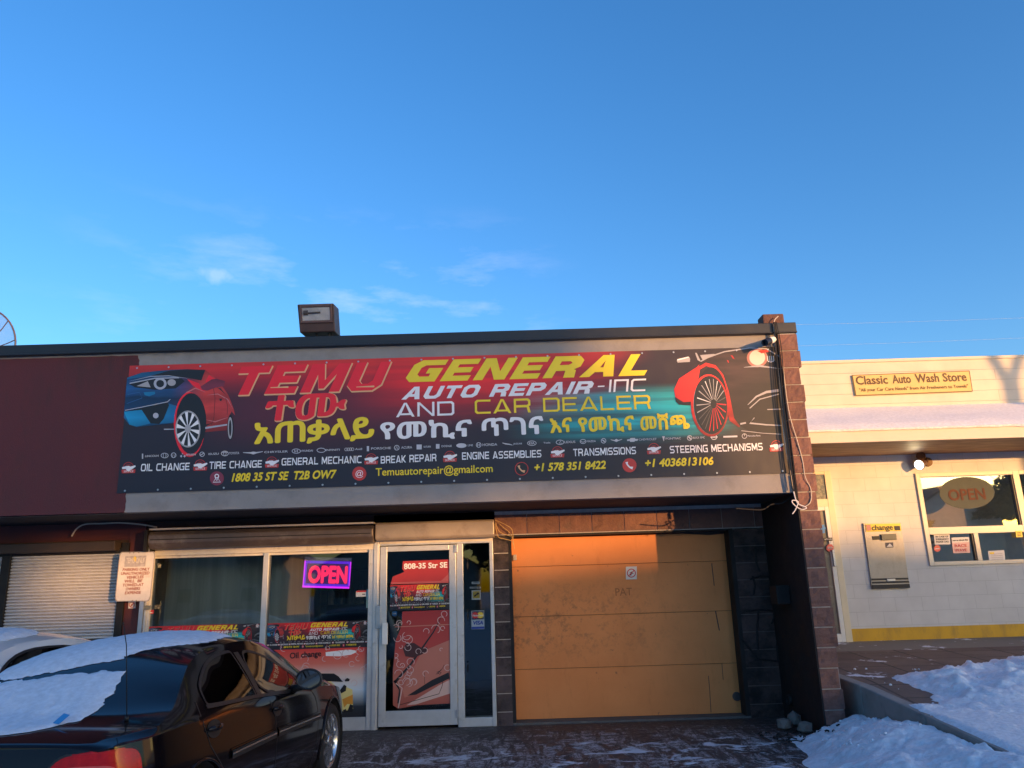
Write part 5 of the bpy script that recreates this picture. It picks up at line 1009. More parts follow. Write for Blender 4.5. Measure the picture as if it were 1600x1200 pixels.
MB().box(WX0, WX1, YC+3.5, YC+9, -.3, at(1300, 640, YC).z).build('back_walls', wb, wash)
# canopy: soffit, fascia board, snow-laden sloping roof, parapet of shiplap
zfb = sof-.0; YE = YC-.78
for _ in range(30):
    if at(1400, 688.5, YE).z < sof-.005: YE += .02
    else: YE -= .02
zf1 = at(1400, 668, YE).z
cn = MB(); cn.box(WX0, WX1, YE, YE+.04, zfb-.01, zf1); cn.build('fascia_board', mat('cream_board', (.60, .52, .42), .6, 0, .06, 3, dirt=(.5, .42, .34), dscale=6, dthr=(.62, .8)), wash, bevel=.004)
def wood():
    m, n, l, b = nodes_of('soffit_wood'); b.inputs['Roughness'].default_value = .6; t = n.new('ShaderNodeTexCoord'); mp_ = n.new('ShaderNodeMapping'); mp_.inputs['Rotation'].default_value = (0, 0, R(35)); mp_.inputs['Scale'].default_value = (1, 9, 1); l.new(t.outputs['Object'], mp_.inputs[0])
    a = n.new('ShaderNodeTexNoise'); a.inputs['Scale'].default_value = 3; a.inputs['Detail'].default_value = 7; l.new(mp_.outputs[0], a.inputs[0]); c = n.new('ShaderNodeValToRGB'); c.color_ramp.elements[0].position = .35; c.color_ramp.elements[0].color = (.16, .085, .05, 1); c.color_ramp.elements[1].position = .68; c.color_ramp.elements[1].color = (.40, .25, .15, 1); l.new(a.outputs[0], c.inputs[0]); l.new(c.outputs[0], b.inputs['Base Color']); return m
MB().box(WX0, WX1, YE+.04, YC-.001, sof, sof+.03).build('soffit', wood(), wash)
YPp = YC+.05; zpt = at(1400, 565, YPp).z; zsn = at(1400, 640, YPp).z
MB().add([(WX0, YE+.02, zf1-.02), (WX1, YE+.02, zf1-.02), (WX1, YPp, zsn-.10), (WX0, YPp, zsn-.10)], [(0, 1, 2, 3)]).build('canopy_roof', mat('roof_felt', (.06, .06, .065)), wash)
MB().box(WX0, WX1, YPp, YPp+.15, zsn-.15, zpt).build('parapet', course_mat('shiplap_cream', (.60, .53, .43), 40, (at(1400, 590, YPp).z-at(1400, 612, YPp).z)/1.35, zpt, .004, .62, .5), wash)
MB().box(WX0, WX1, YPp-.02, YPp+.20, zpt-.0, zpt+.05).build('parapet_cap', mat('cream_board', (.60, .52, .42)), wash, bevel=.006)
def rs(u, v):
    x = WX0+(WX1-WX0)*u; y = YE-.03+(YPp-YE+.03)*v; th = .055*(1-math.exp(-v*14))+.012*noise.noise(Vector((x*2.1, y*3, 0)))*min(v*6, 1)
    ex = .02*noise.noise(Vector((x*3.3, 7, 0)))*(1-v)
    return (x, y-ex*.5, zf1-.012+(zsn-zf1+.01)*v+th+(.008*noise.noise(Vector((x*5, 2, 1))) if v < .05 else 0))
rsn = MB().grid(rs, 160, 14)
rsn.grid(lambda u, v: (rs(u, 0)[0], rs(u, 0)[1]+.012*v, rs(u, 0)[2]-.022*v-.012*abs(noise.noise(Vector((u*60, 4, 0))))*v), 160, 2)
o = rsn.build('roof_snow', snow_mat('snow_roof', (.86, .84, .84), .25), smooth=True); tag(o, 'layer of snow lying on the sloping canopy of the car wash store', 'snow', kind='stuff')
# name board
brd, BPp = flat('name_board', 'old yellow name board on the cream parapet of the car wash store', 'sign', [(1331.5, 586), (1515, 579), (1520, 611.5), (1337, 618.5)], YPp-.03, mat('board_yellow', (.56, .40, .14), .55, 0, .15, 4, dirt=(.36, .24, .09), dscale=8, dthr=(.58, .8)), .025)
lbr = mat('board_brown', (.085, .04, .015), .6)
for s, xa, xb in (('Classic', 1338, 1388), ('Auto', 1395, 1424), ('Wash', 1431, 1468), ('Store', 1474, 1511)):
    add_text(s, BPp, (xa, 601-(xa-1338)*.036), (xb, 601-(xb-1338)*.036), 13, lbr, brd, -.002, 'plain', 0, .025)
add_text('"All your Car Care Needs" from Air Fresheners to Towels"', BPp, (1343, 612), (1513, 605.5), 5, lbr, brd, -.002, 'plain', 0, .012)
add_shape([[(1331.5, 586), (1515, 579), (1520, 611.5), (1337, 618.5)], [(1332.6, 587), (1514, 580.2), (1518.8, 610.6), (1338, 617.4)]], BPp, lbr, brd, -.0015, 'rim')
# door of the store, half hidden by the pillar
wd = empty('store_door', at(1290, 990, YC)); wd.parent = wash; wd.matrix_parent_inverse = wmat(wash).inverted()
cream = mat('cream_frame', (.66, .58, .42), .45, 0, .06, 5)
zd1, zd2, zd3 = at(1290, 737, YC).z, at(1290, 741, YC).z, at(1290, 790, YC).z; xdr = 5.03; xdl = xdr-1.05
fq = MB(); fq.box(xdr-.10, xdr, YC-.05, YC+.02, WZ0, zd1); fq.box(xdl, xdr-.1, YC-.05, YC+.02, zd1-.05, zd1); fq.box(xdl, xdr-.1, YC-.05, YC+.02, zd3-.02, zd3+.10); fq.box(xdl, xdl+.08, YC-.05, YC+.02, WZ0, zd1); fq.build('door_frame', cream, wd, bevel=.006)
lq = MB(); lq.box(xdr-.17, xdr-.105, YC-.06, YC-.0, WZ0+.02, zd3-.02); lq.box(xdl+.08, xdr-.17, YC-.06, YC-.0, WZ0+.02, WZ0+.14); lq.box(xdl+.08, xdr-.17, YC-.06, YC, zd3-.08, zd3-.02); lq.build('door_leaf', mat('white_frame', (.68, .67, .64), .45, 0, .06, 5), wd, bevel=.005)
MB().box(xdl+.08, xdr-.16, YC-.03, YC-.024, WZ0+.13, zd3-.07).build('door_glass', mat('door_film', (.20, .165, .12), .25, 0, .1, 3, dirt=(.12, .10, .08), dscale=4), wd)
MB().box(xdl+.08, xdr-.1, YC-.03, YC-.024, zd3+.09, zd1-.05).build('transom', mat('transom_glass', (.17, .155, .12), .2, 0, .5, 22), wd)
hq = MB(); q = at(1305, 862, YC); hq.box(xdr-.155, xdr-.115, YC-.10, YC-.06, q.z-.22, q.z+.03); hq.build('handle', steel, wd, bevel=.006)
o, PP = flat('red_sticker', 'round red sticker on the glass door of the car wash store', 'sticker', ell(1297, 856, 6, 6, 8, .39), YC-.066, mat('sticker_coral', (.60, .10, .08), .5)); add_text('STOP', PP, (1293.2, 857.6), (1300.8, 857.3), 3.2, paper, o, -.002, 'plain', 0, .03)
o, PP = flat('hours_sticker', 'small black sticker with pale print above the round red one on the store door', 'sticker', [(1286.5, 840.6), (1300.5, 840), (1301, 845), (1287, 845.6)], YC-.066, ink); add_text('OPEN 24H', PP, (1288, 844), (1299.5, 843.5), 2.4, paper, o, -.002, 'plain', 0, .03)
o, PP = flat('blue_sticker', 'blue vertical strip sticker high on the store door beside the pillar', 'sticker', [(1284.5, 820), (1288, 819.8), (1289, 833), (1285.4, 833.2)], YC-.066, mat('sticker_blue', (.05, .22, .55))); add_shape([[(1282, 824), (1290, 823.7), (1290, 827), (1282, 827.3)]], PP, MATS['sticker_blue'], o, -.001, 'blue_bar')
# change machine
YM = YC-.03
cm = empty('change_machine', at(1390, 918, YM), 'steel change machine set in the white wall with a yellow change header', 'change machine')
def CMp(q): p = at(q[0], q[1], YM); return (p.x-cm.location.x, p.z-cm.location.z)
class _CM:
    def __call__(s, q): return CMp(q)
CMP = _CM()
def cmr(name, pts, y, m, th=.01, bevel=.002):
    o = MB().prism([(CMp(q)[0], y, CMp(q)[1]) for q in pts], (0, th, 0)).build(name, m, bevel=bevel); o.parent = cm; return o
inox = mat('brushed_steel', (.30, .28, .26), .42, .45, .12, 4, dirt=(.21, .19, .17), dscale=3, dthr=(.5, .75))
cmr('face_plate', [(1349, 817.5), (1407.5, 816.5), (1421.5, 918.5), (1362.5, 920)], 0, inox, .028)
cmr('header', [(1351.5, 819), (1406.5, 818), (1408, 829.5), (1353, 831)], -.008, yelp, .007)
cmr('dark_slot', [(1396.5, 822), (1405.5, 821.8), (1406.6, 828.5), (1397.6, 828.8)], -.012, ink, .004); cmr('flag_mark', [(1352.6, 820), (1359.6, 819.8), (1361, 829), (1354, 829.4)], -.012, mat('flag_rose', (.42, .16, .14), .5), .004)
add_text('change', CMP, (1362, 828.6), (1395, 827.6), 8.4, ink, cm, -.0105, 'plain', 0, .02)
cmr('bill_slot', [(1362.5, 838), (1374, 837.4), (1375, 843.2), (1363.6, 843.8)], -.008, ink, .008); cmr('coin_box', [(1375.5, 835), (1399, 834), (1400, 843.4), (1376.8, 844.4)], -.03, mat('olive_plastic', (.09, .095, .075), .4), .03, .004)
cmr('decal', [(1383, 848), (1395.3, 847.4), (1396, 855.4), (1384, 856)], -.004, mat('decal_navy', (.03, .03, .06), .5), .004); add_shape([[(1385, 854.6), (1390, 849), (1395, 854.2)]], CMP, paper, cm, -.006, 'decal_mark')
cmr('tray_slot', [(1361, 904), (1419, 902.6), (1419.5, 905.4), (1361.5, 907)], -.006, ink, .006); cmr('tray_slot', [(1362, 909), (1420, 907.4), (1420.8, 910.4), (1362.5, 912)], -.006, ink, .006); cmr('tray_handle', [(1385, 904.5), (1398, 904.1), (1398.5, 908), (1385.6, 908.4)], -.02, steel, .02, .003); cmr('coin_tray', [(1361.8, 914), (1420.6, 912.4), (1421.6, 918.6), (1362.4, 920.2)], -.015, ink, .015)
# window of the store
sw = empty('store_window', at(1520, 880, YC)); sw.parent = wash; sw.matrix_parent_inverse = wmat(wash).inverted()
xa, xb2 = at(1447, 810, YC).x, at(1594, 810, YC).x; xb = xb2; zt_, zr1, zr0, zb0_ = at(1500, 738, YC).z, at(1500, 823, YC).z, at(1500, 834, YC).z, at(1500, 882.5, YC).z; xmm = at(1527, 855, YC).x
wf = MB(); t_ = .07
wf.box(xa-t_, xa, YC-.03, YC+.08, zb0_, zt_); wf.box(xa, xb, YC-.03, YC+.08, zt_-.06, zt_); wf.box(xa, xb, YC-.03, YC+.08, zr0, zr1); wf.box(xa, xb, YC-.03, YC+.08, zb0_, zb0_+.055); wf.box(xmm-.035, xmm+.035, YC-.025, YC+.08, zb0_+.055, zr0); wf.box(xb, xb+.10, YC-.03, YC+.08, zb0_, zt_)
wf.box(xb+.10, xb+2.0, YC-.03, YC+.08, zt_-.06, zt_); wf.box(xb+.1, xb+2, YC-.03, YC+.08, zb0_, zb0_+.055); wf.box(xb+.10, xb+2, YC-.025, YC+.08, zr0, zr1); wf.box(xb+2, xb+2.08, YC-.03, YC+.08, zb0_, zt_)
wf.build('frame', mat('white_frame_lit', (.68, .62, .50), .45, 0, .06, 5), sw, bevel=.004)  # white frame with warm sunlight put into its colour
jm = MB(); jm.box(xb-.022, xb-.001, YC-.015, YC+.06, zr1, zt_-.06); jm.box(xmm-.06, xmm-.036, YC-.01, YC+.06, zb0_+.06, zr0); jm.build('track', mat('bronze_track', (.05, .04, .03), .5), sw)
for bx_ in ((xa, xb, zr1, zt_-.06), (xa, xmm-.03, zb0_+.055, zr0), (xmm+.03, xb, zb0_+.055, zr0), (xb+.1, xb+2, zr1, zt_-.06), (xb+.1, xb+2, zb0_+.055, zr0)):
    MB().poly([(bx_[0], YC+.02, bx_[2]), (bx_[1], YC+.02, bx_[2]), (bx_[1], YC+.02, bx_[3]), (bx_[0], YC+.02, bx_[3])]).build('pane', wash_glass, sw)
MB().box(xa-.2, xb+2.2, YC+.55, YC+.6, .3, 3.4).build('room_back', mat('room_ochre', (.50, .40, .27), .9, 0, .2, 2), wash)  # back wall set close and pale to brighten the panes
YN = YC+.014
o, PP = flat('oval_sign', 'grey oval sign with faint red open lettering behind the car wash window', 'sign', ell(1511, 770, 43, 25, 40), YN, mat('oval_grey', (.10, .11, .10), .9, 0, .05, spec=.05), .004)
add_text('OPEN', PP, (1483, 782), (1541, 779.5), 17, mat('oval_red', (.13, .065, .05), .9, spec=.05), o, -.002, 'plain', 0, .03)
o, PP = flat('window_note', 'white printed note in the upper left corner of the lower store window', 'note', [(1459, 834.5), (1483.5, 833.5), (1485, 850.5), (1461, 851)], YN, paper)
for i, s in enumerate(('IN CASE OF', 'EMERGENCY', 'PLEASE CALL')): add_text(s, PP, (1462+i*.5, 840+i*4), (1482+i*.5, 839.3+i*4), 2.6, ink, o, -.002, 'plain', 0, .02)
o, PP = flat('window_note', 'pink handwritten note in the middle of the left sliding pane', 'note', [(1486.5, 840), (1514, 839), (1516, 863.5), (1489.5, 864.5)], YN, mat('note_pink', (.66, .42, .40), .6)); add_shape([[(1487, 840), (1514, 839), (1514.4, 847), (1487.6, 848)]], PP, paper, o, -.0014, 'white_top'); add_text('see us about the', PP, (1488.5, 845.5), (1512.5, 844.5), 2.6, ink, o, -.002, 'plain', 0, .02)
for i, s in enumerate(('RACE', 'WAVE')): add_text(s, PP, (1492, 855+i*7), (1511, 854.3+i*7), 4.5, mat('note_red', (.55, .10, .10), .6), o, -.002, 'plain', 0, .02)
o, PP = flat('round_sticker', 'round coral sticker at the left edge of the lower store window', 'sticker', ell(1464.5, 857, 5.2, 5.2, 16), YN, MATS['sticker_coral']); add_shape([stroke([(1461, 857.5), (1468, 857)], 1.2)], PP, paper, o, -.002, 'mark')
o, PP = flat('window_note', 'small white card standing low in the right sliding pane', 'note', [(1543.5, 861), (1569, 859.5), (1571, 876.5), (1546, 878)], YN, paper)
for i in range(4): add_shape([stroke([(1548+i*.4, 866+i*2.8), (1566+i*.4, 865+i*2.8)], .7)], PP, fg, o, -.002, 'small_print')
add_shape([[(1546, 863), (1553, 862.6), (1553.4, 865.4), (1546.4, 865.8)]], PP, yelp, o, -.0022, 'yellow_mark')
o, PP = flat('yellow_tag', 'yellow tag at the right end of the lower store window', 'sticker', [(1586.5, 829.5), (1596.5, 829), (1598, 839), (1588, 839.5)], YC-.036, yelp)
for i in range(3): add_shape([stroke([(1589+i*.3, 832.4+i*2.3), (1595+i*.3, 832+i*2.3)], 1)], PP, ink, o, -.002, 'small_print')
# lit flood lamp over the window
wl_ = empty('wall_floodlight', at(1446, 724, YC), 'lit white flood lamp on a brown bracket above the store window', 'floodlight')
ca, cb_ = at(1446, 722, YC-.06), at(1428, 730, YC-.26)
d = (cb_-ca).normalized(); q = MB(); q.lathe(ca, d, [(0, .02), (.03, .045), (.10, .055), (.20, .085), (.21, .08)], 20); q.build('lamp_shell', brown_metal, wl_, smooth=True)
q = MB(); q.lathe(ca+d*.195, d, [(0, .078), (.02, .07), (.035, .04), (.04, .001)], 20); q.build('lamp_lens', mat('lamp_white', (.9, .9, .9), .3, 0, 0, emit=(1, .93, .80), estr=2), wl_, smooth=True)
q = MB(); q.lathe(at(1449, 722, YC), (0, -1, 0), [(0, .075), (.03, .07), (.035, .04)], 18); q.tube([at(1449, 722, YC-.03), at(1448, 716, YC-.08), ca], .016, 8); c0 = at(1441, 715, YC-.10); d2 = Vector((-.55, -.75, .1)).normalized(); q.lathe(c0, d2, [(0, .02), (.02, .045), (.09, .05), (.12, .07)], 16); q.build('bracket', mat('rusty_bracket', (.12, .06, .025), .6, .2), wl_, smooth=True)
lp_ = bpy.data.lights.new('flood_lamp', 'SPOT'); lp_.energy = 1.6; lp_.color = (1, .78, .40); lp_.spot_size = R(140); lp_.spot_blend = .8; lp_.shadow_soft_size = .05; lo = bpy.data.objects.new('lamp_light', lp_); COL.objects.link(lo); lo.location = ca+d*.26; lo.rotation_euler = d.to_track_quat('-Z', 'Y').to_euler(); lo.parent = wl_; lo.matrix_parent_inverse = wmat(wl_).inverted()
# ------------------------------------------------------------------ raised walk, kerb wall and snow heaps
KX = 3.475
def deck_z(y): return np.interp(y, [2, 5.9, 8.6, 10.6, YC], [.10, .30, .50, .565, .625])
dk = MB().grid(lambda u, v: (KX+.13+(WX1-KX)*u, 1.5+(YC-.0-1.5)*v, deck_z(1.5+(YC-1.5)*v)), 30, 60)
def paver_mat():
    m, n, l, b = nodes_of('brick_paving'); b.inputs['Roughness'].default_value = .8; t = n.new('ShaderNodeTexCoord'); mp_ = n.new('ShaderNodeMapping'); mp_.inputs['Rotation'].default_value = (0, 0, R(4)); l.new(t.outputs['Object'], mp_.inputs[0])
    def nz_(sc, det): a = n.new('ShaderNodeTexNoise'); a.inputs['Scale'].default_value = sc; a.inputs['Detail'].default_value = det; a.inputs['Roughness'].default_value = .7; l.new(t.outputs['Object'], a.inputs[0]); return a.outputs[0]
    def rp(v, a, c):
        r = n.new('ShaderNodeMapRange'); r.clamp = True; r.inputs['From Min'].default_value = a; r.inputs['From Max'].default_value = c; l.new(v, r.inputs[0]); return r.outputs[0]
    k = n.new('ShaderNodeTexBrick'); k.inputs['Scale'].default_value = 1; k.inputs['Brick Width'].default_value = .62; k.inputs['Row Height'].default_value = .62; k.inputs['Mortar Size'].default_value = .016; k.offset = 0
    k.inputs['Color1'].default_value = (.125, .082, .07, 1); k.inputs['Color2'].default_value = (.16, .115, .095, 1); k.inputs['Mortar'].default_value = (.03, .024, .022, 1); l.new(mp_.outputs[0], k.inputs['Vector'])
    def mx(f, a, c):
        q = n.new('ShaderNodeMixRGB'); l.new(f, q.inputs[0]); l.new(a, q.inputs[1])
        if isinstance(c, tuple): q.inputs[2].default_value = (*c, 1)
        else: l.new(c, q.inputs[2])
        return q.outputs[0]
    c = mx(rp(nz_(3, 6), .4, .75), k.outputs['Color'], (.085, .062, .055))
    sp = n.new('ShaderNodeSeparateXYZ'); l.new(t.outputs['Object'], sp.inputs[0])
    edge = n.new('ShaderNodeMapRange'); edge.clamp = True; edge.inputs['From Min'].default_value = YC-1.1; edge.inputs['From Max'].default_value = YC-1.07; l.new(sp.outputs['Y'], edge.inputs[0])
    c = mx(edge.outputs[0], c, (.19, .17, .15)); c = mx(rp(nz_(2.6, 9), .60, .64), c, (.70, .72, .78)); l.new(c, b.inputs['Base Color'])
    bp = n.new('ShaderNodeBump'); bp.inputs['Strength'].default_value = .5; bp.inputs['Distance'].default_value = .012; l.new(nz_(16, 8), bp.inputs['Height']); l.new(bp.outputs[0], b.inputs['Normal']); return m
tag(dk.build('raised_walk', paver_mat(), smooth=True), kind='structure')
rnd2 = random.Random(4); y = YC-.05; i = 0
kb = empty('kerb_wall', (KX, 8, 0), 'low concrete kerb wall running forward from the block pillar, holding the raised walk', 'kerb')
while y > 2:
    L = 1.25; ya = y-L+.006; m_ = MB()
    m_.add([(KX, ya, -.25), (KX+.14, ya, -.25), (KX+.14, y, -.25), (KX, y, -.25), (KX+.012, ya, deck_z(ya)+.006), (KX+.14, ya, deck_z(ya)+.006), (KX+.14, y, deck_z(y)+.006), (KX+.012, y, deck_z(y)+.006)], [(0, 3, 2, 1), (4, 5, 6, 7), (0, 1, 5, 4), (1, 2, 6, 5), (2, 3, 7, 6), (3, 0, 4, 7)])
    m_.build('kerb_stone', concrete, kb, bevel=.014); y -= L; i += 1
def lump(x, y, s=0):
    v = Vector((x, y, s)); a = noise.noise(v*1.6)*.5+noise.noise(v*4.2)*.3; w = noise.voronoi(v*4.2+Vector((noise.noise(v*3), noise.noise(v*3+Vector((9, 0, 0))), 0))*.5)[0]; w2 = noise.voronoi(v*9.5)[0]; return a*.8+max(0, .42-w[0])*1.0+max(0, .35-w2[0])*.45+noise.noise(v*14)*.12+noise.noise(v*33)*.07-.12
def snow_heap(name, label, fn, x0, x1, y0, y1, base, nx=110, ny=110, stuff=False):
    """fn gives the depth of snow over base; cells without snow are left out"""
    m = MB(); H = np.zeros((nx+1, ny+1)); vs = []
    for i in range(nx+1):
        for j in range(ny+1):
            x = x0+(x1-x0)*i/nx; y = y0+(y1-y0)*j/ny; h = fn(x, y); H[i, j] = h; vs.append((x, y, base(x, y)+max(h, -.02)))
    fs = [(i*(ny+1)+j, (i+1)*(ny+1)+j, (i+1)*(ny+1)+j+1, i*(ny+1)+j+1) for i in range(nx) for j in range(ny) if max(H[i, j], H[i+1, j], H[i, j+1], H[i+1, j+1]) > 0]
    m.add(vs, fs); me = bpy.data.meshes.new(name); me.from_pydata(m.v, [], fs); bm = bmesh.new(); bm.from_mesh(me); bmesh.ops.delete(bm, geom=[v for v in bm.verts if not v.link_faces], context='VERTS'); bmesh.ops.recalc_face_normals(bm, faces=bm.faces); bm.to_mesh(me); bm.free()
    o = put(name, me, snow_m, smooth=True); c = Vector(((x0+x1)/2, (y0+y1)/2, base((x0+x1)/2, (y0+y1)/2))); offset_origin(o, c); tag(o, label, 'snow', kind='stuff'); return o
def ss(a, b, x): t = min(max((x-a)/(b-a), 0), 1); return t*t*(3-2*t)
def heap1(x, y):
    c = ss(2.6, 3.3, x+.35*(8.6-y)*.5+.25*noise.noise(Vector((x*2, y*2, 4))))*ss(8.78, 8.35, y+.15*noise.noise(Vector((x*4, 1, y))))
    return c*(.15+.10*ss(8.2, 7.2, y)+.10*ss(2.9, 3.4, x))+c*lump(x, y)*.11-.02
snow_heap('snow_bank', 'heap of blue-white snow against the kerb wall in front of the block pillar', heap1, 1.9, KX-.004, 4.0, 8.8, gz, 90, 200)
def heap2(x, y):
    s = x-KX; k = ss(8.1, 7.3, y); ridge = (ss(.10, .9, s)*(1-k)+ss(-.04, .12, s)*k)*ss(9.35, 8.5, y-.16*(x-4.2)+.25*noise.noise(Vector((x*1.5, y*1.5, 2))))
    front = ss(6.9, 7.9, y-.05*(x-4))
    return ridge*(.05+.02*k+.12*front*ss(.15, 1.1, s))+ridge*lump(x, y, 3)*.15*(.16+front)-.035
snow_heap('snow_bank', 'ridge of lumpy ploughed snow lying across the raised walk in front of the car wash store', heap2, KX+.015, 8.2, 3.4, 9.9, lambda x, y: float(deck_z(y)), 150, 200)


crm = MB()
for i in range(110):
    if i < 60: x, y = rnd2.uniform(2.8, 3.4), rnd2.uniform(6.9, 8.5); zz = gz(x, y)+max(heap1(x, y), 0)
    else: x, y = rnd2.uniform(3.7, 6.5), rnd2.uniform(7.6, 9.5); zz = float(deck_z(y))+max(heap2(x, y), 0)
    s = rnd2.uniform(.004, .016); crm.lathe((x, y, zz-s*.3), (rnd2.uniform(-.5, .5), rnd2.uniform(-.5, .5), 1), [(0, s*.6), (s*.5, s), (s*1.2, s*.8), (s*1.5, s*.2)], 6)
tag(crm.build('snow_crumbs', snow_m, smooth=True), 'loose crumbs of snow scattered over the heaps beside the pillar and on the raised walk', 'snow', kind='stuff')
# dirt and twigs at the pillar foot
tw = MB()
for i in range(40):
    x, y = rnd2.uniform(2.45, 3.15), rnd2.uniform(8.1, 8.75); a = rnd2.uniform(0, 6.3); L = rnd2.uniform(.03, .12); z = gz(x, y)+max(heap1(x, y), 0)+.008
    tw.tube([(x, y, z), (x+math.cos(a)*L*.5, y+math.sin(a)*L*.5, z+.008), (x+math.cos(a)*L, y+math.sin(a)*L, z)], rnd2.uniform(.004, .011), 5)
tag(tw.build('debris', mat('twig_black', (.02, .016, .014), .9)), 'dark twigs and dirt scattered over the edge of the snow at the pillar foot', 'debris', kind='stuff')
# faint power lines far behind the buildings
for i, (y0, y1, g) in enumerate(((507, 497, 'upper'), (541, 528, 'lower'))):
    cable('power_line', 'faint %s overhead power line in the sky above the car wash store' % g, [at(1150, y0+2, 60), at(1380, (y0+y1)/2+2, 60), at(1700, y1-4, 60)], .006, mat('line_grey', (.35, .36, .42), .6))
# ------------------------------------------------------------------ the other side of the street (seen mirrored in glass and paint; it throws the long evening shadows)
wall_far = mat('far_stucco', (.58, .43, .31), .85, 0, .12, 2); wall_far2 = mat('far_siding', (.36, .33, .30), .8, 0, .1, 2); roof_far = mat('far_shingle', (.07, .06, .055), .9, 0, .2, 4)
win_far = mat('far_pane', (.03, .035, .04), .1, 0, .1)
def house(name, label, x, y, w, d, he, hr, m, gable=True, cat='house', wins=2):
    h = empty(name, (x, y, 0), label, cat, 'buildings across the street')
    if gable:   # gable end faces the shops
        MB().prism([(x-w/2, y, -.3), (x+w/2, y, -.3), (x+w/2, y, he), (x, y, hr-.15), (x-w/2, y, he)], (0, -d, 0)).build('wall', m, h)
        rf = MB(); o = .35; k = (hr-he)/(w/2)
        rf.prism([(x-w/2-o, y+.3, he-o*k), (x, y+.3, hr), (x+w/2+o, y+.3, he-o*k), (x+w/2+o, y+.3, he-o*k-.16), (x, y+.3, hr-.18), (x-w/2-o, y+.3, he-o*k-.16)], (0, -d-.6, 0)); rf.build('roof', roof_far, h)
    else:
        MB().box(x-w/2, x+w/2, y-d, y, -.3, he).build('wall', m, h); MB().box(x-w/2-.2, x+w/2+.2, y-d-.2, y+.25, he, hr).build('roof', roof_far, h, bevel=.02)
    for i in range(wins):
        wx = x-w/2+w*(i+.5)/wins; f = MB(); f.box(wx-.65, wx+.65, y+.01, y+.05, 1.0, 2.2); fo = f.build('window', mat('far_frame', (.55, .53, .5), .6), h); MB().box(wx-.57, wx+.57, y+.05, y+.06, 1.08, 2.12).build('pane', win_far, fo)
    return h
def tree(label, x, y, h, rc, zc0, seed, n=2600, sx=1.0, cone=False):
    t = empty('street_tree', (x, y, 0), label, 'tree', 'trees across the street'); r = random.Random(seed); tk = MB(); tk.tube([(x, y, -.2), (x+.1, y, zc0*.6), (x-.05, y+.1, zc0+1), (x, y, h-.6)], [.24, .19, .14, .03], 10)
    cl = []
    for i in range(16):
        a = r.uniform(0, 6.28); z = zc0+.3+(h-zc0-1)*i/16; L = rc*r.uniform(.5, .9); e = Vector((x+math.cos(a)*L*sx, y+math.sin(a)*L, z+L*.35)); tk.tube([(x, y, z-.4), (x+math.cos(a)*L*.5*sx, y+math.sin(a)*L*.5, z), e], [.07, .04, .015], 6)
    tk.build('trunk', mat('bark', (.06, .045, .035), .9, 0, .2, 8), t)
    cr_ = MB(); cz = (zc0+h)/2; hz = (h-zc0)/2
    for i in range(n):
        while True:
            p = Vector((r.uniform(-1, 1), r.uniform(-1, 1), r.uniform(-1, 1)))
            if cone and math.hypot(p.x, p.y) < (1-p.z)*.5*(1+.25*noise.noise(Vector((p.z*9, p.x*3, seed)))): break
            if not cone and p.length < 1 and noise.noise(p*2.2+Vector((seed, 0, 0)))*.5+1-p.length > .12: break
        c = Vector((x+p.x*rc*sx, y+p.y*rc, cz+p.z*hz)); s = r.uniform(.16, .34); a = Vector((r.uniform(-1, 1), r.uniform(-1, 1), r.uniform(-1, 1))).normalized(); b = a.orthogonal().normalized(); q = a.cross(b)
        cr_.add([c-b*s, c+q*s*.5, c+b*s, c-q*s*.5], [(0, 1, 2, 3)])
    cr_.build('crown', mat('winter_leaves', (.055, .050, .028), .9, 0, .3, 2), t)
    return t

def street_lamp(label, x, y):
    t = empty('street_lamp', (x, y, 0), label, 'street lamp'); k = MB(); k.tube([(x, y, -.2), (x, y, 5.3)], [.14, .11], 12); k.build('pole', steel, t, smooth=True)
    for s in (-1, 1):
        k = MB(); k.tube([(x, y, 5.2), (x+s*.12, y, 5.5), (x+s*.32, y, 5.95), (x+s*.75, y, 6.6)], .075, 8); k.build('arm', steel, t, smooth=True); h_ = MB(); h_.box(x+s*.6, x+s*1.2, y-.14, y+.14, 6.6, 6.75); h_.build('lamp_head', brown_metal, t, bevel=.04)
# ------------------------------------------------------------------ cars
def pch(xs,ys):
    xs=np.array(xs,float);ys=np.array(ys,float);h=np.diff(xs);d=np.diff(ys)/h
    m=np.zeros(len(xs));m[0]=d[0];m[-1]=d[-1]
    for i in range(1,len(xs)-1):
        if d[i-1]*d[i]>0:
            w1=2*h[i]+h[i-1];w2=h[i]+2*h[i-1];m[i]=(w1+w2)/(w1/d[i-1]+w2/d[i])
    def f(x):
        x=min(max(x,xs[0]),xs[-1]);i=min(max(int(np.searchsorted(xs,x))-1,0),len(h)-1)
        t=(x-xs[i])/h[i];a=ys[i];b=ys[i+1]
        return float((2*t**3-3*t**2+1)*a+(t**3-2*t*t+t)*h[i]*m[i]+(-2*t**3+3*t*t)*b+(t**3-t*t)*h[i]*m[i+1])
    return f
zc=pch([-3.37,-3.36,-3.33,-3.28,-3.18,-3.05,-2.95,-2.7,-2.4,-2.15,-1.8,-1.4,-1.0,-.7,-.3,-.1,.2,.6,.85,.93],[.905,.915,.923,.931,.943,.957,.975,1.08,1.215,1.30,1.345,1.35,1.30,1.20,1.02,.945,.89,.79,.67,.5])
zb=pch([-3.37,-3.36,-3.33,-3.28,-3.14,-2.9,-2.4,-1.5,-.8,-.3,0,.4,.8,.93],[.88,.886,.892,.896,.90,.907,.90,.865,.845,.82,.79,.73,.62,.45])
Wd=pch([-3.37,-3.36,-3.33,-3.24,-3.1,-2.6,-1.5,-.5,0,.4,.7,.88,.93],[.66,.72,.775,.83,.865,.885,.89,.885,.87,.83,.74,.58,.45])
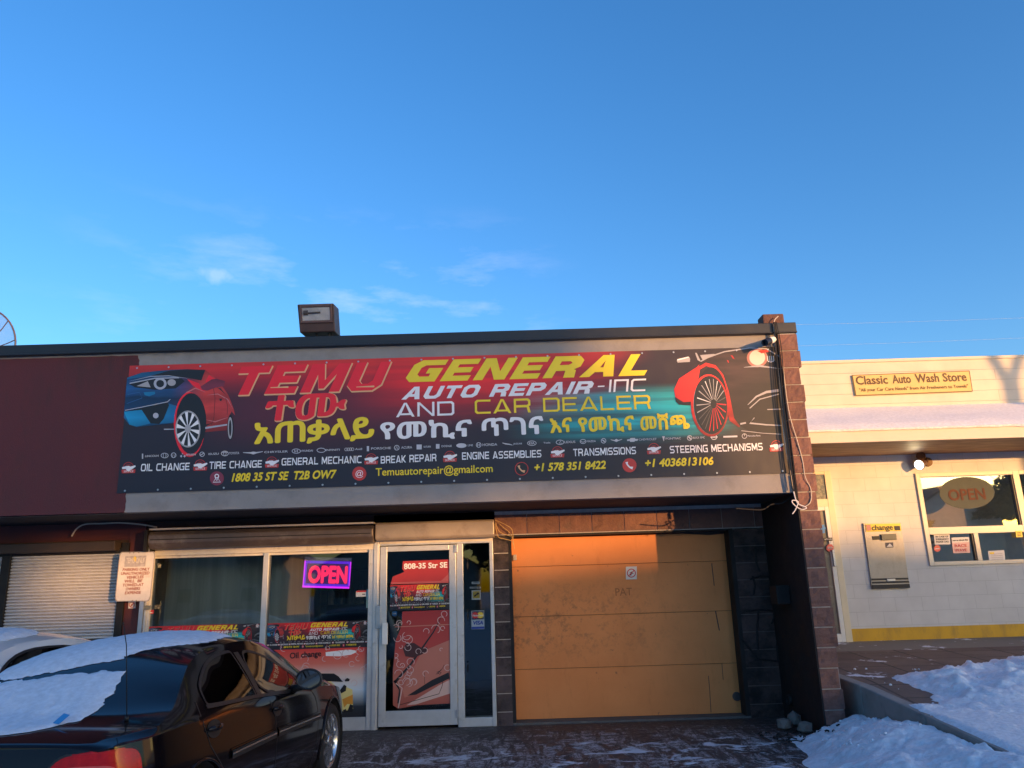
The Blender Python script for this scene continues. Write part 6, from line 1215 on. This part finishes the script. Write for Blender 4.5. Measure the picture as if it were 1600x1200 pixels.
zr_=pch([-3.05,-2.8,-2.55,-2.3,-2.0,-1.5,-1.1,-.75,-.4,-.12],[.935,1.0,1.12,1.215,1.265,1.285,1.245,1.135,.965,.86])
vr_=pch([-3.05,-2.8,-2.55,-2.3,-2.0,-1.5,-1.1,-.75,-.4,-.12],[.80,.755,.675,.60,.565,.565,.575,.61,.67,.72])
def rail(u):
    if u<-3.05 or u>-.12:
        b=zb(u);c=zc(u);k=min(1,(-3.05-u if u<-3.05 else u+.12)/.25)
        z0,v0=(zr_(u),vr_(u))
        z1,v1=b+.55*(c-b),Wd(u)*.78
        return z0+(z1-z0)*k if True else 0, v0+(v1-v0)*k
    return zr_(u),vr_(u)
pf=pch([0,.15,.45,.8,1],[.93,.965,1,.985,.955])
def side(u,z):
    b=zb(u)
    if z<=b: return Wd(u)*pf((z-.16)/max(b-.16,.05))
    zr,vr=rail(u);s=min(max((z-b)/max(zr-b,.01),0),1.05)
    v0=Wd(u)*.955-.012
    return v0+(vr-v0)*(s**1.15)
def top(u,v):
    zr,vr=rail(u);c=zc(u)
    return c-(c-zr)*min(abs(v)/vr,1.0)**2.2
CAR_YAW = R(3.9)
def car_paint(name, col, rough, coat=1.0, dirt=(.06, .05, .045)):
    m = mat(name, col, rough, 0, .04, 2, spec=.24, coat=coat); n, l = m.node_tree.nodes, m.node_tree.links; b = n['Principled BSDF']
    # road film low on the body and drips
    t = n.new('ShaderNodeTexCoord'); mp_ = n.new('ShaderNodeMapping'); mp_.inputs['Scale'].default_value = (1, 1, .35); l.new(t.outputs['Object'], mp_.inputs[0]); a = n.new('ShaderNodeTexNoise'); a.inputs['Scale'].default_value = 5; a.inputs['Detail'].default_value = 9; a.inputs['Roughness'].default_value = .72; l.new(mp_.outputs[0], a.inputs[0])
    s = n.new('ShaderNodeSeparateXYZ'); l.new(t.outputs['Object'], s.inputs[0]); lo_ = n.new('ShaderNodeMapRange'); lo_.clamp = True; lo_.inputs['From Min'].default_value = .75; lo_.inputs['From Max'].default_value = .15; lo_.inputs['To Max'].default_value = .30; l.new(s.outputs['Z'], lo_.inputs[0])
    ad = n.new('ShaderNodeMath'); l.new(a.outputs[0], ad.inputs[0]); l.new(lo_.outputs[0], ad.inputs[1]); r = n.new('ShaderNodeMapRange'); r.clamp = True; r.inputs['From Min'].default_value = .66; r.inputs['From Max'].default_value = 1.0; r.inputs['To Max'].default_value = .75; l.new(ad.outputs[0], r.inputs[0])
    mx = n.new('ShaderNodeMixRGB'); mx.inputs['Color1'].default_value = (*col, 1); mx.inputs['Color2'].default_value = (*dirt, 1); l.new(r.outputs[0], mx.inputs[0]); l.new(mx.outputs[0], b.inputs['Base Color'])
    cw_ = n.new('ShaderNodeMapRange'); cw_.inputs['To Min'].default_value = coat; cw_.inputs['To Max'].default_value = coat*.15; l.new(r.outputs[0], cw_.inputs[0]); l.new(cw_.outputs[0], b.inputs['Coat Weight']); return m
car_glass = glass_mat('car_glass', (.10, .115, .12), 1.38, .0)
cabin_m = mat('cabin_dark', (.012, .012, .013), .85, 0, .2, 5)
chrome = mat('alloy', (.62, .63, .65), .22, .9, .08, 12, dirt=(.30, .29, .28), dscale=14, dthr=(.6, .8))
trim_m = mat('black_trim', (.014, .014, .015), .45, 0, .1, 6)
red_lens = mat('red_lens', (.50, .008, .010), .2, 0, .35, 9, spec=.3, coat=.2); amber = mat('pink_lens', (.62, .10, .09), .2, 0, .2, 9, spec=.3)
def section(u):
    b = zb(u); zr, vr = rail(u); c = zc(u); pts = [(0, .17)]
    for k in range(17): z = .17+(b-.17)*k/16; pts.append((side(u, z), z))
    for k in range(1, 11): z = b+(zr-b)*k/10; pts.append((side(u, z), z))
    for k in range(1, 13): v = vr*(1-k/12); pts.append((v, c-(c-zr)*((1-k/12)**2.2)))
    return pts
US = sorted(set([-3.37, -3.368, -3.365, -3.36, -3.352, -3.344, -3.335, -3.325, -3.31, -3.29, -3.27, -3.25]+[-3.22+.04*i for i in range(110)]+[.91, .925, .93])); US = [u for u in US if u <= .93]
def build_body_mesh():
    m = MB(); N = None
    for u in US:
        s = section(u); full = s+[(-v, z) for v, z in s[-2::-1]]; full = full[:-1]; N = len(full)
        m.v += [(v, u, z) for v, z in full]
    n = len(US)
    for i in range(n-1):
        for k in range(N): m.f.append((i*N+k, (i+1)*N+k, (i+1)*N+(k+1) % N, i*N+(k+1) % N))
    m.f += [tuple(range(N)), tuple((n-1)*N+k for k in range(N-1, -1, -1))]
    m.mi = [0]*len(m.f); me = m.mesh('car_body')
    body = bpy.data.objects.new('tmp_body', me); COL.objects.link(body)
    cuts = []
    for u0 in (0, -2.64):
        for sgn in (-1, 1):
            c = MB().lathe((sgn*.52, u0, .325), (sgn, 0, 0), [(0, .355), (.6, .355)], 48); co = bpy.data.objects.new('cut', c.mesh('cut')); COL.objects.link(co); cuts.append(co)
            bo = body.modifiers.new('arch', 'BOOLEAN'); bo.operation = 'DIFFERENCE'; bo.object = co; bo.solver = 'EXACT'
    dg = bpy.context.evaluated_depsgraph_get(); out = bpy.data.meshes.new_from_object(body.evaluated_get(dg)); bpy.data.objects.remove(body)
    for co in cuts: bpy.data.objects.remove(co)
    out.materials.clear(); out.name = 'car_body'
    for p in out.polygons: p.use_smooth = True
    try: out.set_sharp_from_angle(angle=R(38))
    except Exception: pass
    return out
def inside(poly, x, y):
    r_ = False; n = len(poly)
    for i in range(n):
        (x1, y1), (x2, y2) = poly[i], poly[i-1]
        if (y1 > y) != (y2 > y) and x < (x2-x1)*(y-y1)/(y2-y1)+x1: r_ = not r_
    return r_
def smooth_poly(p, it=2):
    for _ in range(it): p = [q for i in range(len(p)) for q in ((p[i][0]*.75+p[(i+1) % len(p)][0]*.25, p[i][1]*.75+p[(i+1) % len(p)][1]*.25), (p[i][0]*.25+p[(i+1) % len(p)][0]*.75, p[i][1]*.25+p[(i+1) % len(p)][1]*.75))]
    return p
def patch(poly, fn, off, cell=.05):
    """outline filled and laid on the body surface fn(a, b) -> point; off along the surface normal"""
    me0 = outline_mesh([poly], 'patch'); bm = bmesh.new(); bm.from_mesh(me0)
    a0, a1 = min(p[0] for p in poly), max(p[0] for p in poly); b0_, b1_ = min(p[1] for p in poly), max(p[1] for p in poly)
    for k in range(1, int((a1-a0)/cell)+1):
        bmesh.ops.bisect_plane(bm, geom=bm.verts[:]+bm.edges[:]+bm.faces[:], plane_co=(a0+k*cell, 0, 0), plane_no=(1, 0, 0))
    for k in range(1, int((b1_-b0_)/cell)+1):
        bmesh.ops.bisect_plane(bm, geom=bm.verts[:]+bm.edges[:]+bm.faces[:], plane_co=(0, 0, b0_+k*cell), plane_no=(0, 0, 1))
    for v in bm.verts:
        a, b = v.co.x, v.co.z; e = .004; p = Vector(fn(a, b)); n = (Vector(fn(a+e, b))-Vector(fn(a-e, b))).cross(Vector(fn(a, b+e))-Vector(fn(a, b-e))); n = n.normalized() if n.length > 1e-9 else Vector((0, 0, 1))
        v.co = p+n*off
    me = bpy.data.meshes.new('patch'); bm.to_mesh(me); bm.free(); return me
sideR = lambda u, z: (side(u, z), u, z)
sideL = lambda u, z: (-side(u, z), u, z)
topS = lambda u, v: (v, u, top(u, v))
GR = [(-2.455, .968), (-2.425, 1.05), (-2.27, 1.13), (-2.05, 1.19), (-1.80, 1.215), (-1.73, 1.19), (-1.72, .93)]
GR = [(-2.455, .965), (-2.452, 1.0), (-2.43, 1.06), (-2.36, 1.10), (-2.26, 1.145), (-2.16, 1.18), (-2.02, 1.21), (-1.88, 1.225), (-1.75, 1.228), (-1.725, 1.215), (-1.722, 1.1), (-1.715, .95), (-1.72, .922), (-1.76, .922), (-2.40, .955)]
GF = [(-1.60, 1.212), (-1.40, 1.203), (-1.18, 1.14), (-.90, 1.01), (-.775, .915), (-.80, .885), (-.96, .868), (-1.635, .918)]
def ribbon(path, fn, w, off):
    m = MB(); path = [Vector(p) for p in path]; fine_ = []
    for i in range(len(path)-1):
        for k in range(8): fine_.append(path[i].lerp(path[i+1], k/8))
    fine_.append(path[-1]); vs = []
    for i, p in enumerate(fine_):
        t = (fine_[min(i+1, len(fine_)-1)]-fine_[max(i-1, 0)]).normalized(); nn = Vector((-t.y, t.x))*w/2
        for q in (p+nn, p-nn):
            e = .004; P0 = Vector(fn(*q)); n = (Vector(fn(q.x+e, q.y))-Vector(fn(q.x-e, q.y))).cross(Vector(fn(q.x, q.y+e))-Vector(fn(q.x, q.y-e))).normalized(); vs.append(P0+n*off)
    m.add(vs, [(2*i, 2*i+1, 2*i+3, 2*i+2) for i in range(len(fine_)-1)]); return m
BODY = build_body_mesh()
def make_car(name, label, paint, loc, glaz=(GR, GF)):
    car = bpy.data.objects.new(name, None); COL.objects.link(car); car.location = loc; car.rotation_euler = (0, 0, -CAR_YAW); tag(car, label, 'car')
    def part(nm, me, m, par=car, smooth=True):
        o = bpy.data.objects.new(nm, me); COL.objects.link(o); o.parent = par; me.materials.clear()
        me.materials.append(m)
        if smooth:
            for p in me.polygons: p.use_smooth = True
        return o
    bme = BODY.copy(); body = part('body', bme, paint, smooth=False)
    flip = lambda me: (me.flip_normals(), me)[1]
    for sgn, fn in ((1, sideR), (-1, sideL)):
        for nm, poly in [('side_window', q_) for q_ in glaz]:
            g = part(nm, patch(smooth_poly(poly, 2), fn, .0045*sgn), car_glass)
            # dark cabin seen through the tinted glass
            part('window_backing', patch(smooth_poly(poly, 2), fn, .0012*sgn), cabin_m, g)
        # frame rubbers, pillar, belt line, side moulding, door gaps
        for path, w, m, of in ([(smooth_poly(q_, 1)+[smooth_poly(q_, 1)[0]], .018, trim_m, .0065) for q_ in glaz] if len(glaz) == 1 else []) or (([(-2.48, .955), (-1.72, .918), (-1.1, .872), (-.80, .868)], .022, trim_m, .008), ([(-1.66, .92), (-1.655, 1.06), (-1.655, 1.215)], .075, trim_m, .006),
                               (smooth_poly(GR, 2)+[smooth_poly(GR, 2)[0]], .018, trim_m, .0065), (smooth_poly(GF, 2)+[smooth_poly(GF, 2)[0]], .018, trim_m, .0065)):
            part('window_trim', ribbon(path, fn, w, of*sgn).mesh('window_trim'), m)
        for path in ([(-2.56, 1.0), (-2.60, .88), (-2.535, .75), (-2.37, .60), (-2.30, .42), (-2.28, .22)], [(-1.60, .905), (-1.53, .86), (-1.475, .74), (-1.455, .60), (-1.475, .46), (-1.49, .22)], [(-.62, .84), (-.52, .76), (-.47, .6), (-.50, .40), (-.56, .22)], [(-2.28, .235), (-1.49, .235), (-.56, .235)]):
            part('door_gap', ribbon(path, fn, .008, .0018*sgn).mesh('door_gap'), trim_m)
        for pa, pb_ in (((-2.25, .64), (-1.492, .632)), ((-1.44, .63), (-.45, .595))):
            m_ = ribbon([pa, pb_], fn, .05, .013*sgn); part('side_moulding', m_.mesh('side_moulding'), trim_m); part('moulding_strip', ribbon([(pa[0], pa[1]+.006), (pb_[0], pb_[1]+.006)], fn, .010, .0165*sgn).mesh('moulding_strip'), chrome)
            e1 = ribbon([(pa[0], pa[1]+.03), (pb_[0], pb_[1]+.03)], fn, .014, .006*sgn); part('side_moulding', e1.mesh('side_moulding'), paint)
        for u, z in ((-2.47, .832), (-1.42, .795)):     # pull handles in round cups
            hp = part('handle_cup', patch(ell(u, z, .095, .052, 20), fn, .004*sgn, .03), trim_m)
            hm = MB(); pts = [Vector(fn(u+t, z+.008))+Vector((sgn*(.006+.022*math.cos(t/.095*1.5)), 0, 0)) for t in (-.09, -.06, -.03, 0, .03, .06, .09)]; hm.tube(pts, [.008, .016, .018, .018, .018, .016, .008], 10); part('door_handle', hm.mesh('door_handle'), paint, hp)
        # mirror
        mp0 = Vector((sgn*1.0, -1.12, .965)); mm_ = MB()
        def mshell(a, b):
            th = a*2*math.pi; r0 = math.sin(b*math.pi/2); return mp0+Vector((sgn*.105*r0*math.cos(th), (.10*math.cos(b*math.pi/2)), .078*r0*math.sin(th)+.0))
        mm_.grid(mshell, 28, 8); mm_.tube([mp0+Vector((-sgn*.05, .03, -.05)), mp0+Vector((-sgn*.12, .05, -.07)), (sgn*side(-1.0, .86), -1.0, .875)], [.03, .028, .035], 8)
        mr_ = part('mirror', mm_.mesh('mirror'), trim_m)
        gq = MB(); gq.poly([mp0+Vector((sgn*.093*math.cos(2*math.pi*k/28), -.004, .067*math.sin(2*math.pi*k/28))) for k in range(28)]); part('mirror_glass', gq.mesh('mirror_glass'), mat('mirror_silver', (.16, .19, .24), .03, 1, 0), mr_, False)
        rm_ = MB(); ringp = [mp0+Vector((sgn*.099*math.cos(2*math.pi*k/28), -.003, .073*math.sin(2*math.pi*k/28))) for k in range(29)]; rm_.tube(ringp, .009, 6, cap=False); part('mirror_rim', rm_.mesh('mirror_rim'), trim_m, mr_)
        # wheels
        for u0 in (0, -2.64):
            wc = Vector((sgn*.665, u0, .32)); ax = Vector((sgn, 0, 0)); tm_ = MB(); tm_.lathe(wc, ax, [(0, .2), (.01, .30), (.03, .316), (.10, .32), (.16, .317), (.185, .30), (.198, .26), (.195, .232), (.17, .222), (.06, .215)], 48)
            wh = part('wheel', tm_.mesh('wheel'), rubber); rb2 = MB(); rb2.lathe(wc, ax, [(.185, .228), (.19, .222), (.185, .212), (.15, .20), (.06, .195)], 48, cap=False); part('rim', rb2.mesh('rim'), chrome, wh)
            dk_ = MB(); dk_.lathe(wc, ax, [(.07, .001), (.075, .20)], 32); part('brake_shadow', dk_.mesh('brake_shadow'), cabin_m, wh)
            sp_ = MB(); y_, z_ = Vector((0, 1, 0)), Vector((0, 0, 1))
            for k in range(11):
                a = 2*math.pi*k/11+.2
                def pt(r_, da, d): return wc+ax*d+(y_*math.cos(a+da)+z_*math.sin(a+da))*r_
                q = [pt(.03, -.55, .178), pt(.12, -.12, .182), pt(.215, -.105, .172), pt(.215, .105, .172), pt(.12, .12, .182), pt(.03, .55, .178)]; sp_.prism(q, -ax*.03)
            sp_.lathe(wc, ax, [(.15, .055), (.186, .052), (.192, .03), (.192, .001)], 24); part('spokes', sp_.mesh('spokes'), chrome, wh, False)
        ar_ = MB(); 
        for u0 in (0, -2.64):
            pth = [];
            for k in range(25):
                a = math.pi*(-.08+1.16*k/24); u, z = u0+.362*math.cos(a), .325+.362*math.sin(a)
                if z > .18: pth.append((sgn*(side(u, max(z, .18))+.002), u, z))
            ar_.tube(pth, .011, 6)
        part('arch_lip', ar_.mesh('arch_lip'), paint)
        li = MB()
        for u0 in (0, -2.64): li.lathe((sgn*.50, u0, .325), (sgn, 0, 0), [(0, .001), (0, .352), (.36, .352)], 40, cap=False)
        part('arch_liner', li.mesh('arch_liner'), cabin_m)
        # tail lamp wrapped round the corner
        cont = []
        def lamp_pt(a, z):
            # a runs from the rear face round on to the flank
            if a < .25: return (sgn*(.34+a/.25*.26), -3.374, min(z, .87))
            u = -3.37+(a-.25)/.75*.15; zz_ = min(z, zb(u)-.01); return (sgn*side(u, zz_), u, zz_)
        lpoly = [(.0, .62), (.03, .72), (.10, .84), (.20, .876), (.50, .885), (.80, .878), (.95, .85), (1.0, .79), (.98, .66), (.9, .58), (.1, .56)]
        lens = part('tail_lamp', patch(smooth_poly(lpoly, 2), lamp_pt, .008*sgn, .03), red_lens)
        lp2 = [(.12, .80), (.25, .815), (.42, .80), (.5, .74), (.40, .70), (.14, .70)]; part('clear_lens', patch(smooth_poly(lp2, 2), lamp_pt, .0105*sgn, .03), amber, lens)
        part('lamp_gasket', ribbon(smooth_poly(lpoly, 2)+[smooth_poly(lpoly, 2)[0]], lamp_pt, .012, .0085*sgn).mesh('lamp_gasket'), trim_m, lens)
    # rear and front glass
    rg = [(-2.43, -.50), (-2.52, -.28), (-2.56, 0), (-2.52, .28), (-2.43, .50), (-2.42, .565), (-2.47, .61), (-2.70, .685), (-2.87, .735), (-2.93, .70), (-2.975, .3), (-2.99, 0), (-2.975, -.3), (-2.93, -.70), (-2.87, -.735), (-2.70, -.685), (-2.47, -.61), (-2.42, -.565)]
    o = part('rear_window', patch(smooth_poly(rg, 1), topS, .004), mat('rear_glass', (.012, .014, .016), .04, 0, 0, spec=.8, coat=1)); part('window_trim', ribbon(smooth_poly(rg, 1)+[smooth_poly(rg, 1)[0]], topS, .02, .006).mesh('window_trim'), trim_m, o)
    wg = [(-1.06, -.50), (-1.10, 0), (-1.06, .50), (-.80, .56), (-.35, .645), (-.22, .62), (-.16, 0), (-.22, -.62), (-.35, -.645), (-.80, -.56)]
    part('windscreen', patch(smooth_poly(wg, 1), topS, .004), MATS['rear_glass'])
    part('boot_gap', ribbon([(-3.02, -.74), (-3.045, 0), (-3.02, .74)], topS, .008, .002).mesh('boot_gap'), trim_m); 
    for s in (-1, 1): part('boot_gap', ribbon([(-3.03, s*.74), (-3.16, s*.70), (-3.29, s*.58), (-3.345, s*.50)], topS, .008, .002*1).mesh('boot_gap'), trim_m)
    part('bonnet_gap', ribbon([(-.10, -.70), (.3, -.68), (.7, -.6)], topS, .008, .002).mesh('bonnet_gap'), trim_m); part('bonnet_gap', ribbon([(-.10, .70), (.3, .68), (.7, .6)], topS, .008, .002).mesh('bonnet_gap'), trim_m)
    for s in (-1, 1): part('headlamp', patch(smooth_poly([(.62, s*.42), (.60, s*.66), (.72, s*.62), (.82, s*.48), (.83, s*.30)], 2), topS, .005), mat('lamp_clear', (.5, .52, .55), .08, .3, 0, coat=1))
    return car, part
blk, bpart = make_car('black_sedan', 'black sedan parked nose-in with snow on its roof, back window and boot', car_paint('black_paintwork', (.006, .004, .005), .09, .18, (.034, .027, .026)), (-2.57, 7.62, -.05))
p0 = Vector((.578, -2.97, top(-2.97, .578))); an = MB(); an.tube([p0, p0+Vector((.0, .0, .02))], .012, 8); an.tube([p0+Vector((0, 0, .02)), p0+Vector((-.035, -.01, .40)), p0+Vector((-.06, -.02, .52))], .0028, 6); an.lathe(p0+Vector((-.06, -.02, .515)), (0, 0, 1), [(0, .005), (.012, .005)], 8); bpart('antenna', an.mesh('antenna'), rubber)
tb_ = MB(); q = Vector(topS(-3.04, .245)); k_ = .035; tb_.add([q+Vector(p) for p in ((-.04, -.015, .012), (.012, -.04, .008), (.045, .0, .05), (-.01, .03, .055))], [(0, 1, 2, 3)]); o = tb_.build('plastic_tag', mat('tag_blue', (.03, .25, .55), .5)); _M = Matrix.Translation(blk.location) @ Matrix.Rotation(-CAR_YAW, 4, 'Z'); o.data.transform(_M); offset_origin(o, _M @ q); tag(o, 'small blue plastic tag stuck in the snow at the edge of the black sedan boot', 'tag')
for v_ in o.data.vertices: pass
wht, wpart = make_car('white_car', 'white car parked close to the roller shutters beyond the black sedan', car_paint('white_paintwork', (.68, .68, .67), .3, .8, (.35, .33, .31)), (-4.42, 8.50, -.03), ([(-2.455, .968), (-2.425, 1.05), (-2.27, 1.14), (-2.05, 1.205), (-1.8, 1.23), (-1.4, 1.215), (-1.18, 1.15), (-.9, 1.015), (-.70, .885), (-.8, .87), (-1.7, .92)],))
# snow sheets on the cars
car_snow_m = snow_mat('car_snow_cover', (.66, .71, .79), .22)
def car_snow(car, name, label, poly, thick, seed, cell=.022):
    poly = smooth_poly(poly, 1); P0 = []
    for i in range(len(poly)):       # ragged rim
        a, b = Vector(poly[i]), Vector(poly[(i+1) % len(poly)]); n_ = max(1, int((b-a).length/.02))
        for k in range(n_):
            p = a.lerp(b, k/n_); P0.append((p.x+.022*noise.noise(Vector((p.x*14, p.y*14, seed)))+.020*noise.noise(Vector((p.x*40, p.y*40, seed))), p.y+.022*noise.noise(Vector((p.x*14, p.y*14, seed+5)))+.020*noise.noise(Vector((p.x*40, p.y*40, seed+9)))))
    me = patch(P0, topS, 0, cell); bm = bmesh.new(); bm.from_mesh(me); bmesh.ops.remove_doubles(bm, verts=bm.verts, dist=.0005)
    rim = {v for e in bm.edges if e.is_boundary for v in e.verts}; rimco = [v.co.copy() for v in rim]
    from mathutils.kdtree import KDTree
    kd = KDTree(len(rimco)); [kd.insert(c, i) for i, c in enumerate(rimco)]; kd.balance()
    for v in bm.verts:
        d = kd.find(v.co)[2]; t = 1-math.exp(-d/.045); s = v.co
        v.co = v.co+Vector((0, 0, .003+thick*t*(1+.35*noise.noise(s*4)+.22*max(-.6, noise.noise(Vector((s.x*24+s.y*9, s.y*4, seed))))+.1*noise.noise(s*30))))
    me2 = bpy.data.meshes.new(name); bm.to_mesh(me2); bm.free(); bpy.data.meshes.remove(me)
    o = bpy.data.objects.new(name, me2); COL.objects.link(o); me2.materials.append(car_snow_m)
    for p in me2.polygons: p.use_smooth = True
    M = Matrix.Translation(car.location) @ Matrix.Rotation(-CAR_YAW, 4, 'Z'); me2.transform(M); c = Vector(M @ Vector((0, sum(p[0] for p in poly)/len(poly), 1.0))); offset_origin(o, c)
    tag(o, label, 'snow', kind='stuff'); return o
car_snow(blk, 'car_snow', 'snow layer on the roof of the black sedan', [(-2.53, -.60), (-2.50, -.295), (-2.46, -.161), (-2.41, -.03), (-2.367, .067), (-2.345, .155), (-2.30, .15), (-2.179, .251), (-2.05, .37), (-1.914, .469), (-1.6, .47), (-1.25, .44), (-1.1, .2), (-1.1, -.5), (-1.6, -.56), (-2.0, -.57), (-2.3, -.60)], .016, 1)
car_snow(blk, 'car_snow', 'sheet of snow sliding over the back window and boot of the black sedan', [(-2.56, -.64), (-2.535, -.273), (-2.50, -.055), (-2.475, .25), (-2.53, .285), (-2.613, .299), (-2.732, .337), (-2.814, .336), (-2.927, .322), (-3.0, .310), (-3.057, .25), (-3.175, .17), (-3.244, .048), (-3.27, -.15), (-3.28, -.4), (-3.26, -.72), (-3.05, -.78), (-2.8, -.72)], .020, 2)
car_snow(wht, 'car_snow', 'thin snow cap on the roof of the white car', [(-2.2, -.5), (-2.25, 0), (-2.1, .40), (-1.8, .44), (-1.45, .38), (-1.3, .1), (-1.25, -.4), (-1.6, -.5)], .03, 3)
for r_ in [o for o in SC.objects if o.parent is None and o.type == 'MESH' and o.children] + [ps, ob, cm, pat]: merge_children(r_)
house('gable_house', 'tall brown gabled house across the street, mirrored in the car wash window', 39.2, -45, 8.4, 11, 6.9, 9.4, wall_far, wins=3)
tree('dense dark spruce across the street, right of the tall brown house', 44.4, -44, 11.4, 3.9, 6.2, 11, 5200, cone=True)  # unseen spruce, crown shaped to shade the fascia and let sun pass below
house('shed', 'flat-roofed shed between the tall brown house and the long pale hall', 45.5, -46, 4.0, 5, 5.15, 5.38, wall_far2, False, 'shed', 1)  # unseen block added to hold the sunlight to a strip above it
house('gable_house', 'long pale low-roofed hall across the street, right of the flat shed', 57.5, -47, 20, 14, 5.6, 6.35, wall_far2, wins=5)  # unseen hall, roofline shaped to set the shadow edge on the walls
for i, (x, y, w_, he, hr, m, lb) in enumerate(((22, -40, 11, 3.6, 7.0, wall_far2, 'pale gabled house across the street, left of the tall brown house'), (7, -42, 13, 4.6, 7.8, wall_far, 'brown gabled house straight across the street'), (-9, -40, 12, 3.4, 6.6, wall_far2, 'pale gabled house across the street to the left'), (-26, -43, 15, 4.8, 8.2, wall_far, 'wide brown gabled house far to the left across the street'))):
    house('gable_house', lb, x, y, w_, 9, he, hr, m, wins=3)
tree('bare-topped brown tree between the houses across the street', 31.5, -39, 7.5, 2.4, 2.4, 3)
tree('rounded olive tree across the street before the middle houses', -1, -36, 8, 2.6, 2.2, 5)
tree('slim dark tree across the street on the far left', -18, -37, 9, 2.2, 2.0, 8)
street_lamp('steel lot lamp with two arms in a V beside the car wash store', 8.25+10.2*.9, 2)
